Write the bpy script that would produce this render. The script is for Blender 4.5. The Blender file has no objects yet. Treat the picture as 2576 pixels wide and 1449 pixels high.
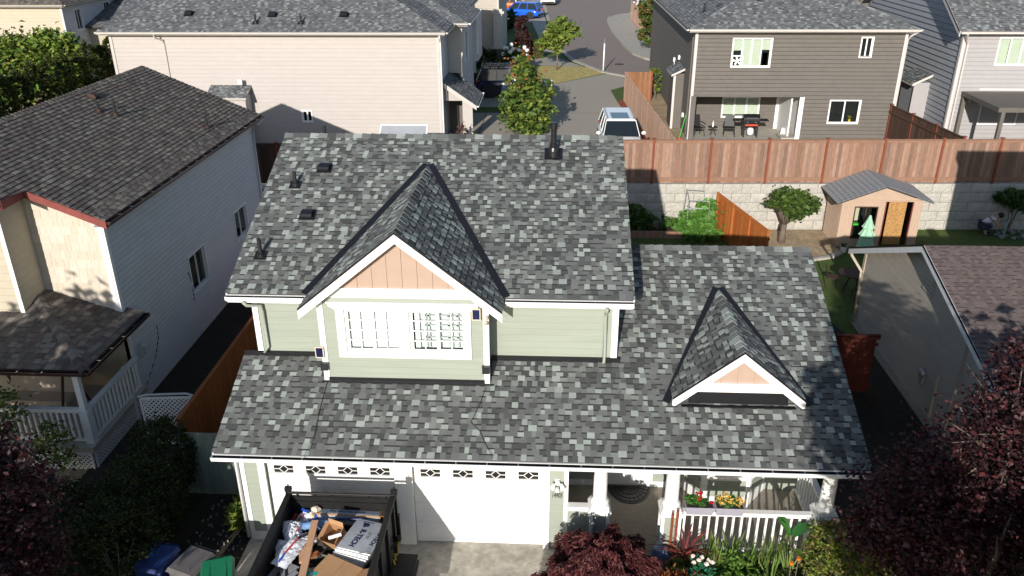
import bpy, math, random
import numpy as np
from mathutils import Vector, Matrix

# ---------------------------------------------------------------- camera, world, sun, exposure
scn = bpy.context.scene
COL = scn.collection
cam_d = bpy.data.cameras.new("camera"); cam = bpy.data.objects.new("camera", cam_d); COL.objects.link(cam)
scn.camera = cam
cam_d.sensor_width = 36.0; cam_d.lens = 36.0 * 2059.1 / 2576.0
cam_d.clip_start = 0.1; cam_d.clip_end = 3000
yaw, pitch, roll = -.054, .432, -.006
fw = Vector((math.sin(yaw)*math.cos(pitch), math.cos(yaw)*math.cos(pitch), -math.sin(pitch)))
r0 = Vector((math.cos(yaw), -math.sin(yaw), 0)); u0 = r0.cross(fw)
rt = r0*math.cos(roll) + u0*math.sin(roll); upv = u0*math.cos(roll) - r0*math.sin(roll)
R = Matrix((rt, upv, -fw)).transposed().to_4x4()
cam.matrix_world = Matrix.Translation((4.851, -13.768, 12.539)) @ R

world = bpy.data.worlds.new("World"); scn.world = world; world.use_nodes = True
wn = world.node_tree.nodes; wl = world.node_tree.links
bg = wn["Background"]; sky = wn.new("ShaderNodeTexSky"); sky.sky_type = 'NISHITA'; sky.sun_disc = False
SUN_EL = math.radians(19.4)
SDIR = Vector((0.191, 0.982, 0)).normalized()*math.cos(SUN_EL) + Vector((0, 0, -math.sin(SUN_EL)))   # light travel direction
sky.sun_elevation = SUN_EL
sky.sun_rotation = math.atan2(-SDIR.x, -SDIR.y)
sky.air_density = 1.0; sky.dust_density = 0.6; sky.ozone_density = 1.6
wl.new(sky.outputs[0], bg.inputs[0]); bg.inputs[1].default_value = 0.115
sun_d = bpy.data.lights.new("sun", 'SUN'); sun_d.energy = 5.0; sun_d.angle = math.radians(0.5); sun_d.color = (1.0, 0.945, 0.87)
sun = bpy.data.objects.new("sun", sun_d); COL.objects.link(sun)
sun.rotation_euler = SDIR.to_track_quat('-Z', 'Y').to_euler()
scn.view_settings.view_transform = 'Standard'; scn.view_settings.look = 'None'
scn.view_settings.exposure = 0.25; scn.view_settings.gamma = 1.0
scn.view_settings.use_curve_mapping = False
scn.cycles.max_bounces = 6; scn.cycles.transparent_max_bounces = 8

rng = random.Random(7); nrg = np.random.default_rng(7)

# ---------------------------------------------------------------- materials
def mat(name, col=(.5, .5, .5), rough=.7, var=.12, scale=6.0, bump=0.0, bscale=60.0, metal=0.0, vc=False, stain=0.0, spec=.35, stretch=(1, 1, 1), trans=0.0):
    m = bpy.data.materials.new(name); m.use_nodes = True
    nt = m.node_tree; N = nt.nodes; L = nt.links
    b = N["Principled BSDF"]; b.inputs["Roughness"].default_value = rough; b.inputs["Metallic"].default_value = metal
    b.inputs["Specular IOR Level"].default_value = spec
    tc = N.new("ShaderNodeTexCoord"); mp = N.new("ShaderNodeMapping"); mp.inputs["Scale"].default_value = stretch
    oi = N.new("ShaderNodeObjectInfo"); ov = N.new("ShaderNodeMath"); ov.operation = 'MULTIPLY'; ov.inputs[1].default_value = 137.0; L.new(oi.outputs["Random"], ov.inputs[0])
    va = N.new("ShaderNodeVectorMath"); va.operation = 'ADD'; L.new(tc.outputs["Object"], va.inputs[0]); L.new(ov.outputs[0], va.inputs[1]); tcv = va.outputs[0]
    L.new(tcv, mp.inputs[0])
    nz = N.new("ShaderNodeTexNoise"); nz.inputs["Scale"].default_value = scale; nz.inputs["Detail"].default_value = 6
    L.new(mp.outputs[0], nz.inputs["Vector"])
    mr = N.new("ShaderNodeMapRange"); mr.inputs["From Min"].default_value = .25; mr.inputs["From Max"].default_value = .75
    mr.inputs["To Min"].default_value = 1-var; mr.inputs["To Max"].default_value = 1+var
    L.new(nz.outputs["Fac"], mr.inputs["Value"])
    mx = N.new("ShaderNodeVectorMath"); mx.operation = 'SCALE'
    if vc:
        a = N.new("ShaderNodeAttribute"); a.attribute_name = "Col"; L.new(a.outputs["Color"], mx.inputs[0])
    else:
        mx.inputs[0].default_value = col[:3]
    L.new(mr.outputs[0], mx.inputs["Scale"])
    out = mx.outputs[0]
    if stain:
        n2 = N.new("ShaderNodeTexNoise"); n2.inputs["Scale"].default_value = scale*.22; n2.inputs["Detail"].default_value = 8; n2.inputs["Roughness"].default_value = .7
        L.new(tcv, n2.inputs["Vector"])
        m2 = N.new("ShaderNodeMapRange"); m2.inputs["From Min"].default_value = .35; m2.inputs["From Max"].default_value = .65
        m2.inputs["To Min"].default_value = 1-stain; m2.inputs["To Max"].default_value = 1
        L.new(n2.outputs["Fac"], m2.inputs["Value"])
        s2 = N.new("ShaderNodeVectorMath"); s2.operation = 'SCALE'; L.new(out, s2.inputs[0]); L.new(m2.outputs[0], s2.inputs["Scale"]); out = s2.outputs[0]
    L.new(out, b.inputs["Base Color"])
    if bump:
        n3 = N.new("ShaderNodeTexNoise"); n3.inputs["Scale"].default_value = bscale; n3.inputs["Detail"].default_value = 4
        L.new(mp.outputs[0], n3.inputs["Vector"])
        bp = N.new("ShaderNodeBump"); bp.inputs["Strength"].default_value = bump; bp.inputs["Distance"].default_value = .02
        L.new(n3.outputs["Fac"], bp.inputs["Height"]); L.new(bp.outputs[0], b.inputs["Normal"])
    if trans:
        tr = N.new("ShaderNodeBsdfTranslucent"); L.new(out, tr.inputs[0])
        ms = N.new("ShaderNodeMixShader"); ms.inputs[0].default_value = trans
        L.new(b.outputs[0], ms.inputs[1]); L.new(tr.outputs[0], ms.inputs[2])
        L.new(ms.outputs[0], N["Material Output"].inputs[0])
    return m

def glassmat(name, tint=(.93, .96, .95), fac=.22):
    m = bpy.data.materials.new(name); m.use_nodes = True; nt = m.node_tree; N = nt.nodes; L = nt.links
    N.remove(N["Principled BSDF"])
    g = N.new("ShaderNodeBsdfGlossy"); g.inputs["Roughness"].default_value = .03; g.inputs[0].default_value = (.8, .85, .9, 1)
    t = N.new("ShaderNodeBsdfTransparent"); t.inputs[0].default_value = (*tint, 1)
    lw = N.new("ShaderNodeLayerWeight"); lw.inputs[0].default_value = .35
    mm = N.new("ShaderNodeMath"); mm.operation = 'MULTIPLY_ADD'; mm.inputs[1].default_value = .22; mm.inputs[2].default_value = .02
    L.new(lw.outputs["Fresnel"], mm.inputs[0])
    ms = N.new("ShaderNodeMixShader"); L.new(mm.outputs[0], ms.inputs[0]); L.new(t.outputs[0], ms.inputs[1]); L.new(g.outputs[0], ms.inputs[2])
    L.new(ms.outputs[0], N["Material Output"].inputs[0]); return m

M_ = dict(
 shingle=mat("shingle_granules", vc=True, rough=.95, var=.34, scale=190, bump=.5, bscale=260, spec=.15, stain=.12),
 roofdeck=mat("roof_deck_felt", (.06, .06, .06), .95, .2, 40),
 white=mat("white_paint", (.80, .79, .77), .5, .03, 3, spec=.4, stain=.04),
 sage=mat("sage_siding_paint", (.305, .335, .278), .65, .05, 2.5, .08, 90, stretch=(.3, .3, 3), stain=.05),
 peach=mat("peach_panel_paint", (.40, .29, .225), .65, .04, 4),
 black=mat("black_metal_flashing", (.012, .012, .014), .35, .3, 20, spec=.5),
 blackmat=mat("black_plastic", (.018, .018, .02), .5, .2, 20),
 gutterw=mat("white_gutter_metal", (.74, .74, .73), .35, .05, 8, spec=.5),
 cream=mat("cream_siding_paint", (.445, .405, .375), .7, .03, 2.0, stain=.04),
 creamtrim=mat("taupe_trim_paint", (.48, .45, .41), .6, .04, 4),
 grey=mat("charcoal_brown_siding_paint", (.130, .115, .100), .7, .08, 3, .05, 60, stain=.08),
 greytrim=mat("pale_trim_paint", (.56, .51, .48), .6, .04, 4),
 lgrey=mat("pale_grey_siding_paint", (.34, .325, .325), .7, .04, 3, stain=.05),
 blgrey=mat("slate_siding_paint", (.33, .345, .37), .7, .06, 3, stain=.06),
 lblue=mat("grey_white_siding_paint", (.56, .56, .575), .7, .05, 3, stain=.08),
 bcream=mat("yellow_cream_siding_paint", (.46, .41, .315), .7, .04, 3, stain=.05),
 bshake=mat("cream_shake_paint", vc=True, rough=.75, var=.06, scale=20),
 redtrim=mat("faded_red_trim_paint", (.22, .055, .045), .6, .15, 8, stain=.2),
 browngut=mat("dark_brown_gutter_metal", (.05, .025, .022), .4, .1, 8),
 ecream=mat("tan_stucco_panel_paint", (.44, .395, .33), .75, .06, 3, stain=.1),
 glass=glassmat("window_glass"),
 glassd=mat("dark_vehicle_glass", (.012, .016, .018), .06, .1, 3, spec=.8),
 dark=mat("dark_interior", (.012, .012, .012), .9, .2, 3),
 blindw=mat("white_blind_slats", (.75, .75, .73), .6, .04, 5),
 blindg=mat("green_cream_blind_slats", (.55, .57, .46), .6, .06, 5),
 curtain=mat("pale_green_curtain", (.50, .60, .42), .8, .1, 6),
 asphalt=mat("asphalt_road", (.25, .205, .178), .9, .18, 40, .3, 200, stain=.16),
 conc=mat("exposed_aggregate_concrete", (.37, .335, .28), .9, .22, 60, .3, 200, stain=.2),
 concl=mat("pale_concrete", (.42, .385, .33), .85, .12, 20, .2, 120, stain=.22),
 drive=mat("stained_driveway_concrete", (.50, .46, .39), .85, .18, 9, .25, 120, stain=.45),
 porchc=mat("porch_concrete", (.27, .24, .205), .8, .1, 8, .1, 100, stain=.15),
 grass=mat("lawn_grass", (.085, .13, .025), .95, .5, 25, .9, 90, stain=.35),
 drygrass=mat("dry_lawn_grass", (.50, .41, .15), .95, .5, 12, .9, 90, stain=.3),
 dirt=mat("bare_soil", (.42, .32, .20), .95, .35, 9, .8, 30, stain=.35),
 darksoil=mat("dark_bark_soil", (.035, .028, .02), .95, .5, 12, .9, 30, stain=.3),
 mulch=mat("red_bark_mulch", (.22, .06, .03), .95, .5, 30, .9, 50),
 block=mat("pale_concrete_block", vc=True, rough=.95, var=.16, scale=12, bump=.5, bscale=40, stain=.18),
 cedar=mat("weathered_cedar_board", vc=True, rough=.85, var=.26, scale=5, bump=.3, bscale=30, stretch=(9, 9, .8), stain=.15),
 post=mat("red_brown_post_stain", (.20, .052, .024), .7, .2, 6, stretch=(5, 5, 1)),
 orange=mat("orange_stained_cedar", vc=True, rough=.7, var=.2, scale=6, bump=.2, bscale=30, stretch=(8, 8, 1)),
 bark=mat("tree_bark", (.15, .115, .09), .9, .35, 12, .6, 40, stretch=(3, 3, 1)),
 leaf=mat("foliage_leaves", vc=True, rough=.55, var=.15, scale=3, trans=.25, spec=.3),
 petal=mat("flower_petals", vc=True, rough=.6, var=.08, scale=8, trans=.2),
 rubber=mat("tyre_rubber", (.015, .015, .015), .8, .2, 20),
 alloy=mat("alloy_rim_metal", (.45, .45, .46), .3, .1, 8, metal=.8),
 chrome=mat("bright_metal", (.6, .6, .6), .25, .1, 8, metal=.9),
 carwhite=mat("white_car_paint", (.78, .78, .77), .18, .02, 3, spec=.6),
 carblue=mat("bright_blue_car_paint", (.01, .11, .62), .2, .04, 3, spec=.7),
 carnavy=mat("navy_car_paint", (.012, .02, .06), .2, .04, 3, spec=.7),
 carorange=mat("orange_car_paint", (.55, .14, .02), .25, .05, 3),
 redlamp=mat("red_lamp_plastic", (.5, .02, .01), .2, .05, 3),
 lamp=mat("clear_lamp_plastic", (.7, .7, .7), .15, .05, 3, spec=.7),
 trailer=mat("black_trailer_steel", (.009, .0085, .0085), .6, .4, 14, .2, 60, stain=.3),
 card=mat("brown_cardboard", (.42, .24, .12), .85, .08, 6, .1, 30, stain=.1),
 cardd=mat("weathered_cardboard", (.33, .20, .11), .85, .1, 6, .1, 30, stain=.15),
 cardgrey=mat("printed_grey_label", (.32, .37, .42), .7, .1, 8),
 foam=mat("silver_foil_facing", (.40, .43, .48), .35, .1, 10, .15, 20, metal=.35, spec=.5),
 foamw=mat("white_foam_edge", (.78, .78, .76), .8, .04, 10),
 lumber=mat("raw_lumber", (.52, .30, .17), .75, .16, 6, .1, 30, stretch=(6, 1, 6)),
 bagw=mat("white_plastic_bag", (.62, .63, .67), .4, .12, 6, .5, 14, spec=.5),
 ink=mat("navy_print_ink", (.012, .016, .06), .6, .05, 6),
 inkb=mat("dark_print_ink", (.03, .03, .03), .6, .05, 6),
 teal=mat("teal_box_print", (.01, .30, .26), .5, .1, 6),
 redp=mat("red_print", (.55, .06, .03), .6, .1, 6),
 bluep=mat("blue_print", (.02, .09, .5), .6, .1, 6),
 binblue=mat("blue_bin_plastic", (.012, .03, .12), .45, .1, 8),
 bingrey=mat("grey_bin_plastic", (.11, .10, .10), .5, .15, 8),
 bingreen=mat("green_bin_plastic", (.008, .17, .075), .45, .1, 8),
 shedw=mat("pink_beige_shed_metal", (.47, .34, .25), .55, .06, 5, stain=.08),
 shedbr=mat("brown_shed_metal", (.24, .18, .14), .55, .08, 5),
 shedroof=mat("grey_roof_shingle_sheet", (.25, .255, .265), .85, .14, 14, .2, 50, stain=.12),
 reed=mat("reed_screen", (.46, .25, .09), .85, .75, 9, 1.0, 30, stretch=(1.2, 1, 7)),
 umb=mat("mint_green_fabric", (.33, .56, .38), .8, .1, 8),
 eroof=mat("brown_grey_shingle_sheet", vc=True, rough=.95, var=.3, scale=120, bump=.4, bscale=200, stain=.12),
 rust=mat("rusty_brown_metal", (.055, .028, .02), .7, .3, 12),
 galv=mat("galvanised_metal", (.42, .43, .44), .45, .1, 8, metal=.5),
 skin=mat("skin", (.42, .24, .16), .6, .05, 8),
 hair=mat("black_hair", (.012, .01, .01), .6, .2, 30),
 shirt=mat("white_shirt_cloth", (.62, .63, .68), .85, .06, 12),
 jeans=mat("dark_blue_trousers_cloth", (.03, .035, .06), .85, .1, 12),
 pebble=mat("garden_rock", (.22, .20, .18), .9, .3, 6, .4, 20),
 greyplas=mat("lavender_grey_plastic", (.30, .29, .34), .5, .05, 8),
 soilbag=mat("blue_soil_bag_plastic", (.14, .26, .46), .4, .35, 6, .3, 12),
 solar=mat("solar_cell_glass", (.01, .015, .06), .12, .2, 12, spec=.7),
 tan=mat("tan_plastic", (.6, .5, .38), .5, .05, 5),
 stone=mat("stacked_stone", (.10, .09, .085), .9, .4, 12, .5, 30),
 red=mat("red_paint", (.5, .03, .02), .5, .05, 5),
 green=mat("green_plastic", (.05, .5, .04), .5, .05, 5),
 yellow=mat("yellow_paint", (.6, .4, .03), .5, .05, 5),
 cushion=mat("beige_canopy_cloth", (.48, .40, .32), .85, .06, 6),
 carpet=mat("driveway_gravel", (.12, .11, .10), .95, .4, 40, .5, 90),
)

# ---------------------------------------------------------------- mesh builder
class MB:
    def __init__(s, M=None): s.V = []; s.F = []; s.C = []; s.I = []; s.M = M; s.c = (1, 1, 1); s.i = 0
    def add(s, vs, fs):
        o = len(s.V)
        s.V += [tuple(s.M @ Vector(v)) for v in vs] if s.M is not None else [tuple(v) for v in vs]
        for f in fs: s.F.append(tuple(o+k for k in f)); s.C.append(s.c); s.I.append(s.i)
        return s
    def box(s, x0, y0, z0, x1, y1, z1):
        x0, x1 = min(x0, x1), max(x0, x1); y0, y1 = min(y0, y1), max(y0, y1); z0, z1 = min(z0, z1), max(z0, z1)
        return s.add([(x0, y0, z0), (x1, y0, z0), (x1, y1, z0), (x0, y1, z0), (x0, y0, z1), (x1, y0, z1), (x1, y1, z1), (x0, y1, z1)],
                     [(0, 3, 2, 1), (4, 5, 6, 7), (0, 1, 5, 4), (1, 2, 6, 5), (2, 3, 7, 6), (3, 0, 4, 7)])
    def hexa(s, b, t):   # bottom 4, top 4 (ccw from above)
        return s.add(list(b)+list(t), [(0, 3, 2, 1), (4, 5, 6, 7), (0, 1, 5, 4), (1, 2, 6, 5), (2, 3, 7, 6), (3, 0, 4, 7)])
    def prism(s, pts, d):   # polygon pts (3d) extruded by vector d
        n = len(pts); P = [Vector(p) for p in pts]; D = Vector(d)
        nrm = Vector((0, 0, 0))
        for i in range(n): nrm += P[i].cross(P[(i+1) % n])
        if nrm.dot(D) > 0: P = P[::-1]
        return s.add(P+[p+D for p in P], [tuple(range(n)), tuple(range(2*n-1, n-1, -1))] + [(i, i+n, (i+1) % n+n, (i+1) % n) for i in range(n)])
    def quad(s, *p): return s.add(p, [tuple(range(len(p)))])
    def bar(s, a, b, w, h=None, up=(0, 0, 1)):
        a = Vector(a); b = Vector(b); h = h or w; d = (b-a).normalized(); U = Vector(up)
        if abs(d.dot(U)) > .99: U = Vector((1, 0, 0))
        x = d.cross(U).normalized()*w/2; y = x.cross(d).normalized()*h/2
        return s.hexa([a-x-y, a+x-y, b+x-y, b-x-y], [a-x+y, a+x+y, b+x+y, b-x+y])
    def tube(s, pts, r, n=6, cap=True):
        P = [Vector(p) for p in pts]; rs = r if isinstance(r, (list, tuple)) else [r]*len(P)
        vs = []
        for i, p in enumerate(P):
            d = (P[min(i+1, len(P)-1)]-P[max(i-1, 0)]).normalized()
            U = Vector((0, 0, 1)) if abs(d.z) < .95 else Vector((1, 0, 0))
            x = d.cross(U).normalized(); y = d.cross(x).normalized()
            for k in range(n):
                a = 2*math.pi*k/n; vs.append(p+(x*math.cos(a)+y*math.sin(a))*rs[i])
        fs = []
        for i in range(len(P)-1):
            for k in range(n): fs.append((i*n+k, i*n+(k+1) % n, (i+1)*n+(k+1) % n, (i+1)*n+k))
        if cap: fs += [tuple(range(n))[::-1], tuple((len(P)-1)*n+k for k in range(n))]
        return s.add(vs, fs)
    def lathe(s, prof, c=(0, 0, 0), n=16, sx=1, sy=1):   # prof: (r,z)
        vs = []
        for r, z in prof:
            for k in range(n):
                a = 2*math.pi*k/n; vs.append((c[0]+sx*r*math.cos(a), c[1]+sy*r*math.sin(a), c[2]+z))
        fs = []
        for i in range(len(prof)-1):
            for k in range(n): fs.append((i*n+k, i*n+(k+1) % n, (i+1)*n+(k+1) % n, (i+1)*n+k))
        fs += [tuple(range(n))[::-1], tuple((len(prof)-1)*n+k for k in range(n))]
        return s.add(vs, fs)
    def blob(s, c, r, n=10, rough=.15, seed=0):
        g = random.Random(seed); m = n//2
        vs = []
        for i in range(m+1):
            th = math.pi*i/m
            for k in range(n):
                a = 2*math.pi*k/n; q = 1+(g.random()-.5)*2*rough if 0 < i < m else 1
                vs.append((c[0]+r[0]*q*math.sin(th)*math.cos(a), c[1]+r[1]*q*math.sin(th)*math.sin(a), c[2]+r[2]*q*math.cos(th)))
        return s.add(vs, [(i*n+k, (i+1)*n+k, (i+1)*n+(k+1) % n, i*n+(k+1) % n) for i in range(m) for k in range(n)])
    def mesh(s, name, mats):
        me = bpy.data.meshes.new(name); me.from_pydata(s.V, [], s.F)
        for m in (mats if isinstance(mats, (list, tuple)) else [mats]): me.materials.append(m)
        if any(s.I): me.polygons.foreach_set("material_index", s.I)
        at = me.attributes.new("Col", 'FLOAT_COLOR', 'FACE')
        at.data.foreach_set("color", np.array([(*c[:3], 1.0) for c in s.C], dtype=np.float32).ravel())
        me.update(); return me

def link(name, me, parent=None, mw=None, smooth=False):
    o = bpy.data.objects.new(name, me); COL.objects.link(o)
    if smooth and me: me.polygons.foreach_set("use_smooth", [True]*len(me.polygons))
    if parent is not None: o.parent = parent; o.matrix_parent_inverse = Matrix.Identity(4)
    if mw is not None: o.matrix_local = mw
    return o
def obj(name, mb, m, parent=None, smooth=False, kind=None, label=None):
    """one mesh object; builders use world coordinates, children get the inverse of their parents' location"""
    me = mb.mesh(name, m)
    off = Vector((0, 0, 0)); p = parent
    while p is not None: off += p.location; p = p.parent
    if off.length > 0: me.transform(Matrix.Translation(-off))
    o = link(name, me, parent, None, smooth)
    if kind: o["kind"] = kind
    if label: o["label"] = label
    return o
def tag(o, label, cat=None, group=None, kind=None):
    o["label"] = label
    if cat: o["category"] = cat
    if group: o["group"] = group
    if kind: o["kind"] = kind
    return o
def thing(name, label, cat, loc=(0, 0, 0), group=None):
    o = bpy.data.objects.new(name, None); COL.objects.link(o); o.location = loc; o.empty_display_size = .1
    return tag(o, label, cat, group)
def copy_tree(o, loc=None, rz=None, label=None, parent=None):
    c = o.copy(); COL.objects.link(c); c.parent = parent
    for ch in list(o.children): copy_tree(ch, parent=c)
    if loc is not None: c.location = loc
    if rz is not None: c.rotation_euler = (0, 0, rz)
    if label: c["label"] = label
    return c
def smoothobj(o): o.data.polygons.foreach_set("use_smooth", [True]*len(o.data.polygons)); return o
def frame(o, u, v):
    u = Vector(u).normalized(); v = Vector(v).normalized(); n = u.cross(v).normalized()
    return Matrix(((u.x, v.x, n.x, o[0]), (u.y, v.y, n.y, o[1]), (u.z, v.z, n.z, o[2]), (0, 0, 0, 1)))
def wframe(o, u):   # wall frame: local x along wall, local y into the wall (so -y is outward), local z up
    u = Vector(u).normalized(); z = Vector((0, 0, 1)); y = z.cross(u)
    return Matrix(((u.x, y.x, 0, o[0]), (u.y, y.y, 0, o[1]), (u.z, y.z, 1, o[2]), (0, 0, 0, 1)))

# ---------------------------------------------------------------- roofs
GREYS = [(.34, .378, .345), (.30, .33, .305), (.15, .156, .151), (.13, .134, .13), (.17, .178, .170), (.098, .101, .099), (.075, .079, .077), (.205, .224, .207)]
GREYW = [3, 2, 4, 4, 4, 3.5, 3, 2.2]
FARG = [(.27, .285, .28), (.215, .225, .228), (.165, .172, .175), (.145, .15, .155), (.125, .13, .136), (.10, .104, .11)]
FARW = [2, 2, 3, 3, 3, 2]
BROWN = [(.195, .175, .15), (.165, .148, .128), (.14, .125, .11), (.115, .10, .09), (.145, .112, .10), (.22, .20, .17), (.10, .082, .074)]
BRW = [2, 3, 3, 2, 2, 1.2, 1]
_tabcache = {}
def tabmesh(w, ex, ci, pal, raised):
    k = (w, ex, ci, id(pal), raised)
    if k not in _tabcache:
        mb = MB(); t = .016 if raised else .006
        c = pal[ci]
        def face(v0, v1, h0, h1, col, ends=True):
            mb.c = col; mb.add([(0, v0, 0), (w, v0, 0), (w, v0, h0), (0, v0, h0), (w, v1, h1), (0, v1, h1), (0, v1, 0), (w, v1, 0)],
                               [(0, 1, 2, 3), (3, 2, 4, 5), (0, 3, 5, 6), (1, 7, 4, 2)])
        if raised: face(0, ex+.01, t, .004, c)
        else:
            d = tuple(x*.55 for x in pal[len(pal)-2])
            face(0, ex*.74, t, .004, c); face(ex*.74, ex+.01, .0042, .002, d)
        _tabcache[k] = mb.mesh("shingle", M_['shingle'])
    return _tabcache[k]
def shingles(roof, M, W, L, lo=None, hi=None, pal=GREYS, wts=GREYW, nind=0, ex=.143, seed=1, wmul=1.0, th=1.0, mirror=1):
    g = random.Random(seed); lo = lo or (lambda v: 0); hi = hi or (lambda v: W)
    mb = MB(M); rows = int(math.ceil(L/ex)); cnt = 0; idx = list(range(len(pal)))
    for r in range(rows):
        v0 = r*ex; v1 = min(v0+ex, L)
        a0, a1, b0, b1 = lo(v0), lo(v1), hi(v0), hi(v1)
        u = min(a0, a1)-g.random()*.15; end = max(b0, b1)
        raised = g.random() < .5; lastl = False
        while u < end:
            w = g.choice((.09, .11, .13, .15, .17))*wmul if raised else g.choice((.09, .11, .13, .15))*wmul
            ci = g.choices(idx, wts)[0]
            if lastl and ci < 2: ci = g.choice(idx[2:])
            lastl = ci < 2
            u1 = u+w
            full = u >= max(a0, a1) and u1 <= min(b0, b1)
            if u1 > min(a0, a1) and u < max(b0, b1):
                if cnt < nind and full and v1-v0 > ex*.98:
                    o = link("shingle", tabmesh(w, ex, ci, pal, raised), roof, Matrix.Translation(-roof_off(roof)) @ M @ Matrix.Translation((u, v0, 0)))
                    cnt += 1
                else:
                    cl = lambda x, a, b: max(a, min(b, x))
                    p00, p10 = cl(u, a0, b0), cl(u1, a0, b0); p01, p11 = cl(u, a1, b1), cl(u1, a1, b1)
                    t = .016*th**.5 if raised else .006*th
                    col = pal[ci]; q = 1+(g.random()-.5)*.16; mb.c = tuple(x*q for x in col)
                    if raised:
                        mb.add([(p00, v0, 0), (p10, v0, 0), (p10, v0, t), (p00, v0, t), (p11, v1+.008, .004), (p01, v1+.008, .004)],
                               [(0, 1, 2, 3), (3, 2, 4, 5), (0, 3, 5), (1, 4, 2)])
                    else:
                        k = .74; m0 = p00+(p01-p00)*k; m1 = p10+(p11-p10)*k; vm = v0+(v1-v0)*k
                        mb.add([(p00, v0, 0), (p10, v0, 0), (p10, v0, t), (p00, v0, t), (m1, vm, .004), (m0, vm, .004)], [(0, 1, 2, 3), (3, 2, 4, 5)])
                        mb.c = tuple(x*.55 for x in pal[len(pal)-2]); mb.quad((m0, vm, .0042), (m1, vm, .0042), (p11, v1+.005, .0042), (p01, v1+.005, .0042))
            u = u1; raised = not raised if g.random() < .82 else raised
    return obj("shingles", mb, M_['shingle'], roof, kind="stuff")
def roof_off(o):
    off = Vector((0, 0, 0))
    while o is not None: off += o.location; o = o.parent
    return off
def slab(name, parent, pts, t=.14, m='roofdeck'):
    mb = MB(); P = [Vector(p) for p in pts]; n = (P[1]-P[0]).cross(P[2]-P[0]).normalized()
    if n.z < 0: n = -n
    P = [p-n*.003 for p in P]
    mb.prism(P, -n*t); return obj(name, mb, M_[m], parent)
def ridge_caps(parent, a, b, nsl, nsr, pal=GREYS, wts=GREYW, w=.155, ex=.22, ind=True, seed=3):
    """caps lapped along the line a->b; nsl / nsr: unit vectors down the two slopes"""
    g = random.Random(seed); a = Vector(a); b = Vector(b); d = (b-a).normalized(); n = int((b-a).length/ex)
    sl = Vector(nsl).normalized(); sr = Vector(nsr).normalized(); up = (-(sl+sr)).normalized() if (sl+sr).length > .05 else Vector((0, 0, 1))
    if up.z < 0: up = -up
    big = MB()
    for i in range(n):
        p = a+d*ex*i; q = a+d*(ex*(i+1)+.02); c = pal[g.choices(range(len(pal)), wts)[0]]; c = tuple(x*1.0 for x in c)
        mb = MB() if ind else big; mb.c = c
        h0, h1 = .034+g.random()*.006, .016
        L0, R0, T0 = p+sl*w+up*(h0*.6), p+sr*w+up*(h0*.6), p+up*h0; L1, R1, T1 = q+sl*w+up*(h1*.6), q+sr*w+up*(h1*.6), q+up*h1
        b0 = [p+sl*w, p, p+sr*w]; b1 = [q+sl*w, q, q+sr*w]
        mb.add([L0, T0, R0, L1, T1, R1]+b0+b1, [(0, 1, 4, 3), (1, 2, 5, 4), (0, 6, 7, 1), (1, 7, 8, 2), (3, 4, 10, 9), (4, 5, 11, 10), (0, 3, 9, 6), (2, 8, 11, 5)])
        if ind: obj("ridge_cap", mb, M_['shingle'], parent)
    if not ind: obj("ridge_caps", big, M_['shingle'], parent, kind="stuff")
def strip(mb, a, b, w, t, n):   # flat bar along a->b lying on a plane with normal n
    mb.bar(a, b, w, t, up=n)

# ---------------------------------------------------------------- walls
def cells(u0, u1, z0, z1, ops):
    zs = sorted({z0, z1}|{min(max(z, z0), z1) for o in ops for z in (o[2], o[3])}); out = []
    for a, b in zip(zs, zs[1:]):
        if b-a < 1e-4: continue
        iv = [(u0, u1)]
        for o in ops:
            if o[2] < b-1e-4 and o[3] > a+1e-4:
                nv = []
                for p, q in iv:
                    if o[0] > p: nv.append((p, min(q, o[0])))
                    if o[1] < q: nv.append((max(p, o[1]), q))
                iv = [x for x in nv if x[1]-x[0] > 1e-3]
        out += [(p, q, a, b) for p, q in iv]
    return out
_board = {}
def boardmesh(w, h, m, t):
    k = (round(w, 2), round(h, 3), m, t)
    if k not in _board:
        mb = MB(); c = min(t*.75, .026); z = min(c*1.15, h*.4); mb.add([(0, 0, 0), (w, 0, 0), (w, -t+c, 0), (0, -t+c, 0), (w, -t, z), (0, -t, z), (w, -.004, h), (0, -.004, h), (w, 0, h), (0, 0, h)], [(0, 3, 2, 1), (3, 5, 4, 2), (5, 7, 6, 4), (0, 9, 7, 5, 3), (1, 2, 4, 6, 8), (7, 9, 8, 6)])
        _board[k] = mb.mesh("siding_board", M_[m])
    return _board[k]
def wall(house, M, u0, u1, z0, z1, m, ops=(), ex=.18, t=.013, gable=None, boards=True, th=.12, name="wall"):
    """sheathing with openings plus lapped boards, each its own object; gable=(upeak, zpeak, zeave): boards follow the gable"""
    mb = MB(M)
    for p, q, a, b in cells(u0, u1, z0, z1, ops): mb.box(p, 0, a, q, th, b)
    if gable:
        mb.prism([(u0, 0, z1), (u1, 0, z1), (gable[0], 0, gable[1])], (0, th, 0))
    w = obj(name, mb, M_[m], house)
    off = Matrix.Translation(-roof_off(w))
    if boards:
        top = gable[1] if gable else z1
        n = int((top-z0)/ex)
        for r in range(n+1):
            a = z0+r*ex; b = min(a+ex, top)
            if b-a < .02: continue
            x0, x1 = u0, u1
            if a > z1-.001 or (gable and b > z1):
                f = min(1, max(0, (b-z1)/(gable[1]-z1))) if gable else 0
                x0 = u0+(gable[0]-u0)*f; x1 = u1+(gable[0]-u1)*f
            if x1-x0 < .1: continue
            cs = cells(x0, x1, a, b, [o for o in ops if o[2] < b-.01 and o[3] > a+.01] and [(o[0], o[1], a, b) for o in ops if o[2] < (a+b)/2 < o[3]])
            for p, q, _, _ in cs:
                if q-p > .05: link("siding_board", boardmesh(q-p, b-a, m, t), w, off @ M @ Matrix.Translation((p, -.001, a)))
    return w
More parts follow.
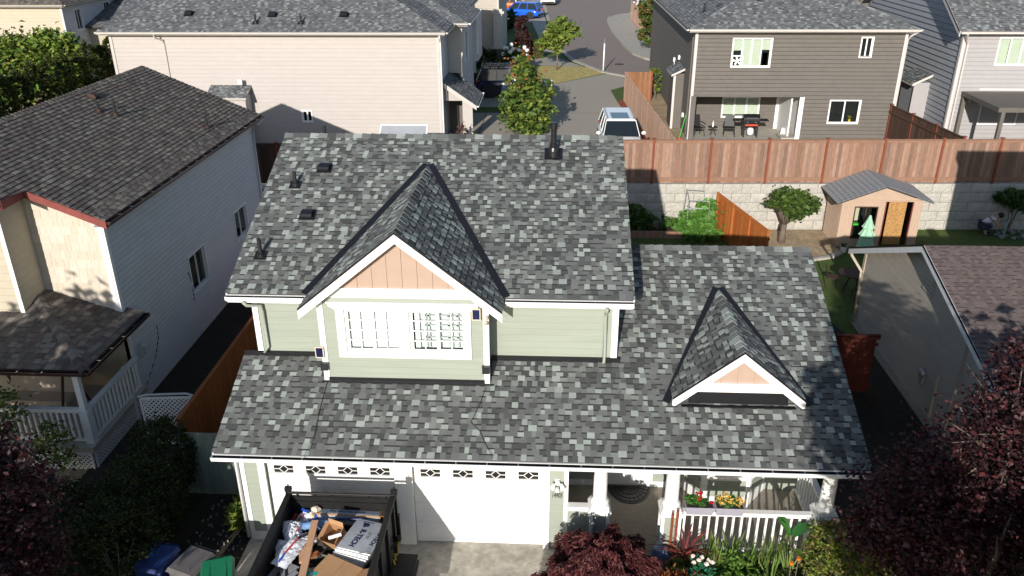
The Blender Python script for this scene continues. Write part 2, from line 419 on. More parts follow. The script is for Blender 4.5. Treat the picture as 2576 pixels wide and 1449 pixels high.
def window(house, M, u0, u1, z0, z1, tr=.08, tm='white', nsash=2, grid=None, blind=None, bm='blindw', bfrac=1.0, sill=True, name="window", proud=.03):
    mb = MB(M); p = proud
    mb.box(u0-tr, -p, z0-tr, u0, .02, z1+tr); mb.box(u1, -p, z0-tr, u1+tr, .02, z1+tr)
    mb.box(u0, -p, z1, u1, .02, z1+tr); mb.box(u0, -p-(.01 if sill else 0), z0-tr, u1, .02, z0)
    w = obj(name, mb, M_[tm], house)
    s = MB(M); sw = .035; W = (u1-u0)/nsash
    for k in range(nsash):
        a, b = u0+k*W, u0+(k+1)*W; y0, y1 = (.01, .045) if k % 2 == 0 else (.03, .065)
        s.box(a, y0, z0, a+sw, y1, z1); s.box(b-sw, y0, z0, b, y1, z1); s.box(a+sw, y0, z0, b-sw, y1, z0+sw); s.box(a+sw, y0, z1-sw, b-sw, y1, z1)
        if grid:
            gx, gz = grid
            for i in range(1, gx): x = a+sw+(W-2*sw)*i/gx; s.box(x-.01, y0+.004, z0+sw, x+.01, y1-.01, z1-sw)
            for j in range(1, gz): z = z0+(z1-z0)*j/gz; s.box(a+sw, y0+.006, z-.01, b-sw, y1-.012, z+.01)
    obj("sash", s, M_['white'] if tm != 'black' else M_['black'], w)
    for k in range(nsash):
        g = MB(M); a, b = u0+k*W, u0+(k+1)*W; y = .035 if k % 2 == 0 else .055
        g.box(a+sw*.5, y-.002, z0+.02, b-sw*.5, y+.002, z1-.02); obj("pane", g, M_['glass'], w)
    if blind:
        bl = MB(M)
        for k in range(nsash):
            if not blind[k % len(blind)]: continue
            a, b = u0+k*W+.03, u0+(k+1)*W-.03; z = z1-.04
            while z > z1-(z1-z0)*blind[k % len(blind)]+.03:
                bl.add([(a, .085, z-.013), (b, .085, z-.013), (b, .094, z+.014), (a, .094, z+.014)], [(0, 1, 2, 3)]); z -= .031
        obj("blind", bl, M_[bm], w)
    d = MB(M); dp = .12 if blind and all(blind) else .26; d.box(u0-.06, dp, z0-.06, u1+.06, dp+.03, z1+.06)
    if dp > .2: d.box(u0-.05, .075, z0-.05, u0-.005, dp, z1+.05); d.box(u1+.005, .075, z0-.05, u1+.05, dp, z1+.05); d.box(u0, .075, z0-.05, u1, dp, z0-.005)
    obj("interior", d, M_['dark'], w)
    return w
def gutter(house, a, b, out, m='gutterw', hang=.61, name="gutter", w=.12, h=.085, hangers=True):
    """open K-style gutter from a to b (top back edge), 'out' = horizontal outward unit vector"""
    a = Vector(a); b = Vector(b); o = Vector(out)*w; z = Vector((0, 0, -h)); t = .008
    d = (b-a).normalized()
    mb = MB(); nn = Vector(out)
    def sheet(p, q, r, s_, n): mb.prism([p, q, r, s_], Vector(n)*t)
    sheet(a+z, b+z, b+z+o, a+z+o, (0, 0, 1))
    kb = MB(); t2 = .004; kb.prism([a+nn*.002, b+nn*.002, b+z+nn*.002, a+z+nn*.002], nn*t2); kb.prism([a+z+nn*.008+Vector((0, 0, .01)), b+z+nn*.008+Vector((0, 0, .01)), b+z+o*.88+Vector((0, 0, .01)), a+z+o*.88+Vector((0, 0, .01))], (0, 0, .004))
    f = nn*.012
    sheet(a+o+Vector((0, 0, -.012)), b+o+Vector((0, 0, -.012)), b+o+z-f, a+o+z-f, -nn)
    mb.bar(a+o+Vector((0, 0, -.008)), b+o+Vector((0, 0, -.008)), .016, .016)
    for e, s_ in ((a, 1), (b, -1)): sheet(e, e+o, e+o+z, e+z, d*s_)
    mb.bar(a+nn*.012, b+nn*.012, .012, .012)
    g = obj(name, mb, M_[m], house)
    obj("gutter_shade_lining", kb, M_['black'], g)  # black drip strip at the back; black bed paints in shade and debris
    if hangers:
        hb = MB(); n = int((b-a).length/hang)
        for i in range(1, n): p = a+d*hang*i; hb.bar(p+Vector((0, 0, -.004)), p+o*.96+Vector((0, 0, -.004)), .016, .006)
        if n > 1: obj("gutter_hanger", hb, M_['chrome'], g, kind="stuff")
    return g
def fascia(house, pts, d, m='white', name="fascia"):
    mb = MB(); mb.prism(pts, d); return obj(name, mb, M_[m], house)
def text(parent, s, M, size, m, name="lettering", ext=.002, align='CENTER', shear=0, offs=0.0):
    cu = bpy.data.curves.new(name, 'FONT'); cu.body = s; cu.size = size; cu.extrude = ext; cu.align_x = align; cu.align_y = 'CENTER'; cu.shear = shear
    cu.materials.append(M_[m]); cu.resolution_u = 3; cu.offset = offs; oc = bpy.data.objects.new(name, cu); COL.objects.link(oc)
    me = bpy.data.meshes.new_from_object(oc.evaluated_get(bpy.context.evaluated_depsgraph_get())); bpy.data.objects.remove(oc)
    o = bpy.data.objects.new(name, me); COL.objects.link(o); o.parent = parent
    o.matrix_local = Matrix.Translation(-roof_off(parent)) @ M; return o

# ---------------------------------------------------------------- plants
def leafmesh(name, P, size, cols, aspect=1.8, droop=0.0, jitter=.35, dirs=None, fold=True):
    """P (N,3) leaf positions -> one mesh of two-triangle leaves with random facing"""
    P = np.asarray(P, dtype=np.float64); n = len(P)
    a = nrg.normal(size=(n, 3)); a[:, 2] = a[:, 2]*.6 - droop
    if dirs is not None: a = a*.5+dirs*1.2
    a /= np.linalg.norm(a, axis=1)[:, None]
    b = nrg.normal(size=(n, 3)); b -= a*(a*b).sum(1)[:, None]; b /= np.linalg.norm(b, axis=1)[:, None]
    s = size*(1+nrg.uniform(-jitter, jitter, n))[:, None]
    L = a*s*aspect/2; Wd = b*s/2; nn = np.cross(a, b)*s*.18
    V = np.stack([P-L, P+Wd+nn, P+L, P-Wd+nn], 1).reshape(-1, 3)
    base = np.arange(n)*4
    F = np.stack([base, base+1, base+2, base, base+2, base+3], 1).reshape(-1, 3)
    me = bpy.data.meshes.new(name); me.vertices.add(len(V)); me.vertices.foreach_set("co", V.astype(np.float32).ravel())
    me.loops.add(F.size); me.loops.foreach_set("vertex_index", F.ravel().astype(np.int32))
    me.polygons.add(len(F)); me.polygons.foreach_set("loop_start", np.arange(0, F.size, 3, dtype=np.int32))
    me.update(calc_edges=True)
    c = np.array(cols)[nrg.integers(0, len(cols), n)] * (1+nrg.uniform(-.2, .2, n))[:, None]
    C = np.ones((len(F), 4), dtype=np.float32); C[:, :3] = np.repeat(c, 2, 0)
    at = me.attributes.new("Col", 'FLOAT_COLOR', 'FACE'); at.data.foreach_set("color", C.ravel())
    me.materials.append(M_['leaf']); return me
def cloud(blobs, n, clump=40, sp=.16, shell=.55):
    """leaf positions in clumps near the outside of ellipsoid blobs (x,y,z,rx,ry,rz)"""
    vol = np.array([b[3]*b[4]*b[5] for b in blobs])**.75; vol /= vol.sum(); out = []
    for b, f in zip(blobs, vol):
        k = max(2, int(n*f/clump)); d = nrg.normal(size=(k, 3)); d /= np.linalg.norm(d, axis=1)[:, None]
        r = nrg.uniform(shell, 1.05, k)**.7; c = np.array(b[:3])+d*r[:, None]*np.array(b[3:6])
        q = sp*(b[3]*b[4]*b[5])**(1/3)
        out.append((c[:, None, :]+nrg.normal(size=(k, clump, 3))*q*nrg.uniform(.5, 1.2, (k, 1, 1))).reshape(-1, 3))
    return np.concatenate(out)
def foliage(name, parent, P, size, cols, **k):
    me = leafmesh(name, P, size, cols, **k); me.transform(Matrix.Translation(-roof_off(parent))) if parent else None
    return link(name, me, parent)
def limbs(parent, base, blobs, r0, n=14, trunk_h=None, seed=1, m='bark', fork=None):
    g = random.Random(seed); b = Vector(base); mb = MB(); mx = max(bl[2] for bl in blobs)
    th = trunk_h or (mx-b.z)*.35; top = b+Vector((g.uniform(-.1, .1)*th, g.uniform(-.1, .1)*th, th)) if fork is None else Vector(fork)
    mb.tube([b, b.lerp(top, .5)+Vector((g.uniform(-.04, .04), g.uniform(-.04, .04), 0)), top], [r0*1.25, r0, r0*.85], 8)
    tr = obj("trunk", mb, M_[m], parent, smooth=True)
    lb = MB()
    for i in range(n):
        bl = g.choice(blobs)
        e = Vector([bl[k]+g.uniform(-.8, .8)*bl[k+3] for k in range(3)])
        mid = top.lerp(e, .45)+Vector((g.uniform(-.1, .1), g.uniform(-.1, .1), g.uniform(0, .25)))*(e-top).length*.5
        lb.tube([top, mid, e], [r0*.55, r0*.3, r0*.07], 5)
        for j in range(2):
            s = mid.lerp(e, g.uniform(.1, .7)); f = s+Vector((g.uniform(-1, 1), g.uniform(-1, 1), g.uniform(-.1, .8)))*(e-top).length*.28
            lb.tube([s, f], [r0*.2, r0*.05], 4)
    obj("branch", lb, M_[m], parent, smooth=True)
def tree(label, base, blobs, n, size, cols, r0=.08, cat="tree", group=None, name="tree", seed=1, nl=14, trunk_h=None, clump=40, sp=.16, shell=.55, fork=None, **k):
    t = thing(name, label, cat, base, group)
    limbs(t, base, blobs, r0, nl, trunk_h, seed, fork=fork)
    foliage("crown", t, cloud(blobs, n, clump, sp, shell), size, cols, **k)
    return t
def shrub(label, base, blobs, n, size, cols, name="shrub", group=None, cat="shrub", clump=40, sp=.16, shell=.6, stems=5, core=True, **k):
    t = thing(name, label, cat, base, group)
    mb = MB(); g = random.Random(int(abs(base[0])*100))
    for i in range(stems):
        bl = g.choice(blobs); mb.tube([base, (bl[0]+g.uniform(-.4, .4)*bl[3], bl[1]+g.uniform(-.4, .4)*bl[4], bl[2])], [.03, .008], 5)
    obj("stem", mb, M_['bark'], t)
    foliage("foliage", t, cloud(blobs, n, clump, sp, shell), size, cols, **k)
    return t
GREEN = [(.05, .10, .02), (.07, .13, .02), (.04, .08, .018), (.09, .15, .03)]
MAROON_ = [(.055, .014, .016), (.04, .010, .014), (.075, .018, .02), (.03, .009, .012), (.09, .03, .035)]

# ---------------------------------------------------------------- ground, terraces, roads
def sheet(name, pts, z, m, kind="structure", label=None, t=None):
    mb = MB(); P = [(p[0], p[1], z) for p in pts]
    ar = sum(P[i][0]*P[(i+1) % len(P)][1]-P[(i+1) % len(P)][0]*P[i][1] for i in range(len(P)))
    if ar < 0: P = P[::-1]
    if t: mb.prism(P, (0, 0, -t))
    else: mb.quad(*P)
    o = obj(name, mb, M_[m]); o["kind"] = kind
    if label: o["label"] = label
    return o
# ---------------------------------------------------------------- the setting
S2 = 2.0   # level of the upper terrace
sheet("ground", [(-600, -600), (600, -600), (600, 900), (-600, 900)], -.06, 'dirt', label="bare earth under and around the gardens")
WY = lambda x: 19.65+(x-8.1)*.038   # line of the retaining wall
sheet("upper_ground", [(-600, WY(-80)+3.2), (-80, WY(-80)+3.3), (0, WY(0)+.25), (60, WY(60)+.25), (600, WY(60)+.25), (600, 900), (-600, 900)], S2-.02, 'dirt', label="raised terrace of the houses behind")
sheet("driveway", [(-1.7, -40), (-1.7, .16), (5.2, .16), (5.2, -40)], 0, 'drive', label="stained pale concrete driveway in front of the garage")
sheet("walkway", [(5.2, -3.5), (5.2, .05), (7.2, .05), (7.2, -3.5)], .004, 'porchc')
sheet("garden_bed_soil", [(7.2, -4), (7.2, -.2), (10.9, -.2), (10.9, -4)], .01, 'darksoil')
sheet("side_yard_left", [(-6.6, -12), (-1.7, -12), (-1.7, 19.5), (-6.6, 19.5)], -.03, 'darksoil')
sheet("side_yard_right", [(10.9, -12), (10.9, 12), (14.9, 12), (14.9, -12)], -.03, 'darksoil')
sheet("back_lawn", [(14.5, 10), (12.4, 17.2), (15.2, 16.6), (16.4, 17.2), (17.2, 19), (19.8, 19.2), (19.8, 20.3), (30, 20.6), (30, 10)], -.02, 'grass', label="mown back lawn mostly in shade")
# roads and paving of the upper street
Z = S2
sheet("street_lawn_base", [(-2, 20.5), (9.3, 20.5), (9.3, 60), (-2, 110)], Z-.008, 'grass')
road = [(2.4, 109.6), (2.9, 98), (3.44, 89.1), (4.26, 70.5), (4.88, 58.8), (5.4, 54.6), (6.12, 51.2), (8.23, 46.1), (10.38, 43.86), (16, 40), (30, 44), (30, 220), (1.2, 220)]
sheet("road", road, Z, 'asphalt', label="grey asphalt street curving between the houses")
drv = [(-.8, 20.6), (9.05, 20.6), (9.48, 26.7), (8.6, 36.1), (8.4, 39.7), (9.4, 41.0), (9.8, 44.2), (8.85, 46.0), (4.76, 41.7), (3.9, 40.3), (3.6, 33), (-.8, 33)]
sheet("shared_driveway", drv, Z, 'conc', label="exposed aggregate driveway behind the white suv")
for k, (a, b) in enumerate((((.9, 20.6), (.9, 33)), ((3.9, 33.0), (9.1, 33.2)), ((3.8, 26.5), (9.4, 26.5)), ((-.8, 30.2), (3.6, 30.2)))):
    d = Vector((b[0]-a[0], b[1]-a[1], 0)).normalized(); nx = Vector((-d.y, d.x, 0))*.018
    sheet("driveway_joint", [(a[0]-nx.x, a[1]-nx.y), (b[0]-nx.x, b[1]-nx.y), (b[0]+nx.x, b[1]+nx.y), (a[0]+nx.x, a[1]+nx.y)], Z+.004, 'darksoil')
sheet("jeep_driveway", [(-6, 34.5), (5.3, 34.5), (4.9, 40.6), (3.4, 41), (-6, 41)], Z+.004, 'conc')
sheet("far_driveway", [(-8, 75.2), (3.2, 75.0), (2.9, 86), (-8, 86)], Z, 'conc')
sheet("lawn_far", [(-3, 55.8), (4.4, 54.9), (4.1, 62), (3.4, 71.4), (2.3, 74.9), (-3, 75)], Z+.002, 'grass')
sheet("dry_lawn", [(3.4, 47.6), (3.4, 48.7), (5.6, 48.6), (7.12, 48.2), (8.1, 46.6), (8.7, 46.1), (4.76, 41.75), (3.9, 40.4), (3.1, 41)], Z+.006, 'drygrass', label="dry yellow lawn triangle round the young street tree")
sheet("right_lawn", [(8.4, 39.7), (9.4, 41.0), (9.2, 37.2), (8.63, 36.1)], Z+.008, 'grass')
sheet("bark_mulch", [(8.63, 36.2), (9.2, 37.2), (9.95, 20.6), (9.1, 20.6), (9.35, 26.7)], Z+.012, 'mulch', label="red bark mulch strip along the side fence")
sheet("path_to_kerb", [(-2, 52.6), (4.9, 52.6), (6.9, 48.4), (3.2, 48.9), (-2, 49.6)], Z+.004, 'conc')
def kerb(name, pts, w, h, m='concl'):
    mb = MB(); P = [Vector((*p, Z)) for p in pts]
    for i in range(len(P)-1):
        a, b = P[i], P[i+1]; d = (b-a).normalized(); n = Vector((-d.y, d.x, 0))*w/2
        mb.prism([a-n, b-n, b+n, a+n], (0, 0, h))
    o = obj(name, mb, M_[m]); o["kind"] = "structure"; return o
kerb("kerb", [(2.4, 109.6), (3.44, 89.1), (4.26, 70.5), (4.88, 58.8), (6.12, 51.2), (8.23, 46.1), (10.38, 43.86)], .35, .06)
isl_o = [(13.5, 84), (12.92, 81.75), (11.67, 80.8), (10.45, 78.1), (10.16, 74.7), (10.21, 67.3), (10.69, 58.6), (11.13, 53.9), (11.87, 51.7), (13, 50)]
isl_i = [(13.1, 50), (12.9, 62.1), (12.54, 76.8), (13.6, 84)]
sheet("pavement", isl_o+isl_i, Z+.13, 'concl', t=.15, label="pale pavement curving round the street corner")
kerb("kerb", isl_o, .3, .15)
sheet("sidewalk_far", [(3.1, 89), (2.5, 109), (1.2, 109), (1.9, 89), (2.3, 75), (3.4, 62), (3.9, 55), (4.75, 55), (4.2, 66)], Z+.01, 'concl')
# dome of far ground beyond the terrace is not needed: upper_ground runs to the horizon

# ---------------------------------------------------------------- the main house
H = thing("house", "sage green house with white trim and new grey green shingle roof, number 14905", "house", (0, 0, 0))
sl, s2 = .422, .419
c1 = math.cos(math.atan(sl)); c2 = math.cos(math.atan(s2))
yE, zE, xL, xR = -.67, 2.774, -1.87, 11.04
yE2, zE2, xUL, xUR, yR2 = 1.40, 5.31, -1.98, 6.55, 6.43
zr = lambda y: zE+sl*(y-yE)       # lower roof height
zu = lambda y: zE2+s2*(y-yE2)     # upper roof height
yw, yR1 = 1.61, 4.887
# lower roof: left strip up to the upper wall, right wing up to its ridge
low = slab("roof", H, [(xL, yE, zE), (xR, yE, zE), (xR, yR1, zr(yR1)), (6.2, yR1, zr(yR1)), (6.2, yw, zr(yw)), (xL, yw, zr(yw))], .13)
Ml = frame((xL, yE, zE), (1, 0, 0), (0, c1, sl*c1))
Lw = (yw-yE)/c1
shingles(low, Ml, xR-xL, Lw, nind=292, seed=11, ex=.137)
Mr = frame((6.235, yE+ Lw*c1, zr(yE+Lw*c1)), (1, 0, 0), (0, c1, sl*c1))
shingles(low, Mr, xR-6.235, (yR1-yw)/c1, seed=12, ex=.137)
backr = slab("rear_roof", H, [(6.2, yR1, zr(yR1)), (xR, yR1, zr(yR1)), (xR, yR1+4.6, zr(yR1)-4.6*sl), (6.2, yR1+4.6, zr(yR1)-4.6*sl)], .13)
shingles(backr, frame((xR, yR1+4.6, zr(yR1)-4.6*sl), (-1, 0, 0), (0, -c1, sl*c1)), xR-6.2, 4.6/c1, seed=13)
ridge_caps(low, (xR, yR1, zr(yR1)), (6.25, yR1, zr(yR1)), (0, -c1, -sl*c1), (0, c1, -sl*c1), seed=4)
# upper roof
up = slab("roof", H, [(xUL, yE2, zE2), (xUR, yE2, zE2), (xUR, yR2, zu(yR2)), (xUL, yR2, zu(yR2))], .13)
Mu = frame((xUL, yE2, zE2), (1, 0, 0), (0, c2, s2*c2))
# the dormer sits on it: leave the triangle under the dormer open
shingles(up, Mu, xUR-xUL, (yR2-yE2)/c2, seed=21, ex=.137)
bk = slab("rear_roof", H, [(xUL, yR2, zu(yR2)), (xUR, yR2, zu(yR2)), (xUR, yR2+5, zu(yR2)-5*s2), (xUL, yR2+5, zu(yR2)-5*s2)], .13)
shingles(bk, frame((xUR, yR2+5, zu(yR2)-5*s2), (-1, 0, 0), (0, -c2, s2*c2)), xUR-xUL, 5/c2, seed=22)
ridge_caps(up, (xUL, yR2, zu(yR2)), (xUR, yR2, zu(yR2)), (0, -c2, -s2*c2), (0, c2, -s2*c2), seed=5)

# walls
garage_ops = [(-1.13, 1.62, -.1, 2.12), (2.0, 4.745, -.1, 2.12)]
Wf = wframe((0, 0, 0), (1, 0, 0))
wall(H, Wf, -1.65, 5.24, 0.0, 2.95, 'sage', garage_ops, ex=.15, t=.006)
# side walls of the block, inner walls
wall(H, wframe((-1.65, 11, 0), (0, -1, 0)), 0, 11, 0, 2.9, 'sage', ex=.15, t=.009)
wall(H, wframe((5.2, .12, 0), (0, 1, 0)), 0, 1.9, .15, 2.7, 'sage', ex=.15, t=.009)
w_entry = wall(H, wframe((0, 2.02, 0), (1, 0, 0)), 5.2, 10.75, .15, 2.7, 'sage', [(6.25, 7.16, .15, 2.2)], ex=.15, t=.009)
wall(H, wframe((10.7, 9, 0), (0, -1, 0)), 0, 6.98, 0, 2.8, 'sage', ex=.15, t=.009, boards=False)
wall(H, wframe((10.75, 2.02, 0), (0, 1, 0)), 0, 7, 0, 3.2, 'sage', ex=.15, t=.009)
wall(H, wframe((0, 9.0, 0), (1, 0, 0)), -1.65, 10.7, 0, 3.0, 'sage', boards=False)
# wing gable end on the right
mb = MB(); mb.prism([(10.72, yE+.67, 2.9), (10.72, 9.1, 2.9), (10.72, yR1, zr(yR1)-.16)], (.05, 0, 0)); obj("gable_wall", mb, M_['sage'], H)
# upper storey
wall(H, wframe((0, yw, 0), (1, 0, 0)), -1.515, 6.235, 3.6, 5.18, 'sage', ex=.15, t=.005)
wall(H, wframe((6.235, yw, 0), (0, 1, 0)), 0, 9.4, 3.0, 5.3, 'sage', ex=.15, t=.005, gable=(4.82, 7.25, 0))
wall(H, wframe((-1.515, yw+9.4, 0), (0, -1, 0)), 0, 9.4, 2.8, 5.3, 'sage', ex=.15, t=.005, gable=(4.6, 7.25, 0))
# dormer box
zf = zr(1.009)
dops = [(.62, 1.74, 4.2, 5.18), (1.95, 3.09, 4.2, 5.18)]
Wd = wframe((0, 1.009, 0), (1, 0, 0))
wall(H, Wd, .08, 3.54, zf-.1, 5.5, 'sage', dops, ex=.15, t=.005, th=.1)
wall(H, wframe((3.54, 1.11, 0), (0, 1, 0)), 0, .5, zf-.1, 5.3, 'sage', ex=.15, t=.005, th=.08)
wall(H, wframe((.08, 1.61, 0), (0, -1, 0)), 0, .6, zf-.1, 5.3, 'sage', ex=.15, t=.005, th=.08)
# gable panel with battens
xd, zp, sd = 1.806, 6.957, .8083
mb = MB(); zg = lambda x: zp-.12-sd*abs(x-xd)
mb.prism([(xd-(zp-.12-5.5)/sd, 1.0, 5.5), (xd+(zp-.12-5.5)/sd, 1.0, 5.5), (xd, 1.0, zp-.12)], (0, .1, 0)); gp_ = obj("gable_panel", mb, M_['peach'], H)
for x in [xd-.873+.305*i-.61 for i in range(9)]:
    if zg(x) > 5.8: mb = MB(); mb.box(x-.011, .982, 5.66, x+.011, 1.0, zg(x)-.03); obj("batten", mb, M_['peach'], gp_)
mb = MB(); mb.box(.2, .965, 5.46, 3.4, .999, 5.66); mb.box(.22, .955, 5.655, 3.38, .999, 5.675); obj("belly_band", mb, M_['white'], H)
# dormer corner boards
for x0, x1 in ((.07, .18), (3.46, 3.565)):
    mb = MB(); mb.box(x0, .985, zf+.02, x1, .9995, 5.5); mb.box(x0-.012 if x0 < 1 else x1, .985, zf+.02, x0 if x0 < 1 else x1+.012, 1.1, 5.35); obj("corner_board", mb, M_['white'], H)
# big window casing of the dormer
mb = MB(); Y0 = .965
mb.box(.44, Y0, 4.08, 3.21, .996, 4.2); mb.box(.44, Y0, 4.2, .61, .996, 5.2); mb.box(3.1, Y0, 4.2, 3.21, .996, 5.2); mb.box(1.75, Y0, 4.2, 1.94, .996, 5.2)
mb.box(.44, Y0, 5.19, 3.21, .996, 5.23); mb.prism([(.3, .95, 5.35), (3.37, .95, 5.35), (3.37, .95, 5.28), (3.25, .95, 5.2), (.42, .95, 5.2), (.3, .95, 5.28)], (0, .045, 0)); mb.box(.27, .93, 5.345, 3.40, .996, 5.37)
obj("window_casing", mb, M_['white'], H)
window(H, Wd, .65, 1.72, 4.23, 5.16, tr=.03, nsash=2, grid=(2, 4), blind=(1.0, 1.0), sill=False, proud=.02)
w2 = window(H, Wd, 1.98, 3.07, 4.23, 5.16, tr=.03, nsash=2, grid=(2, 4), sill=False, proud=.02)
mb = MB(Wd); mb.box(2.03, .11, 4.26, 2.14, .14, 5.14); mb.box(2.15, .17, 4.24, 3.06, .18, 5.16); obj("curtain", mb, M_['gutterw'], w2)
mb = MB(Wd)
for x in (2.3, 2.72, 2.9): mb.box(x, .10, 4.28, x+.05, .12, 5.12)
for z in (4.5, 4.78, 5.0): mb.box(2.2, .10, z, 3.02, .12, z+.03)
obj("inner_shutter", mb, M_['lblue'], w2)

# dormer roofs
hL = math.hypot(2.062, 2.062*sd); cd = 2.062/hL; sdn = sd*cd
ybk = lambda z: 1.4+(z-zE2)/s2
zEd = zp-sd*2.062
vr = slab("dormer_roof", H, [(xd+2.062, .77, zEd), (xd+2.062, ybk(zEd), zEd), (xd, ybk(zp), zp), (xd, .77, zp)], .07)
shingles(vr, frame((xd+2.062, .77, zEd), (0, 1, 0), (-cd, 0, sdn)), 0, hL, lo=lambda v: 0, hi=lambda v: ybk(zEd+v*sdn)-.77, seed=31, ex=.137)
vl = slab("dormer_roof", H, [(xd-2.062, .77, zEd), (xd-2.062, ybk(zEd), zEd), (xd, ybk(zp), zp), (xd, .77, zp)], .07)
shingles(vl, frame((xd-2.062, .77, zEd), (0, -1, 0), (cd, 0, sdn)), 0, hL, lo=lambda v: -(ybk(zEd+v*sdn)-.77), hi=lambda v: 0, seed=32, ex=.137)
ridge_caps(vr, (xd, .76, zp), (xd, 5.25, zp), (-cd, 0, -sdn), (cd, 0, -sdn), seed=6, pal=GREYS[2:], wts=GREYW[2:])
def valley(parent, a, b, n, w=.15):
    a = Vector(a); b = Vector(b); n = Vector(n).normalized(); d = (b-a).normalized(); s = d.cross(n)
    mb = MB(); mb.prism([a-s*w/2+n*.018, b-s*w/2+n*.018, b+s*w/2+n*.018, a+s*w/2+n*.018], n*.012); obj("valley_strip", mb, M_['black'], parent)  # raised black strip along the valley line
for sx in (-1, 1): valley(up, (xd+sx*2.11, 1.40, zE2), (xd+sx*.06, ybk(zp)+.03, zp+.0), (0, -s2, 1))
# rake boards and drip edges of the dormer
def rake(house, apex, half, slope, y, wd, th=.035, m='white', drip='black', over=.0):
    ax, az = apex; L = Vector((half, 0, -slope*half)); hz = wd/math.cos(math.atan(slope))
    for s_ in (-1, 1):
        e = (ax+s_*half, az-slope*half)
        mb = MB(); mb.prism([(ax, y, az-.004), (e[0], y, e[1]-.004), (e[0], y, e[1]-.004-hz), (ax, y, az-.004-hz)], (0, -th, 0)); o = obj("rake_board", mb, M_[m], house)
        if drip:
            mb = MB(); mb.prism([(ax, y-th, az+.02), (e[0], y-th, e[1]+.02), (e[0], y-th, e[1]-.028), (ax, y-th, az-.028)], (0, -.012, 0)); obj("drip_edge", mb, M_[drip], house)
rake(H, (xd, zp), 2.062, sd, .77, .17)
mb = MB()   # dormer soffit returns
mb.prism([(xd, .77, zp-.1), (xd-2.0, .77, zEd-.06), (xd-2.0, 1.0, zEd-.06), (xd, 1.0, zp-.1)], (0, 0, -.02)); mb.prism([(xd, .77, zp-.1), (xd+2.0, .77, zEd-.06), (xd+2.0, 1.0, zEd-.06), (xd, 1.0, zp-.1)], (0, 0, -.02)); obj("soffit", mb, M_['white'], H)

# small gable dormer on the wing
xs, ys, zs, hs, ss = 8.683, .625, 4.583, 1.338, .8177
zEs = zs-ss*hs; hLs = math.hypot(hs, ss*hs); cs = hs/hLs; sn = ss*cs
yb1 = lambda z: yE+(z-zE)/sl
for sgn in (1, -1):
    r = slab("dormer_roof", H, [(xs+sgn*hs, ys, zEs), (xs+sgn*hs, yb1(zEs), zEs), (xs, yb1(zs), zs), (xs, ys, zs)], .06)
    if sgn > 0: shingles(r, frame((xs+hs, ys, zEs), (0, 1, 0), (-cs, 0, sn)), 0, hLs, lo=lambda v: 0, hi=lambda v: yb1(zEs+v*sn)-ys, seed=33, ex=.137)
    else: shingles(r, frame((xs-hs, ys, zEs), (0, -1, 0), (cs, 0, sn)), 0, hLs, lo=lambda v: -(yb1(zEs+v*sn)-ys), hi=lambda v: 0, seed=34, ex=.137)
ridge_caps(r, (xs, ys-.01, zs), (xs, yb1(zs)-.1, zs), (-cs, 0, -sn), (cs, 0, -sn), seed=8)
for sx in (-1, 1): valley(low, (xs+sx*1.46, .66, zr(.66)), (xs+sx*.05, yb1(zs)+.02, zs), (0, -sl, 1), .16)
rake(H, (xs, zs), hs, ss, ys, .17)
mb = MB(); mb.prism([(xs-1.15, ys+.03, 3.62), (xs+1.15, ys+.03, 3.62), (xs, ys+.03, zs-.1)], (0, .06, 0)); gp2 = obj("gable_panel", mb, M_['peach'], H)
for i in (-.4, -.07, .26): mb = MB(); mb.box(xs+i-.009, ys+.012, 3.85, xs+i+.009, ys+.03, zs-.2-ss*abs(i)); obj("batten", mb, M_['peach'], gp2)
mb = MB(); mb.box(xs-.9, ys-.03, 3.66, xs+.9, ys+.029, 3.86); obj("belly_band", mb, M_['white'], H)
mb = MB(); mb.box(xs-1.0, ys+.02, 3.36, xs+1.0, ys+.09, 3.655); mb.box(xs-1.15, ys-.08, 3.322, xs+1.15, ys+.02, 3.335); obj("head_flashing", mb, M_['black'], H)
mb = MB(); mb.prism([(xs-.95, ys-.03, 3.66), (xs+.95, ys-.03, 3.66), (xs+1.08, ys-.03, 3.56), (xs-1.08, ys-.03, 3.56)], (0, .05, 0)); 

# flashings at the foot of the upper walls
mb = MB(); mb.box(xL+.03, yw-.03, zr(yw)-.02, .07, yw-.011, zr(yw)+.11); mb.box(3.58, yw-.03, zr(yw)-.02, 6.33, yw-.011, zr(yw)+.11)
mb.box(.16, .975, zf-.03, 3.47, .985, zf+.10); mb.box(.0, .955, zf-.04, 3.66, .975, zf+.015); obj("wall_flashing", mb, M_['black'], H)
mb = MB()
for a, b in (((3.575, .99), (3.575, 1.6)), ((.06, .99), (.06, 1.6))): mb.prism([(a[0], a[1], zr(a[1])), (b[0], b[1], zr(b[1])), (b[0], b[1], zr(b[1])+.12), (a[0], a[1], zr(a[1])+.12)], (.012, 0, 0))
mb.prism([(6.25, yw, zr(yw)), (6.25, yR1, zr(yR1)), (6.25, yR1, zr(yR1)+.1), (6.25, yw, zr(yw)+.1)], (.012, 0, 0)); obj("step_flashing", mb, M_['black'], H)
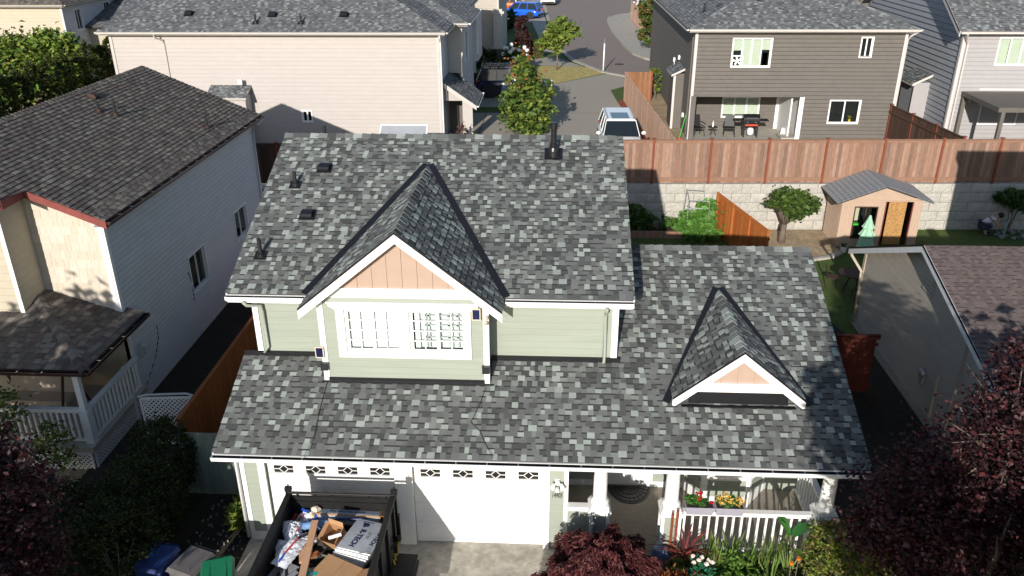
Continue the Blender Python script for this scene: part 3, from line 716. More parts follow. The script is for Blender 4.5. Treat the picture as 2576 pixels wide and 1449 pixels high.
# corner boards, frieze, fascias and gutters of the upper storey
for x0, x1 in ((-1.53, -1.41), (6.12, 6.25)):
    mb = MB(); mb.box(x0, yw-.03, 3.82, x1, yw-.012, 5.15); obj("corner_board", mb, M_['white'], H)
for x0, x1 in ((xUL+.03, -.27), (3.9, xUR-.03)):
    gutter(H, (x0, yE2-.012, zE2-.03), (x1, yE2-.012, zE2-.03), (0, -1, 0))
    fascia(H, [(x0, yE2+.02, zE2-.03), (x1, yE2+.02, zE2-.03), (x1, yE2+.02, zE2-.21), (x0, yE2+.02, zE2-.21)], (0, -.025, 0))
    mb = MB(); mb.box(x0, yE2+.02, zE2-.19, x1, yw-.01, zE2-.17); obj("soffit", mb, M_['white'], H)
for x in (xUL+.01, xUR-.04):   # rakes of the upper roof
    for (ya, yb_) in ((yE2, yR2), (yR2+5, yR2)):
        mb = MB(); za = zu(yE2) if ya < yR2 else zu(yR2)-5*s2; mb.prism([(x, ya, za-.01), (x, yb_, zu(yR2)-.01), (x, yb_, zu(yR2)-.2), (x, ya, za-.2)], (.03, 0, 0)); obj("rake_board", mb, M_['white'], H)
for x in (xL+.01, xR-.04):
    ye = yw if x < 0 else yR1
    mb = MB(); mb.prism([(x, yE, zE-.01), (x, ye, zr(ye)-.01), (x, ye, zr(ye)-.2), (x, yE, zE-.2)], (.03, 0, 0)); obj("rake_board", mb, M_['white'], H)
# downspouts
def downspout(house, pts, m, r=.038):
    mb = MB(); mb.tube(pts, r, 8); return obj("downspout", mb, M_[m], house, smooth=True)
downspout(H, [(-1.6, 1.33, 5.14), (-1.55, 1.36, 5.05), (-1.3, 1.5, 4.98), (-1.29, 1.53, 4.85), (-1.29, 1.53, 3.98), (-1.34, 1.45, 3.86)], 'sage')
downspout(H, [(5.98, 1.33, 5.14), (5.98, 1.38, 5.02), (5.98, 1.52, 4.95), (5.98, 1.53, 4.85), (5.98, 1.53, 3.9), (5.98, 1.42, 3.8)], 'sage')
# lower gutter, fascia, soffit
gutter(H, (xL+.02, yE-.012, zE-.03), (xR-.02, yE-.012, zE-.03), (0, -1, 0))
fascia(H, [(xL+.02, yE+.02, zE-.03), (xR-.02, yE+.02, zE-.03), (xR-.02, yE+.02, zE-.16), (xL+.02, yE+.02, zE-.16)], (0, -.025, 0))
mb = MB(); mb.box(xL+.03, yE+.02, zE-.15, xR-.03, -.02, zE-.13); mb.box(5.3, -.02, zE-.15, 10.9, 2.0, zE-.13); obj("soffit", mb, M_['white'], H)
downspout(H, [(-1.78, -.6, 2.62), (-1.75, -.5, 2.5), (-1.7, -.1, 2.35), (-1.7, -.06, 2.2), (-1.7, -.06, .1)], 'gutterw')
# beams of the porch
mb = MB(); mb.box(5.26, -.2, 2.42, 10.8, 0, 2.57); obj("porch_beam", mb, M_['white'], H)

# garage front trim
mb = MB()
mb.box(-1.665, -.022, .1, -1.56, -.011, 2.9); obj("corner_board", mb, M_['white'], H)
for nm, a, b in (("trim_board", -1.27, -1.12), ("trim_board", 1.62, 2.0), ("trim_board", 4.745, 4.87), ("corner_board", 5.17, 5.255)):
    mb = MB(); mb.box(a, -.035, 0.0 if a > 1 else .02, b, -.011, 2.3 if nm == "trim_board" else 2.9)
    if nm == "trim_board" and a < 4:
        for k in range(3):
            xx = a+.025+k*.045 if a < 0 else b-.03-k*.045
            mb.box(xx-.008, -.045, .05, xx+.008, -.035, 2.25)
    obj(nm, mb, M_['white'], H)
mb = MB(); mb.box(-1.27, -.03, 2.12, 5.1, -.0105, 2.95); obj("header_board", mb, M_['white'], H)
mb = MB(); mb.box(-1.66, -.012, -.02, -1.27, .11, .1); mb.box(-1.66, -.03, -.05, -1.27, .1, .22); obj("foundation", mb, M_['gutterw'], H)
# sectional doors with windows
for di, (a, b) in enumerate(((-1.12, 1.62), (2.0, 4.745))):
    door = thing("garage_door", "x", None, (0, 0, 0)); del door["label"]; door.parent = H
    W = (b-a); hgt = 2.12/4
    base = MB(); base.box(a, .13, -.02, b, .16, 2.14)
    d = obj("door_frame", base, M_['white'], door)
    for r in range(4):
        z0, z1 = r*hgt+.004, (r+1)*hgt-.004
        mb = MB(); y0 = .09
        pw = W/4
        for k in range(4):
            p0, p1 = a+k*pw+.14, a+(k+1)*pw-.14; q0, q1 = z0+.13, z1-.13
            if r == 3: p0, p1, q0, q1 = a+k*pw+.155, a+(k+1)*pw-.115, 1.735, 1.935
            mb.box(a+k*pw, y0, z0, p0, .128, z1); mb.box(p1, y0, z0, a+(k+1)*pw, .128, z1); mb.box(p0, y0, z0, p1, .128, q0); mb.box(p0, y0, q1, p1, .128, z1)
            if r < 3: mb.box(p0, y0+.012, q0, p1, .128, q1); mb.box(p0+.05, y0-.001, q0+.045, p1-.05, y0+.012, q1-.045)
        pn = obj("door_panel", mb, M_['white'], door)
        if r == 3:
            for k in range(4):
                p0, p1, q0, q1 = a+k*pw+.155, a+(k+1)*pw-.115, 1.735, 1.935; xm, zm = (p0+p1)/2, (q0+q1)/2
                mb = MB(); mb.box(p0, .118, q0, p1, .127, q1); obj("door_pane", mb, M_['dark'], pn)
                mb = MB(); Y = .098; t = .014
                mb.box(p0-.035, .082, q0-.035, p1+.035, .09, q0); mb.box(p0-.035, .082, q1, p1+.035, .09, q1+.035); mb.box(p0-.035, .082, q0, p0, .09, q1); mb.box(p1, .082, q0, p1+.035, .09, q1)
                dm = [(xm, Y, q0), (xm+.1, Y, zm), (xm, Y, q1), (xm-.1, Y, zm)]
                for i in range(4): mb.bar(dm[i], dm[(i+1) % 4], t, t, up=(0, 1, 0))
                mb.bar((p0, Y, zm), dm[3], t, t, up=(0, 1, 0)); mb.bar(dm[1], (p1, Y, zm), t, t, up=(0, 1, 0)); obj("window_grille", mb, M_['white'], pn)
mb = MB(); mb.box(4.72, .05, .9, 4.745, .085, 1.25); obj("door_handle", mb, M_['tan'], H)
# number and light
text(H, "14905", Matrix.Translation((5.02, -.022, 1.43)) @ Matrix.Rotation(math.pi/2, 4, 'X') @ Matrix.Diagonal((.55, 1, 1, 1)), .165, 'inkb', name="house_number", shear=.2, offs=.002)
L_ = thing("wall_light", "x", None, (5.03, -.02, 1.78)); del L_["label"]; L_.parent = H
mb = MB(); mb.box(4.98, -.03, 1.72, 5.08, -.01, 1.86); mb.blob((5.03, -.07, 1.8), (.055, .06, .06), 10, 0); obj("mount", mb, M_['white'], L_, smooth=True)
for s_ in (-1, 1):
    mb = MB(); mb.tube([(5.03, -.07, 1.8), (5.03+s_*.08, -.12, 1.78)], .02, 6); mb.tube([(5.03+s_*.07, -.1, 1.8), (5.03+s_*.12, -.18, 1.70)], [.035, .06], 10); obj("lamp_head", mb, M_['black'] if s_ > 2 else M_['white'], L_, smooth=True)
mb = MB(); mb.box(4.99, -.13, 1.6, 5.06, -.06, 1.68); obj("sensor", mb, M_['white'], L_)

# porch: floor, columns, rails, door, bay window
sheet_ = MB(); sheet_.box(5.2, -.3, .0, 10.72, 2.02, .15); obj("porch_floor", sheet_, M_['porchc'], H)
def column(x, y, rail=False):
    cgr = thing("porch_column", "x", None, (x, y, .15)); del cgr["label"]; cgr.parent = H
    mb = MB(); mb.box(x-.165, y-.165, .15, x+.165, y+.165, 1.22); ped = obj("pedestal", mb, M_['sage'], cgr)
    mb = MB()
    for sx in (-1, 1):
        for sy in (-1, 1): mb.box(x+sx*.172-.035, y+sy*.172-.035, .15, x+sx*.172+.035, y+sy*.172+.035, 1.2)
    mb.box(x-.20, y-.20, .15, x+.20, y+.20, .26); obj("pedestal_trim", mb, M_['white'], cgr)
    mb = MB(); mb.box(x-.235, y-.235, 1.2, x+.235, y+.235, 1.27); mb.box(x-.205, y-.205, 1.27, x+.205, y+.205, 1.33); mb.box(x-.18, y-.18, 1.33, x+.18, y+.18, 1.38); obj("pedestal_cap", mb, M_['white'], cgr)
    mb = MB(); mb.lathe([(.19, 1.38), (.195, 1.42), (.17, 1.45), (.15, 1.47), (.145, 1.5), (.14, 2.0), (.125, 2.3), (.13, 2.34), (.16, 2.36), (.16, 2.42)], (x, y, 0), 24); obj("column_shaft", mb, M_['white'], cgr, smooth=True)
for x in (5.91, 7.38, 10.52): column(x, -.1)
def railing(parent, a, b, z0, z1, n, m='white', bw=.035, name="railing"):
    a = Vector(a); b = Vector(b); d = (b-a).normalized(); gr = thing(name, "x", None, (a.x, a.y, z0)); del gr["label"]; gr.parent = parent
    gr.location = Vector((a.x, a.y, z0))-roof_off(parent)
    mb = MB(); mb.bar((a.x, a.y, z1), (b.x, b.y, z1), .13, .05); mb.bar((a.x, a.y, z1-.06), (b.x, b.y, z1-.06), .06, .07); obj("top_rail", mb, M_[m], gr)
    mb = MB(); mb.bar((a.x, a.y, z0+.05), (b.x, b.y, z0+.05), .06, .07); obj("bottom_rail", mb, M_[m], gr)
    L = (b-a).length
    for i in range(n):
        p = a+d*L*(i+.5)/n; mb = MB(); mb.box(p.x-bw/2, p.y-bw/2, z0+.08, p.x+bw/2, p.y+bw/2, z1-.09); obj("baluster", mb, M_[m], gr)
    return gr
railing(H, (7.6, -.1, 0), (10.3, -.1, 0), .15, 1.2, 16, bw=.045)
railing(H, (10.62, .1, 0), (10.62, 1.98, 0), .15, 1.2, 11, bw=.045)
mb = MB(); mb.box(5.22, -.17, 1.16, 5.7, -.01, 1.26); obj("half_wall_cap", mb, M_['white'], H); mb = MB(); mb.box(5.25, -.11, .15, 5.72, -.07, 1.16); obj("half_wall", mb, M_['sage'], H)
# front door
mb = MB(); mb.box(6.13, 1.98, .15, 6.25, 2.018, 2.3); mb.box(7.16, 1.98, .15, 7.28, 2.018, 2.3); mb.box(6.13, 1.98, 2.2, 7.28, 2.018, 2.32); mb.box(5.24, 1.985, .15, 6.13, 2.01, .3); mb.box(7.28, 1.985, .15, 8.0, 2.01, .3); obj("door_frame", mb, M_['white'], H)
mb = MB(); mb.box(6.25, 2.03, .16, 7.16, 2.07, 2.2)
for z0, z1 in ((.28, .95), (1.1, 1.6)):
    for x0, x1 in ((6.34, 6.66), (6.75, 7.07)): mb.box(x0, 2.02, z0, x1, 2.031, z1)
fd = obj("front_door", mb, M_['white'], H); mb = MB(); mb.blob((6.33, 1.99, 1.1), (.03, .03, .03), 8, 0); obj("door_handle", mb, M_['chrome'], fd)
# bay window projecting onto the porch
bay = [(8.0, 2.02), (8.35, 1.38), (9.35, 1.38), (9.85, 2.02)]
for i in range(3):
    a, b = Vector((*bay[i], 0)), Vector((*bay[i+1], 0)); L = (b-a).length; Mb = wframe(a, b-a)
    o_ = [(.12, L-.12, .95, 2.1)]
    wall(H, Mb, 0, L, .15, 2.55, 'sage', o_, ex=.15, t=.005, th=.06, name="bay_wall")
    window(H, Mb, .14, L-.14, .97, 2.08, tr=.08, nsash=2 if i == 1 else 1, grid=(2, 4) if i == 1 else (1, 4), blind=(1.0,), proud=.04)
    mb = MB(Mb); mb.box(0, -.03, .15, L, -.01, .42); mb.box(-.02, -.035, .15, .07, -.011, 2.5); mb.box(L-.07, -.035, .15, L+.02, -.011, 2.5); obj("trim_board", mb, M_['white'], H)

# vents and pipes of the upper roof (each screwed to the roof: parts of it)
Nu = Vector((0, -s2, 1)).normalized()
def box_vent(roof, x, y, zf_, nrm, m='black', s=1.0, name="roof_vent"):
    n = Vector(nrm).normalized(); u = Vector((1, 0, 0)) if abs(n.x) < .3 else Vector((0, 1, 0)); v = n.cross(u).normalized()
    if v.z < 0: v = -v; u = -u
    M = frame((x, y, zf_), u, v)
    mb = MB(M); h = .12*s; w = .125*s
    mb.box(-w*1.45, -w*1.25, .015, w*1.45, w*1.2, .025)
    pr = [(-.6*w, .02), (-w, .05), (-w, h*.75), (-w*.6, h), (w*.5, h), (w, h*.8), (w, .02)]
    mb.prism([(-w, a, b) for a, b in pr], (2*w, 0, 0))
    o = obj(name, mb, M_[m], roof)
    mb = MB(M); mb.box(-w*.95, -w*.98, .022, w*.95, -w*.6, .048); obj("vent_louvre", mb, M_['alloy'], o) if False else None
    return o
def pipe_vent(roof, x, y, zf_, h, r=.045, m='blackmat', nrm=(0, 0, 1), flash='black'):
    mb = MB(); n = 12
    mb.lathe([(r, -.1), (r, h), (r*.8, h), (r*.8, h-.03)], (x, y, zf_), n)
    o = obj("vent_pipe", mb, M_[m], roof, smooth=False)
    nn = Vector(nrm).normalized(); u = Vector((1, 0, 0)) if abs(nn.x) < .3 else Vector((0, 1, 0)); v = nn.cross(u)
    M = frame((x, y, zf_), u, v) if nn.cross(u).z >= 0 else frame((x, y, zf_), -u, -v)
    mb = MB(M); mb.box(-r*3, -r*3, .012, r*3, r*3, .022); mb.lathe([(r*2, .02), (r*1.15, .09)], (0, 0, 0), 12); obj("pipe_flashing", mb, M_[flash], o)
    return o
pipe_vent(up, -1.27, 4.60, zu(4.6), .33, nrm=Nu); pipe_vent(up, -1.50, 2.42, zu(2.42), .40, nrm=Nu)
box_vent(up, -.69, 5.16, zu(5.16), Nu); box_vent(up, -.75, 3.62, zu(3.62), Nu)
pipe_vent(up, -1.1, 6.9, zu(6.43)-.2, .3, nrm=(0, 0, 1))
mb = MB(frame((4.83, 5.73, zu(5.73)), (1, 0, 0), (0, c2, s2*c2))); mb.box(-.22, -.2, .016, .22, .25, .024); fl = obj("flue_flashing", mb, M_['black'], up)
mb = MB(); mb.lathe([(.14, -.05), (.13, .12), (.105, .2), (.075, .23), (.075, .26)], (4.83, 5.73, zu(5.73)), 20); mb.lathe([(.1, .24), (.1, .29), (.07, .3), (.07, .62), (.09, .64), (.09, .78), (.07, .8)], (4.83, 5.73, zu(5.73)), 20); obj("flue_pipe", mb, M_['black'], up, smooth=False)
# solar lamps on the dormer
def solar(x, y, z, sx=.09, sz=.13, m='tan', label=None):
    t = thing("solar_light", label, "solar light", (x, y, z))
    mb = MB(); mb.box(x-sx, y-.03, z-sz, x+sx, y-.005, z+sz); b = obj("casing", mb, M_[m], t)
    mb = MB(); mb.box(x-sx*.78, y-.034, z-sz*.82, x+sx*.78, y-.029, z+sz*.82); obj("solar_panel", mb, M_['solar'], t)
    return t
solar(.03, .955, 4.2, label="solar panel clipped to the left corner board of the front dormer")
solar(3.33, .93, 5.16, label="solar panel hanging at the top right of the dormer window")
for x, lab in ((.1, "small black box lamp on the left corner board of the dormer"), (3.5, "small black box lamp on the right corner board of the dormer")):
    t = thing("corner_lamp", lab, "lamp", (x, .97, 3.86)); mb = MB(); mb.box(x-.075, .9, 3.78, x+.075, .98, 3.93); obj("casing", mb, M_['blackmat'], t); mb = MB(); mb.box(x-.08, .892, 3.93, x+.08, .982, 3.945); obj("lid", mb, M_['black'], t)
t = thing("security_camera", "small beige camera at the top of the dormer's right corner board", "camera", (3.53, .95, 5.08))
mb = MB(); mb.blob((3.53, .93, 5.08), (.045, .05, .05), 8, .1); mb.tube([(3.53, .93, 5.0), (3.52, .88, 4.95)], [.03, .045], 8); obj("casing", mb, M_['tan'], t)
# ---------------------------------------------------------------- left neighbour (brown roof)
B = thing("house", "left neighbour house with brown weathered roof, grey shaded side wall and cream shake front", "house", (-10.4, 10, 0))
bs = .425; cb = math.cos(math.atan(bs)); ex_, ez_, rx_, rz_ = -6.25, 5.6, -10.45, 7.385
ybf, yb2, ymid = 4.8, 16.5, 3.9; xst = -8.15; zst = ez_+bs*(ex_-xst)
rB = slab("roof", B, [(ex_, ybf, ez_), (ex_, yb2, ez_), (rx_, yb2, rz_), (rx_, ybf, rz_)], .16)
slab("roof_step", rB, [(xst, ymid, zst), (xst, ybf, zst), (rx_, ybf, rz_), (rx_, ymid, rz_)], .16)
Lb = (ex_-rx_)/cb; vst = (ex_-xst)/cb
MBf = frame((ex_, ybf, ez_), (0, 1, 0), (-cb, 0, bs*cb))
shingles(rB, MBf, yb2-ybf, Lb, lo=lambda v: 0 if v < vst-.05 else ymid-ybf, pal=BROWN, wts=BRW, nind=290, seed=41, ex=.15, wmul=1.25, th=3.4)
lbk = slab("rear_roof", B, [(rx_, ymid, rz_), (rx_, yb2, rz_), (rx_-5, yb2, rz_-5*bs), (rx_-5, ymid, rz_-5*bs)], .16)
shingles(lbk, frame((rx_-5, yb2, rz_-5*bs), (0, -1, 0), (cb, 0, bs*cb)), yb2-ymid, 5/cb, pal=BROWN, wts=BRW, seed=42, ex=.19, wmul=1.5)
ridge_caps(rB, (rx_, ymid, rz_), (rx_, yb2, rz_), (cb, 0, -bs*cb), (-cb, 0, -bs*cb), pal=BROWN[2:], wts=BRW[2:], w=.17, ex=.19, seed=14)
gutter(B, (ex_+.012, ybf, ez_-.02), (ex_+.012, yb2, ez_-.02), (1, 0, 0), 'browngut')
fascia(B, [(ex_-.03, ybf, ez_-.02), (ex_-.03, yb2, ez_-.02), (ex_-.03, yb2, ez_-.2), (ex_-.03, ybf, ez_-.2)], (.025, 0, 0), 'redtrim')
mb = MB(); mb.box(-6.6, ybf, ez_-.18, ex_-.03, yb2, ez_-.16); obj("soffit", mb, M_['lblue'], B)
for (a, b, y) in (((ex_+.03, ez_-.0), (xst, zst), ybf), ((xst, zst), (rx_, rz_), ymid)):
    mb = MB(); mb.prism([(a[0], y-.002, a[1]-.005), (b[0], y-.002, b[1]-.005), (b[0], y-.002, b[1]-.2), (a[0], y-.002, a[1]-.2)], (0, -.03, 0)); obj("rake_board", mb, M_['redtrim'], B)
mb = MB(); mb.box(xst-.02, ymid, zst-.22, xst+.02, ybf, zst-.01); obj("fascia", mb, M_['redtrim'], B)
mb = MB(); mb.prism([(ex_-.02, yb2, ez_), (rx_, yb2, rz_), (rx_, yb2, rz_-.2), (ex_-.02, yb2, ez_-.2)], (0, .03, 0)); obj("rake_board", mb, M_['browngut'], B)
# walls: the long side with lapped boards and two windows
wops = [(9.9-.6, 10.75-.6, 3.92, 5.0), (0, 0, 0, 0)]
Mbw = wframe((-6.6, 16.2, 0), (0, -1, 0))   # u runs towards the camera
Mbw = wframe((-6.6, 5.2, 0), (0, 1, 0))
wv = [(4.15, 5.42, 1.45, 2.7), (8.13, 9.38, 1.68, 2.77)]
wB = wall(B, Mbw, 0, 11.0, 0, 5.5, 'lblue', wv, ex=.15, t=.036)
for o_ in wv: window(B, Mbw, o_[0]+.03, o_[1]-.03, o_[2]+.03, o_[3]-.03, tr=.05, tm='gutterw', nsash=2, proud=.05)
mb = MB(); mb.box(-6.6, 5.17, 0, -6.55, 5.3, 5.5); obj("corner_board", mb, M_['gutterw'], B)
# shake front: every shake its own piece on the sunlit wall
mb = MB(); mb.prism([(-8.5, 5.2, .6), (-6.6, 5.2, .6), (-6.6, 5.2, 5.55), (-8.5, 5.2, 6.35)], (0, .12, 0)); obj("wall", mb, M_['bcream'], B)
sh = thing("shake_wall", "x", None, (-8.5, 5.2, 2.5)); del sh["label"]; sh.parent = B; sh.location = Vector((-8.5, 5.2, 2.5))-B.location
g = random.Random(5); z = 2.6
_sh = {}
while z < 6.3:
    x = -8.5; zt = 5.45+(-6.6-x)
    while x < -6.62:
        w = min(g.choice((.13, .17, .21, .26)), -6.6-x)
        if w > .03 and z+.2 < 5.62+.425*(-6.45-(x+w)):
            q = (round(w, 2), g.randrange(4))
            if q not in _sh:
                col = [(.54, .47, .385), (.52, .455, .37), (.56, .49, .41), (.50, .44, .35)][q[1]]
                m_ = MB(); m_.c = col; m_.add([(0, 0, 0), (w-.004, 0, 0), (w-.004, -.022, 0), (0, -.022, 0), (w-.004, -.006, .235), (0, -.006, .235)], [(0, 3, 2, 1), (3, 5, 4, 2), (0, 5, 3), (1, 2, 4)]); _sh[q] = m_.mesh("shake", M_['bshake'])
            link("shake", _sh[q], sh, Matrix.Translation(Vector((x, 5.2-.002, z+g.choice((0, 0, .006))))-roof_off(sh)))
        x += w
    z += .225
mb = MB(); mb.box(-6.72, 5.15, 2.7, -6.6, 5.176, 5.45); obj("corner_board", mb, M_['gutterw'], B)
wall(B, wframe((-8.5, 4.2, 0), (0, 1, 0)), 0, 1.0, 2.8, 6.3, 'bcream', ex=.2, t=.014)
wall(B, wframe((-12, 4.2, 0), (1, 0, 0)), 0, 3.5, .6, 6.6, 'bcream', ex=.2, t=.014)
mb = MB(); mb.box(-8.6, 4.17, 3.2, -8.49, 4.185, 6.2); obj("corner_board", mb, M_['gutterw'], B)
wall(B, wframe((-14, 16.2, 0), (1, 0, 0)), 0, 7.4, 0, 5.5, 'lblue', boards=False)
# porch roof (hipped) and porch
pz, ps_ = 2.75, .33; cp_ = math.cos(math.atan(ps_)); zq = lambda y: pz+ps_*(y-2.4)
pr = slab("porch_roof", B, [(-12, 2.4, pz), (-6.13, 2.4, pz), (-8.93, 5.2, zq(5.2)), (-12, 5.2, zq(5.2))], .1)
shingles(pr, frame((-12, 2.4, pz), (1, 0, 0), (0, cp_, ps_*cp_)), 5.87, 2.8/cp_, hi=lambda v: 5.87-v*cp_, pal=BROWN, wts=BRW, seed=43, ex=.17, wmul=1.3)
pr2 = slab("porch_roof", B, [(-6.13, 2.4, pz), (-6.13, 5.5, pz), (-8.93, 5.2, zq(5.2))], .1)
shingles(pr2, frame((-6.13, 2.4, pz), (0, 1, 0), (-cp_, 0, ps_*cp_)), 3.1, 2.8/cp_, lo=lambda v: v*cp_, hi=lambda v: 3.1-.3*v/2.9, pal=BROWN, wts=BRW, seed=44, ex=.17, wmul=1.3)
ridge_caps(pr, (-6.13, 2.4, pz+.01), (-8.7, 4.97, zq(4.97)+.01), (-.3, -.95, -.32), (.95, .3, -.32), pal=BROWN, wts=BRW, w=.15, ex=.18, seed=15)
gutter(B, (-12, 2.388, pz-.02), (-6.1, 2.388, pz-.02), (0, -1, 0), 'browngut'); gutter(B, (-6.118, 2.3, pz-.02), (-6.118, 5.5, pz-.02), (1, 0, 0), 'browngut')
fascia(B, [(-12, 2.42, pz), (-6.15, 2.42, pz), (-6.15, 2.42, pz-.2), (-12, 2.42, pz-.2)], (0, .03, 0), 'redtrim')
mb = MB(); mb.box(-12, 2.3, .45, -6.35, 5.2, .6); obj("porch_floor", mb, M_['ecream'], B)
for x in (-6.5, -10.2): mb = MB(); mb.box(x-.07, 2.5, .6, x+.07, 2.64, 2.62); mb.box(x-.1, 2.47, .6, x+.1, 2.67, 1.5); obj("porch_post", mb, M_['gutterw'], B)
railing(B, (-10.1, 2.55, 0), (-6.55, 2.55, 0), .62, 1.55, 24, m='gutterw', bw=.05)
railing(B, (-6.45, 2.65, 0), (-6.45, 5.15, 0), .62, 1.55, 14, m='gutterw', bw=.05)
def lattice(parent, a, b, z0, z1, m='gutterw', name="lattice", step=.115):
    a = Vector(a); b = Vector(b); d = (b-a).normalized(); L = (b-a).length; h = z1-z0; mb = MB(); nrm = d.cross(Vector((0, 0, 1)))
    for sgn in (1, -1):
        k = -h
        while k < L:
            u0, w0, u1, w1 = k, 0, k+h, h
            if u0 < 0: w0 = -u0; u0 = 0
            if u1 > L: w1 = h-(u1-L); u1 = L
            if w1-w0 > .03:
                q0, q1 = (w0, w1) if sgn > 0 else (h-w0, h-w1)
                p = a+d*u0+Vector((0, 0, z0+q0))+nrm*.006*sgn; r = a+d*u1+Vector((0, 0, z0+q1))+nrm*.006*sgn
                mb.bar(p, r, .034, .008, up=nrm)
            k += step
    for p, q in (((a.x, a.y, z0), (b.x, b.y, z0)), ((a.x, a.y, z1), (b.x, b.y, z1)), ((a.x, a.y, z0), (a.x, a.y, z1)), ((b.x, b.y, z0), (b.x, b.y, z1))): mb.bar(p, q, .05, .05)
    return obj(name, mb, M_[m], parent, kind="stuff")
lattice(B, (-6.4, 2.4, 0), (-6.4, 5.15, 0), -.3, .42); lattice(B, (-10.5, 2.32, 0), (-6.45, 2.32, 0), -.6, .42)
# swing seat on the porch
t = thing("porch_swing", "beige canopied swing seat on the left neighbour's porch", "swing", (-8.4, 3.6, .6))
mb = MB(); mb.box(-9.3, 3.5, 1.0, -7.6, 3.95, 1.14); obj("seat", mb, M_['cushion'], t)
mb = MB(); mb.prism([(-9.3, 3.95, 1.05), (-9.3, 4.1, 1.7), (-9.3, 4.2, 1.7), (-9.3, 4.05, 1.05)], (1.7, 0, 0)); obj("backrest", mb, M_['cushion'], t)
for x in (-9.35, -7.55): mb = MB(); mb.bar((x, 3.1, .6), (x, 3.75, 2.3), .05); mb.bar((x, 4.4, .6), (x, 3.75, 2.3), .05); obj("leg", mb, M_['rust'], t)
mb = MB(); mb.prism([(-9.4, 3.2, 2.15), (-9.4, 3.75, 2.34), (-9.4, 4.3, 2.15)], (1.9, 0, 0)); obj("canopy", mb, M_['cushion'], t)
# small wall box, and roof vents on the brown roof
mb = MB(Mbw); mb.box(.35, -.13, 1.35, .65, -.02, 1.75); mb.box(.42, -.2, 1.45, .6, -.13, 1.62); obj("dryer_vent", mb, M_['lblue'], B)
NB = (bs, 0, 1); zb = lambda x: ez_+bs*(ex_-x)
box_vent(rB, -9.95, 11.9, zb(-9.95), Vector(NB), m='rust', s=1.1)
for x, y, h in ((-9.35, 11.0, .33), (-8.95, 11.2, .45), (-6.95, 13.2, .42)):
    pipe_vent(rB, x, y, zb(x), h, r=.04, nrm=NB, flash='rust')
downspout(B, [(-6.12, 16.3, 5.5), (-6.3, 16.25, 5.3), (-6.52, 16.2, 5.2), (-6.52, 16.18, .2)], 'gutterw')
mb = MB(Mbw); mb.tube([(.1, -.02, .2), (1.2, -.025, .9), (1.5, -.03, 1.3), (1.55, -.03, 1.7)], .012, 5); mb.tube([(4.1, -.02, 1.2), (4.15, -.03, 1.9), (4.0, -.03, 2.3)], .012, 5); obj("cable", mb, M_['blackmat'], B)

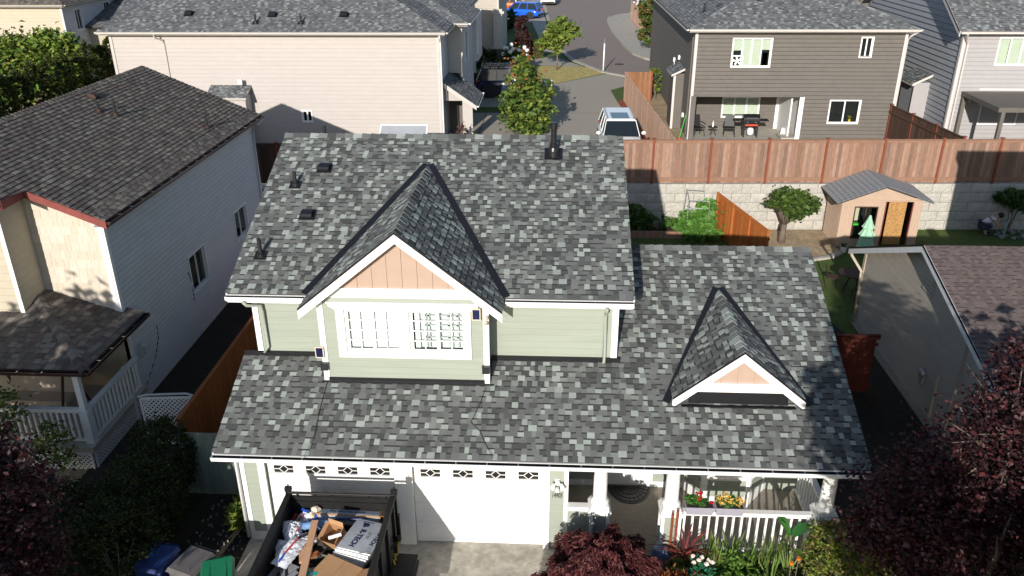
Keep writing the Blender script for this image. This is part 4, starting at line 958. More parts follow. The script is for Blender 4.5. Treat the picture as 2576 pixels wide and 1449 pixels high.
# ---------------------------------------------------------------- houses on the upper street
def hip_house(label, x0, x1, y0, y1, zb_, ze, m, trim, ov=.4, pitch=.42, ops=(), ex=.18, nind=280, side_l=(), side_r=(), ml=None, mr=None, seed=50, windows=(), gut='creamtrim', t=.013, pal=FARG, wts=FARW, front=True):
    h = thing("house", label, "house", ((x0+x1)/2, (y0+y1)/2, zb_))
    if front: wall(h, wframe((0, y0, 0), (1, 0, 0)), x0, x1, zb_, ze-.05, m, ops, ex=ex, t=t)
    wall(h, wframe((x0, y1, 0), (0, -1, 0)), 0, y1-y0, zb_, ze-.05, ml or m, side_l, ex=ex, t=t)
    wall(h, wframe((x1, y0, 0), (0, 1, 0)), 0, y1-y0, zb_, ze-.05, mr or m, side_r, ex=ex, t=t)
    wall(h, wframe((x1, y1, 0), (-1, 0, 0)), 0, x1-x0, zb_, ze-.05, m, boards=False)
    X0, X1, Y0, Y1 = x0-ov, x1+ov, y0-ov, y1+ov; D = min((Y1-Y0), (X1-X0))/2; zt = ze+D*pitch; c = math.cos(math.atan(pitch)); s = pitch*c
    W = X1-X0; dp = Y1-Y0
    if W >= dp: A_, B_ = (X0+D, (Y0+Y1)/2), (X1-D, (Y0+Y1)/2)
    else: A_, B_ = ((X0+X1)/2, Y0+D), ((X0+X1)/2, Y1-D)
    if W >= dp: faces = [([(X0, Y0), (X1, Y0), B_, A_], 0), ([(X1, Y0), (X1, Y1), B_], 1), ([(X1, Y1), (X0, Y1), A_, B_], 2), ([(X0, Y1), (X0, Y0), A_], 3)]
    else: faces = [([(X0, Y0), (X1, Y0), A_], 0), ([(X1, Y0), (X1, Y1), B_, A_], 1), ([(X1, Y1), (X0, Y1), B_], 2), ([(X0, Y1), (X0, Y0), A_, B_], 3)]
    org = [(X0, Y0, ze), (X1, Y0, ze), (X1, Y1, ze), (X0, Y1, ze)]; U = [(1, 0, 0), (0, 1, 0), (-1, 0, 0), (0, -1, 0)]; Vv = [(0, c, s), (-c, 0, s), (0, -c, s), (c, 0, s)]
    roofs = []
    for P, k in faces:
        r = slab("roof", h, [(p[0], p[1], ze if i < 2 else zt) for i, p in enumerate(P)], .12); roofs.append(r)
        Wk = W if k % 2 == 0 else dp
        shingles(r, frame(org[k], U[k], Vv[k]), Wk, D/c, lo=lambda v: v*c, hi=lambda v, Wk=Wk: Wk-v*c, pal=pal, wts=wts, nind=nind if k == 0 else 0, seed=seed+k, ex=.16, wmul=1.3)
    for (a, b, n1, n2) in (((X0, Y0), A_, (-.3, .95, 0), (.95, -.3, 0)), ((X1, Y0), B_ if W >= dp else A_, (.3, .95, 0), (-.95, -.3, 0))):
        ridge_caps(roofs[0], (a[0], a[1], ze+.01), (b[0], b[1], zt+.01), (n1[0], n1[1], -.2), (n2[0], n2[1], -.2), pal=pal, wts=wts, seed=seed+9, w=.13, ex=.2, ind=False)
    gutter(h, (X0, Y0-.01, ze-.02), (X1, Y0-.01, ze-.02), (0, -1, 0), gut, hangers=False)
    gutter(h, (X1+.01, Y0, ze-.02), (X1+.01, Y1, ze-.02), (1, 0, 0), gut, hangers=False); gutter(h, (X0-.01, Y1, ze-.02), (X0-.01, Y0, ze-.02), (-1, 0, 0), gut, hangers=False)
    mb = MB(); mb.box(X0+.02, Y0+.02, ze-.17, X1-.02, Y1-.02, ze-.15); obj("soffit", mb, M_[trim], h)
    for k, (a, b) in enumerate(((x0, y0), (x1, y0))):
        mb = MB(); mb.box(a-.042 if k == 0 else a-.09, b-.052, zb_, a+.09 if k == 0 else a+.042, b-.036, ze-.17); mb.box(a-.052 if k == 0 else a+.036, b-.052, zb_, a-.036 if k == 0 else a+.052, b+.09, ze-.17); obj("corner_board", mb, M_[trim], h)
    return h, roofs
# big cream house
Cw = [(-7.66, -7.10, 3.05, 3.66)]
C_, Croofs = hip_house("large cream house with hip roof behind the left neighbour", -16.6, -.72, 26, 44.5, Z, 7.42, 'cream', 'creamtrim', ops=Cw, ex=.2, t=.013, seed=50, nind=285, mr='lblue', side_r=[(1.2, 1.7, 5.4, 6.9)])
window(C_, wframe((0, 26, 0), (1, 0, 0)), -7.6, -7.16, 3.1, 3.61, tr=.05, nsash=2, proud=.05)
window(C_, wframe((-.72, 26, 0), (0, 1, 0)), 1.23, 1.67, 5.43, 6.87, tr=.06, nsash=1, proud=.05)
mb = MB(); mb.tube([(-14.2, 25.5, 7.3), (-14.2, 25.55, 7.15), (-14.0, 25.9, 7.0), (-13.98, 25.95, 6.8), (-13.98, 25.95, 2.2)], .04, 6); obj("downspout", mb, M_['creamtrim'], C_)
mb = MB(); mb.tube([(-.62, 25.6, 7.3), (-.6, 25.65, 7.15), (-.62, 25.93, 6.9), (-.62, 25.93, 2.2)], .04, 6); obj("downspout", mb, M_['gutterw'], C_)
zc = lambda y: 7.42+.42*(y-25.6)
NC = (0, -.42, 1)
for x, y in ((-13.0, 27.1), (-8.85, 27.0), (-5.35, 27.0)): box_vent(Croofs[0], x, y, zc(y), NC, s=1.3)
for x, y in ((-9.5, 26.35), (-7.3, 26.35)): pipe_vent(Croofs[0], x, y, zc(y), .38, r=.05, nrm=NC)
# small chimney-like bump with its own little roof
mb = MB(); mb.box(-11.9, 25.2, Z, -10.1, 25.99, 4.45); bump = obj("wall_bump", mb, M_['cream'], C_)
mb = MB(); mb.prism([(-12.0, 25.05, 4.42), (-10.0, 25.05, 4.42), (-10.0, 25.985, 4.86), (-12.0, 25.985, 4.86)], (0, 0, -.08)); rb = obj("bump_roof", mb, M_['creamtrim'], C_)
shingles(rb, frame((-12.0, 25.03, 4.425), (1, 0, 0), (0, .905, .426)), 2.0, 1.03, pal=FARG, wts=FARW, seed=61, ex=.16, wmul=1.3)
t = thing("wall_antenna", "small white antenna box on the cream house wall above the little roof", "antenna", (-10.4, 25.7, 4.9)); mb = MB(); mb.box(-10.5, 25.6, 4.98, -10.3, 25.7, 5.2); obj("casing", mb, M_['white'], t); mb = MB(); mb.tube([(-10.4, 25.65, 4.84), (-10.4, 25.65, 5.0)], .02, 6); obj("bracket", mb, M_['galv'], t)
# projections of the cream house towards the street
wall(C_, wframe((-.7, 29.3, 0), (1, 0, 0)), 0, .75, 4.9, 7.25, 'creamtrim', ex=.2)
wall(C_, wframe((.05, 29.3, 0), (0, 1, 0)), 0, 5.5, 4.7, 7.25, 'lblue', [(1.0, 2.6, 5.3, 6.8)], ex=.2)
window(C_, wframe((.05, 29.3, 0), (0, 1, 0)), 1.03, 2.57, 5.33, 6.77, tr=.06, nsash=2, proud=.05)
mb = MB(); mb.prism([(-.8, 28.9, 7.44), (.35, 28.9, 7.44), (.35, 35.3, 7.44), (-.8, 35.3, 7.9), (-2.5, 32.0, 8.6)], (0, 0, -.1)) ; 
prj = slab("roof", C_, [(.42, 28.9, 7.44), (.42, 35.3, 7.44), (-2.78, 32.1, 8.78)], .1)
shingles(prj, frame((.42, 28.9, 7.44), (0, 1, 0), (-.922, 0, .387)), 6.4, 3.47, lo=lambda v: v*.922, hi=lambda v: 6.4-v*.922, pal=FARG, wts=FARW, seed=62, ex=.16, wmul=1.3)
prj2 = slab("roof", C_, [(-2.78, 28.9, 7.44), (.42, 28.9, 7.44), (-2.78, 32.1, 8.78)], .1)
shingles(prj2, frame((-2.78, 28.9, 7.44), (1, 0, 0), (0, .922, .387)), 3.2, 3.47, hi=lambda v: 3.2-v*.922, pal=FARG, wts=FARW, seed=63, ex=.16, wmul=1.3)
gutter(C_, (.43, 28.9, 7.42), (.43, 35.3, 7.42), (1, 0, 0), 'gutterw', hangers=False); gutter(C_, (-.32, 28.89, 7.42), (.42, 28.89, 7.42), (0, -1, 0), 'creamtrim', hangers=False)
mb = MB(); mb.box(-.7, 28.92, 7.25, .4, 35.3, 7.27); obj("soffit", mb, M_['creamtrim'], C_)
wall(C_, wframe((.05, 34.8, 0), (1, 0, 0)), 0, .3, 4.6, 7.25, 'lblue', ex=.2)
wall(C_, wframe((.35, 34.8, 0), (0, 1, 0)), 0, 2.7, 4.6, 7.25, 'lblue', ex=.2, boards=False)
mb = MB(); mb.box(.27, 34.76, 5.0, .38, 34.79, 7.2); obj("corner_board", mb, M_['gutterw'], C_)
wall(C_, wframe((.05, 29.6, 0), (0, 1, 0)), 0, 5.2, Z, 4.7, 'lblue', ex=.2)
# lower entrance roof
er = slab("entrance_roof", C_, [(.95, 26.6, 3.8), (.95, 29.9, 3.8), (-.7, 29.9, 4.95), (-.7, 26.6, 4.95)], .1)
shingles(er, frame((.95, 26.6, 3.8), (0, 1, 0), (-.82, 0, .572)), 3.3, 2.01, pal=FARG, wts=FARW, seed=64, ex=.16, wmul=1.3)
mb = MB(); mb.prism([(.97, 26.58, 3.79), (-.7, 26.58, 4.95), (-.7, 26.58, 4.72), (.97, 26.58, 3.58)], (0, -.04, 0)); obj("rake_board", mb, M_['creamtrim'], C_)
mb = MB(); mb.prism([(.25, 26.75, Z), (.75, 26.75, Z), (.75, 26.75, 3.7), (-.7, 26.75, 4.7), (-.7, 26.75, 4.0), (.25, 26.75, 4.0)], (0, .12, 0)); obj("entrance_wall", mb, M_['cream'], C_)
gutter(C_, (.96, 26.6, 3.78), (.96, 29.9, 3.78), (1, 0, 0), 'gutterw', hangers=False)
mb = MB(); mb.box(-.6, 28.4, Z, .3, 28.5, 4.1); obj("front_door", mb, M_['grey'], C_)
# dark brown-grey house with covered patio
D_ops = [(13.23, 15.12, 5.62, 7.0), (19.22, 19.8, 6.1, 7.05), (18.2, 19.72, 2.92, 4.1), (11.75, 16.95, Z-.1, 4.25)]
D_, Droofs = hip_house("dark brown grey two storey house with covered patio and barbecue", 11.5, 21.3, 27, 46, Z, 7.45, 'grey', 'greytrim', ops=D_ops, ex=.19, t=.038, seed=70, nind=285, gut='greytrim', side_l=[(15.5, 15.95, 4.4, 5.0)])
WD = wframe((0, 27, 0), (1, 0, 0))
wu = window(D_, WD, 13.28, 15.07, 5.67, 6.95, tr=.05, nsash=4, blind=(.45, 1, 1, .42), bm='blindg', proud=.05)
mb = MB(WD); mb.box(14.2, .12, 5.7, 14.62, .14, 6.3); mb.box(14.75, .12, 5.7, 14.98, .14, 6.3); obj("curtain", mb, M_['curtain'], wu)
t = thing("box_fan", "white box fan standing in the upper left window of the dark house", "fan", (13.52, 26.97, 5.7))
mb = MB(); s_ = .24; cx, cz = 13.53, 5.93
for a, b in (((cx-s_, cz-s_), (cx+s_, cz-s_)), ((cx+s_, cz-s_), (cx+s_, cz+s_)), ((cx+s_, cz+s_), (cx-s_, cz+s_)), ((cx-s_, cz+s_), (cx-s_, cz-s_))): mb.bar((a[0], 26.95, a[1]), (b[0], 26.95, b[1]), .05, .09, up=(0, 1, 0))
obj("fan_case", mb, M_['white'], t)
for k in range(5):
    a = k*2*math.pi/5+.3; mb = MB(); p = Vector((cx, 26.95, cz)); d = Vector((math.cos(a), 0, math.sin(a))); e = Vector((-math.sin(a), 0, math.cos(a)))
    mb.prism([p+d*.03-e*.02, p+d*.2-e*.02, p+d*.2+e*.1, p+d*.03+e*.03], (0, .02, 0)); obj("fan_blade", mb, M_['gutterw'], t)
mb = MB(); mb.blob((cx, 26.94, cz), (.04, .02, .04), 8, 0); obj("hub", mb, M_['galv'], t)
window(D_, WD, 19.26, 19.76, 6.14, 7.01, tr=.05, nsash=2, proud=.05)
wk = window(D_, WD, 18.25, 19.67, 2.97, 4.05, tr=.05, nsash=2, proud=.05)
t = thing("potted_plant", "yellow pot with yellow flowers inside the dark house's lower right window", "plant", (19.3, 27.1, 3.0))
mb = MB(); mb.lathe([(.05, 3.0), (.07, 3.12)], (19.32, 27.11, 0), 10); obj("pot", mb, M_['yellow'], t)
foliage("leaves", t, cloud([(19.33, 27.1, 3.24, .09, .04, .1)], 90, 10), .05, [(.4, .35, .03), (.12, .2, .03)])
wall(D_, wframe((11.62, 29.5, 0), (1, 0, 0)), 0, 5.3, Z, 4.3, 'grey', [(1.9, 3.85, 2.62, 3.72), (4.9, 5.3, Z, 4.1)], ex=.19, name="patio_wall")
window(D_, wframe((11.62, 29.5, 0), (1, 0, 0)), 1.95, 3.8, 2.67, 3.67, tr=.05, nsash=3, blind=(.92,), bm='blindg', proud=.05)
mb = MB(); mb.box(16.45, 27.3, Z, 16.52, 29.4, 4.1); mb.box(16.9, 27.12, Z, 17.0, 29.4, 4.25); mb.box(16.75, 26.955, Z, 16.97, 26.985, 4.25); mb.box(16.3, 29.46, Z, 16.95, 29.49, 4.1); obj("patio_door", mb, M_['white'], D_)
mb = MB(); mb.box(11.75, 26.93, 4.22, 16.95, 26.98, 4.32); mb.box(11.6, 27.1, 4.25, 17.0, 29.5, 4.28); obj("patio_ceiling", mb, M_['grey'], D_)
mb = MB(); mb.box(11.5, 26.94, Z, 11.72, 27.2, 4.25); obj("patio_post", mb, M_['grey'], D_)
mb = MB(); mb.box(11.4, 26.0, Z-.3, 17.2, 29.5, Z+.06); obj("patio_slab", mb, M_['concl'], D_)
mb = MB(); mb.box(16.1, 27.0, Z+.06, 16.9, 27.9, Z+.2); obj("patio_step", mb, M_['concl'], D_)
# chimney bump on the street side with its little roof
mb = MB(); mb.box(10.95, 29.6, Z, 11.485, 31.2, 4.85); cbm = obj("wall_bump", mb, M_['grey'], D_)
mb = MB(); mb.box(10.93, 29.56, Z, 11.05, 29.6, 4.8); obj("corner_board", mb, M_['greytrim'], D_)
mb = MB(); mb.prism([(10.8, 29.4, 4.83), (10.8, 31.4, 4.83), (11.48, 31.4, 5.15), (11.48, 29.4, 5.15)], (0, 0, -.1)); rb = obj("bump_roof", mb, M_['greytrim'], D_)
shingles(rb, frame((10.78, 31.4, 4.835), (0, -1, 0), (.905, 0, .426)), 2.0, .76, pal=FARG, wts=FARW, seed=65, ex=.16, wmul=1.3)
WDl = wframe((11.5, 46, 0), (0, -1, 0))
window(D_, WDl, 15.53, 15.92, 4.43, 4.97, tr=.05, nsash=1, proud=.05)
for u, z in ((14.4, 5.35), (12.6, 4.95), (17.2, 2.9)): mb = MB(WDl); mb.box(u-.08, -.12, z-.1, u+.08, -.014, z+.12); obj("wall_vent", mb, M_['white'], D_)
mb = MB(WDl); mb.tube([(12.6, -.05, 4.95), (12.6, -.05, 2.2)], .03, 6); obj("vent_duct", mb, M_['greytrim'], D_)
mb = MB(); mb.tube([(11.25, 26.7, 7.3), (11.42, 27.3, 7.0), (11.42, 27.35, 2.2)], .045, 6); obj("downspout", mb, M_['grey'], D_)
mb = MB(); mb.tube([(21.6, 26.62, 7.3), (21.4, 26.8, 7.1), (21.34, 26.94, 6.9), (21.34, 26.94, 2.2)], .045, 6); obj("downspout", mb, M_['greytrim'], D_)
box_vent(Droofs[0], 14.6, 29.2, 7.45+.42*2.6, NC, s=1.2)
zd3 = lambda x: 7.45+.42*(x-11.1)
pipe_vent(Droofs[3], 12.2, 29.6, zd3(12.2), .4, r=.05, nrm=(-.42, 0, 1)); box_vent(Droofs[3], 12.9, 29.3, zd3(12.9), (-.42, 0, 1), s=1.1)

# pale grey house on the far right: gable wall to the street side
F_ = thing("house", "pale grey house at the right edge with slate coloured gable side", "house", (30, 33, Z))
fo = [(25.3, 27.0, 5.82, 7.12)]
wall(F_, wframe((0, 26.5, 0), (1, 0, 0)), 23.7, 36, Z, 7.3, 'lgrey', fo, ex=.2, t=.024)
window(F_, wframe((0, 26.5, 0), (1, 0, 0)), 25.35, 26.95, 5.87, 7.07, tr=.05, nsash=3, blind=(1,), bm='blindg', proud=.05)
wall(F_, wframe((23.7, 39.5, 0), (0, -1, 0)), 0, 13, Z, 7.3, 'blgrey', ex=.26, t=.045, gable=(6.5, 10.9, 0))
mb = MB(); mb.box(23.64, 26.45, Z, 23.8, 26.475, 7.25); mb.box(23.63, 26.45, Z, 23.655, 26.6, 7.25); obj("corner_board", mb, M_['greytrim'], F_)
fs = .56; cf = math.cos(math.atan(fs)); zF = 7.42; yF0 = 26.1
fr_ = slab("roof", F_, [(23.3, yF0, zF), (36.5, yF0, zF), (36.5, 33, zF+6.9*fs), (23.3, 33, zF+6.9*fs)], .14)
shingles(fr_, frame((23.3, yF0, zF), (1, 0, 0), (0, cf, fs*cf)), 13.2, 6.9/cf, pal=FARG, wts=FARW, nind=280, seed=81, ex=.16, wmul=1.3)
slab("rear_roof", F_, [(23.3, 33, zF+6.9*fs), (36.5, 33, zF+6.9*fs), (36.5, 39.9, zF), (23.3, 39.9, zF)], .14)
for a, b in ((yF0, 33), (39.9, 33)):
    mb = MB(); mb.prism([(23.3, a, zF-.01), (23.3, b, zF+6.9*fs-.01), (23.3, b, zF+6.9*fs-.24), (23.3, a, zF-.24)], (-.035, 0, 0)); obj("rake_board", mb, M_['greytrim'], F_)
    mb = MB(); mb.prism([(23.26, a, zF+.03), (23.26, b, zF+6.9*fs+.03), (23.26, b, zF+6.9*fs-.03), (23.26, a, zF-.03)], (-.012, 0, 0)); obj("drip_edge", mb, M_['black'], F_)
gutter(F_, (23.3, yF0-.01, zF-.02), (36.5, yF0-.01, zF-.02), (0, -1, 0), 'greytrim', hangers=False)
mb = MB(); mb.tube([(23.6, 26.0, 7.3), (23.75, 26.3, 7.0), (23.9, 26.42, 6.8), (23.9, 26.42, 2.2)], .045, 6); obj("downspout", mb, M_['greytrim'], F_)
mb = MB(); mb.box(22.95, 29.0, Z, 23.68, 30.6, 4.55); obj("wall_bump", mb, M_['blgrey'], F_)
mb = MB(); mb.box(22.93, 28.96, Z, 23.68, 28.995, 4.5); mb.box(22.9, 28.95, Z, 23.0, 28.97, 4.5); obj("bump_front", mb, M_['lgrey'], F_)
mb = MB(); mb.prism([(22.75, 28.8, 4.53), (22.75, 30.8, 4.53), (23.67, 30.8, 5.0), (23.67, 28.8, 5.0)], (0, 0, -.12)); rb = obj("bump_roof", mb, M_['greytrim'], F_)
shingles(rb, frame((22.73, 30.8, 4.535), (0, -1, 0), (.89, 0, .455)), 2.0, 1.04, pal=FARG, wts=FARW, seed=66, ex=.16, wmul=1.3)
# pergola with string lights
P_ = thing("pergola", "dark grey patio pergola against the pale grey house", "pergola", (25.5, 24.5, Z))
for (x, y) in ((24.2, 26.3), (24.35, 22.9), (28.5, 22.9)): mb = MB(); mb.box(x-.08, y-.08, Z, x+.08, y+.08, 4.5); obj("post", mb, M_['blackmat'] if 0 else M_['grey'], P_)
mb = MB(); mb.box(24.1, 22.8, 4.45, 28.7, 23.0, 4.65); mb.box(24.1, 23.0, 4.45, 24.28, 26.4, 4.65); mb.box(24.28, 26.3, 4.45, 28.7, 26.42, 4.65); obj("beam", mb, M_['grey'], P_)
mb = MB(); mb.box(24.28, 23.0, 4.58, 28.7, 26.3, 4.62); obj("canopy", mb, M_['grey'], P_)
mb = MB(); mb.box(24.9, 26.43, 4.7, 28.6, 26.48, 4.76); obj("wall_batten", mb, M_['white'], P_)
window(F_, wframe((0, 26.5, 0), (1, 0, 0)), 25.2, 26.9, 3.1, 4.2, tr=.05, nsash=2, proud=.04)
g = random.Random(4)
sl_ = thing("string_lights", "string of clear bulbs hanging under the dark pergola", "string lights", (25, 24.5, 4.4))
pts = [(24.3+.35*i, 25.9-.25*i, 4.35-.12*math.sin(i*1.1)**2) for i in range(9)]
mb = MB(); mb.tube(pts, .008, 4); obj("cable", mb, M_['blackmat'], sl_)
for p in pts[::1]: mb = MB(); mb.blob((p[0], p[1], p[2]-.08), (.03, .03, .05), 6, 0); obj("bulb", mb, M_['lamp'], sl_)

# house further along the street, behind the cream one
G_, Gr = hip_house("beige house with stone column base beyond the cream house", -12, .55, 49.3, 60, Z, 7.6, 'ecream', 'creamtrim', ex=.2, seed=90, nind=0, mr='blgrey')
mb = MB(); mb.box(.2, 48.9, 3.3, .85, 49.25, 6.0); mb.box(.05, 48.75, 3.2, .95, 49.27, 3.35); mb.box(.1, 48.8, 5.7, 1.0, 49.27, 5.85); obj("porch_column", mb, M_['creamtrim'], G_)
mb = MB(); mb.box(.12, 48.8, Z, .88, 49.26, 3.2); obj("column_base", mb, M_['stone'], G_)
# cream house top left
H2, H2r = hip_house("yellow cream house in the far top left corner with brown roof", -40, -25.8, 38, 52, Z, 7.45, 'bcream', 'lblue', ex=.2, seed=95, nind=0, mr='lblue', side_r=[(1.3, 2.1, 5.7, 7.0), (5.0, 5.9, 5.7, 7.1)], pal=BROWN, wts=BRW, gut='ecream')
Mh = wframe((-25.8, 38, 0), (0, 1, 0))
window(H2, Mh, 1.33, 2.07, 5.73, 6.97, tr=.06, nsash=2, proud=.04); window(H2, Mh, 5.03, 5.87, 5.73, 7.07, tr=.06, nsash=2, proud=.04)
wall(H2, wframe((-25.8, 40.6, 0), (1, 0, 0)), 0, 6.0, 4.4, 5.75, 'bcream', ex=.2); wall(H2, wframe((-25.8, 41.0, 0), (1, 0, 0)), 0, 6.0, Z, 4.4, 'rust', boards=False)
wr = slab("wing_roof", H2, [(-25.8, 40.2, 5.85), (-19.4, 40.2, 5.85), (-19.4, 45, 7.2), (-25.8, 45, 7.2)], .12)
shingles(wr, frame((-25.8, 40.2, 5.85), (1, 0, 0), (0, .9627, .2708)), 6.4, 4.98, pal=FARG, wts=FARW, seed=97, ex=.2, wmul=1.5)
wall(H2, wframe((-19.8, 45, 0), (0, 1, 0)), 0, 6, Z, 9, 'lblue', boards=False)

# ---------------------------------------------------------------- right neighbour (low house with brown-grey roof)
E_ = thing("house", "low tan house on the right with brown grey shingle roof under tree shadows", "house", (18, 6.5, 0))
ER = [(.175, .135, .125), (.15, .118, .11), (.135, .105, .10), (.16, .13, .125)]; EW = [2, 2, 2, 1]
re_, yfe, zfe, yre, zre, ybe, zbe = 14.6, 2.14, 2.98, 6.77, 4.49, 11.73, 2.42
sE = (zre-zfe)/(yre-yfe); cE = math.cos(math.atan(sE)); sEb = (zre-zbe)/(ybe-yre); cEb = math.cos(math.atan(sEb))
er1 = slab("roof", E_, [(re_, yfe, zfe), (22, yfe, zfe), (22, yre, zre), (re_, yre, zre)], .12)
shingles(er1, frame((re_, yfe, zfe), (1, 0, 0), (0, cE, sE*cE)), 22-re_, (yre-yfe)/cE, pal=ER, wts=EW, seed=101, nind=200, ex=.15)
er2 = slab("roof", E_, [(re_, yre, zre), (22, yre, zre), (22, ybe, zbe), (re_, ybe, zbe)], .12)
shingles(er2, frame((22, ybe, zbe), (-1, 0, 0), (0, -cEb, sEb*cEb)), 22-re_, (ybe-yre)/cEb, pal=ER, wts=EW, seed=102, ex=.15)
for a, za, b, z_b in ((yfe, zfe, yre, zre), (ybe, zbe, yre, zre)):
    mb = MB(); mb.prism([(re_, a, za-.0), (re_, b, z_b-.0), (re_, b, z_b-.2), (re_, a, za-.2)], (-.03, 0, 0)); obj("rake_board", mb, M_['gutterw'], E_)
    mb = MB(); mb.prism([(re_-.03, a, za+.03), (re_-.03, b, z_b+.03), (re_-.03, b, z_b-.03), (re_-.03, a, za-.03)], (-.012, 0, 0)); obj("drip_edge", mb, M_['black'], E_)
mb = MB(); pts = [(14.9, 2.6, 0), (14.9, 11.1, 0), (14.9, 11.1, zbe+.15), (14.9, yre, zre-.14), (14.9, 2.6, zfe+.02)]
mb.prism(pts, (.12, 0, 0)); we = obj("gable_wall", mb, M_['ecream'], E_)
ME_ = wframe((14.9, 11.1, 0), (0, -1, 0))
off = Matrix.Translation(-roof_off(we))
for r in range(19):
    a = .3+r*.22; b = a+.22
    y_hi = 11.1 if b < zbe+.2 else yre+(zre-.1-b)/sEb; y_lo = 2.6 if b < zfe+.05 else yre-(zre-.1-b)/sE
    if y_hi-y_lo > .3: link("siding_board", boardmesh(y_hi-y_lo, .22, 'ecream', .010), we, off @ ME_ @ Matrix.Translation((11.1-y_hi, -.001, a)))
mb = MB(); mb.box(14.84, 2.5, -.1, 14.9, 11.15, .28); obj("foundation", mb, M_['concl'], E_)
wall(E_, wframe((0, 11.1, 0), (1, 0, 0)), 15.0, 22, 0, 2.5, 'ecream', boards=False); wall(E_, wframe((0, 2.6, 0), (1, 0, 0)), 14.9, 22, 0, 3.0, 'ecream', ex=.22)
gutter(E_, (re_, yfe-.01, zfe-.02), (22, yfe-.01, zfe-.02), (0, -1, 0)); gutter(E_, (22, ybe+.01, zbe-.02), (re_, ybe+.01, zbe-.02), (0, 1, 0), hangers=False)
mb = MB(); mb.tube([(14.66, 11.8, 2.3), (14.7, 11.7, 2.15), (14.82, 11.0, 1.9), (14.83, 10.95, .1)], .05, 8); obj("downspout", mb, M_['bcream'], E_, smooth=True)
mb = MB(); mb.box(14.87, 11.0, .2, 14.93, 11.16, 2.5); obj("corner_board", mb, M_['bcream'], E_)
mb = MB(ME_); mb.lathe([(.0, 0), (.13, 0), (.13, .1), (.0, .1)], (0, 0, 0), 14); mb = MB(); mb.blob((14.82, 5.8, 1.2), (.08, .13, .13), 12, 0); mb.box(14.8, 5.7, .9, 14.88, 5.9, 1.2); obj("electric_meter", mb, M_['galv'], E_)
mb = MB(); mb.box(14.83, 5.0, .3, 14.89, 5.06, 1.6); mb.box(14.83, 4.1, .3, 14.89, 4.16, 3.4); obj("conduit", mb, M_['ecream'], E_)
mb = MB()
for k in range(4): mb.box(14.86, 6.3, 3.2+k*.12, 14.885, 6.9, 3.27+k*.12)
obj("gable_vent", mb, M_['ecream'], E_)
mb = MB(); mb.box(18.4, 7.2, 4.25, 18.75, 7.5, 4.56); obj("roof_vent", mb, M_['galv'], E_)
# two-storey part of the same house, beyond the right edge of the frame
wall(E_, wframe((19.3, 2.4, 0), (1, 0, 0)), 0, 9, 0, 7.4, 'ecream', boards=False); wall(E_, wframe((19.3, 8, 0), (0, -1, 0)), 0, 5.6, 0, 7.4, 'ecream', boards=False); wall(E_, wframe((28.3, 8, 0), (-1, 0, 0)), 0, 9, 0, 7.4, 'ecream', boards=False)
mb = MB(); mb.box(19.15, 2.2, 7.4, 28.5, 8.2, 7.75); obj("flat_roof", mb, M_['shedroof'], E_)

# ---------------------------------------------------------------- retaining wall, fences
wd_ = Vector((1, .038, 0)).normalized()
RW = thing("retaining_wall", "long retaining wall of pale concrete blocks below the back fence", "wall", (8, WY(8), 0))
_bl = {}
def blockmesh(k, L, hh):
    if (k, L) not in _bl:
        g = random.Random(k*7+int(L*10)); mb = MB(); c = .44+.04*g.random(); mb.c = (c, c*.945, c*.83)
        nx, nz = 6, 4; grid = {}
        vs = []
        for j in range(nz+1):
            for i in range(nx+1):
                e = i in (0, nx) or j in (0, nz); vs.append((L*i/nx, -.0 if e else -.008-.022*g.random(), hh*j/nz))
        fs = [(j*(nx+1)+i, j*(nx+1)+i+1, (j+1)*(nx+1)+i+1, (j+1)*(nx+1)+i) for j in range(nz) for i in range(nx)]
        mb.add(vs, fs); mb.add([(0, .0, 0), (L, .0, 0), (L, .25, 0), (0, .25, 0), (0, 0, hh), (L, 0, hh), (L, .25, hh), (0, .25, hh)], [(4, 5, 6, 7), (0, 4, 7, 3), (1, 2, 6, 5), (0, 3, 2, 1)])
        _bl[(k, L)] = mb.mesh("block", M_['block'])
    return _bl[(k, L)]
hb_ = (Z+.04)/5
g = random.Random(9)
Rz = Matrix.Rotation(math.atan(.038), 4, 'Z')
for r in range(5):
    x = 7.2-(.4 if r % 2 else 0)
    for i in range(23):
        p = Vector((x, WY(x)+r*.012, r*hb_-.02)); link("block", blockmesh(g.randrange(7), .785, hb_-.012), RW, Matrix.Translation(p-RW.location) @ Rz); x += .8
mb = MB(); mb.prism([(-40, WY(-40)+.2, 0), (7.0, WY(7)+.12, 0), (27, WY(27)+.12, 0), (45, WY(45)+.12, 0), (45, WY(45)+.3, 0), (-40, WY(-40)+.4, 0)], (0, 0, Z)); obj("backing", mb, M_['block'], RW)
mb = MB(); mb.prism([(-12, WY(-12)+.0, 0), (7.0, WY(7)+.0, 0), (7.0, WY(7)+.11, 0), (-12, WY(-12)+.11, 0)], (0, 0, Z)); mb.c = (.4, .38, .35); obj("backing", mb, M_['block'], RW)
CED = [(.285, .16, .105), (.255, .145, .095), (.32, .19, .13), (.21, .13, .092), (.265, .165, .12), (.345, .215, .155)]
CEDD = [(.10, .052, .032), (.085, .045, .03), (.12, .065, .042), (.075, .04, .028)]
CEDN = [(.66, .42, .29), (.62, .39, .27), (.70, .46, .33), (.58, .36, .24)]
CEDM = [(.26, .12, .055), (.23, .105, .05), (.29, .14, .07)]
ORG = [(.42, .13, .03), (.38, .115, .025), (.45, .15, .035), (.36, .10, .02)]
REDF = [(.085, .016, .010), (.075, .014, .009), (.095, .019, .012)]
ORGSHADE = [(.24, .07, .016), (.21, .062, .014), (.26, .08, .018)]  # orange stain darkened: shade painted into the left side fence's colour
_pk = {}
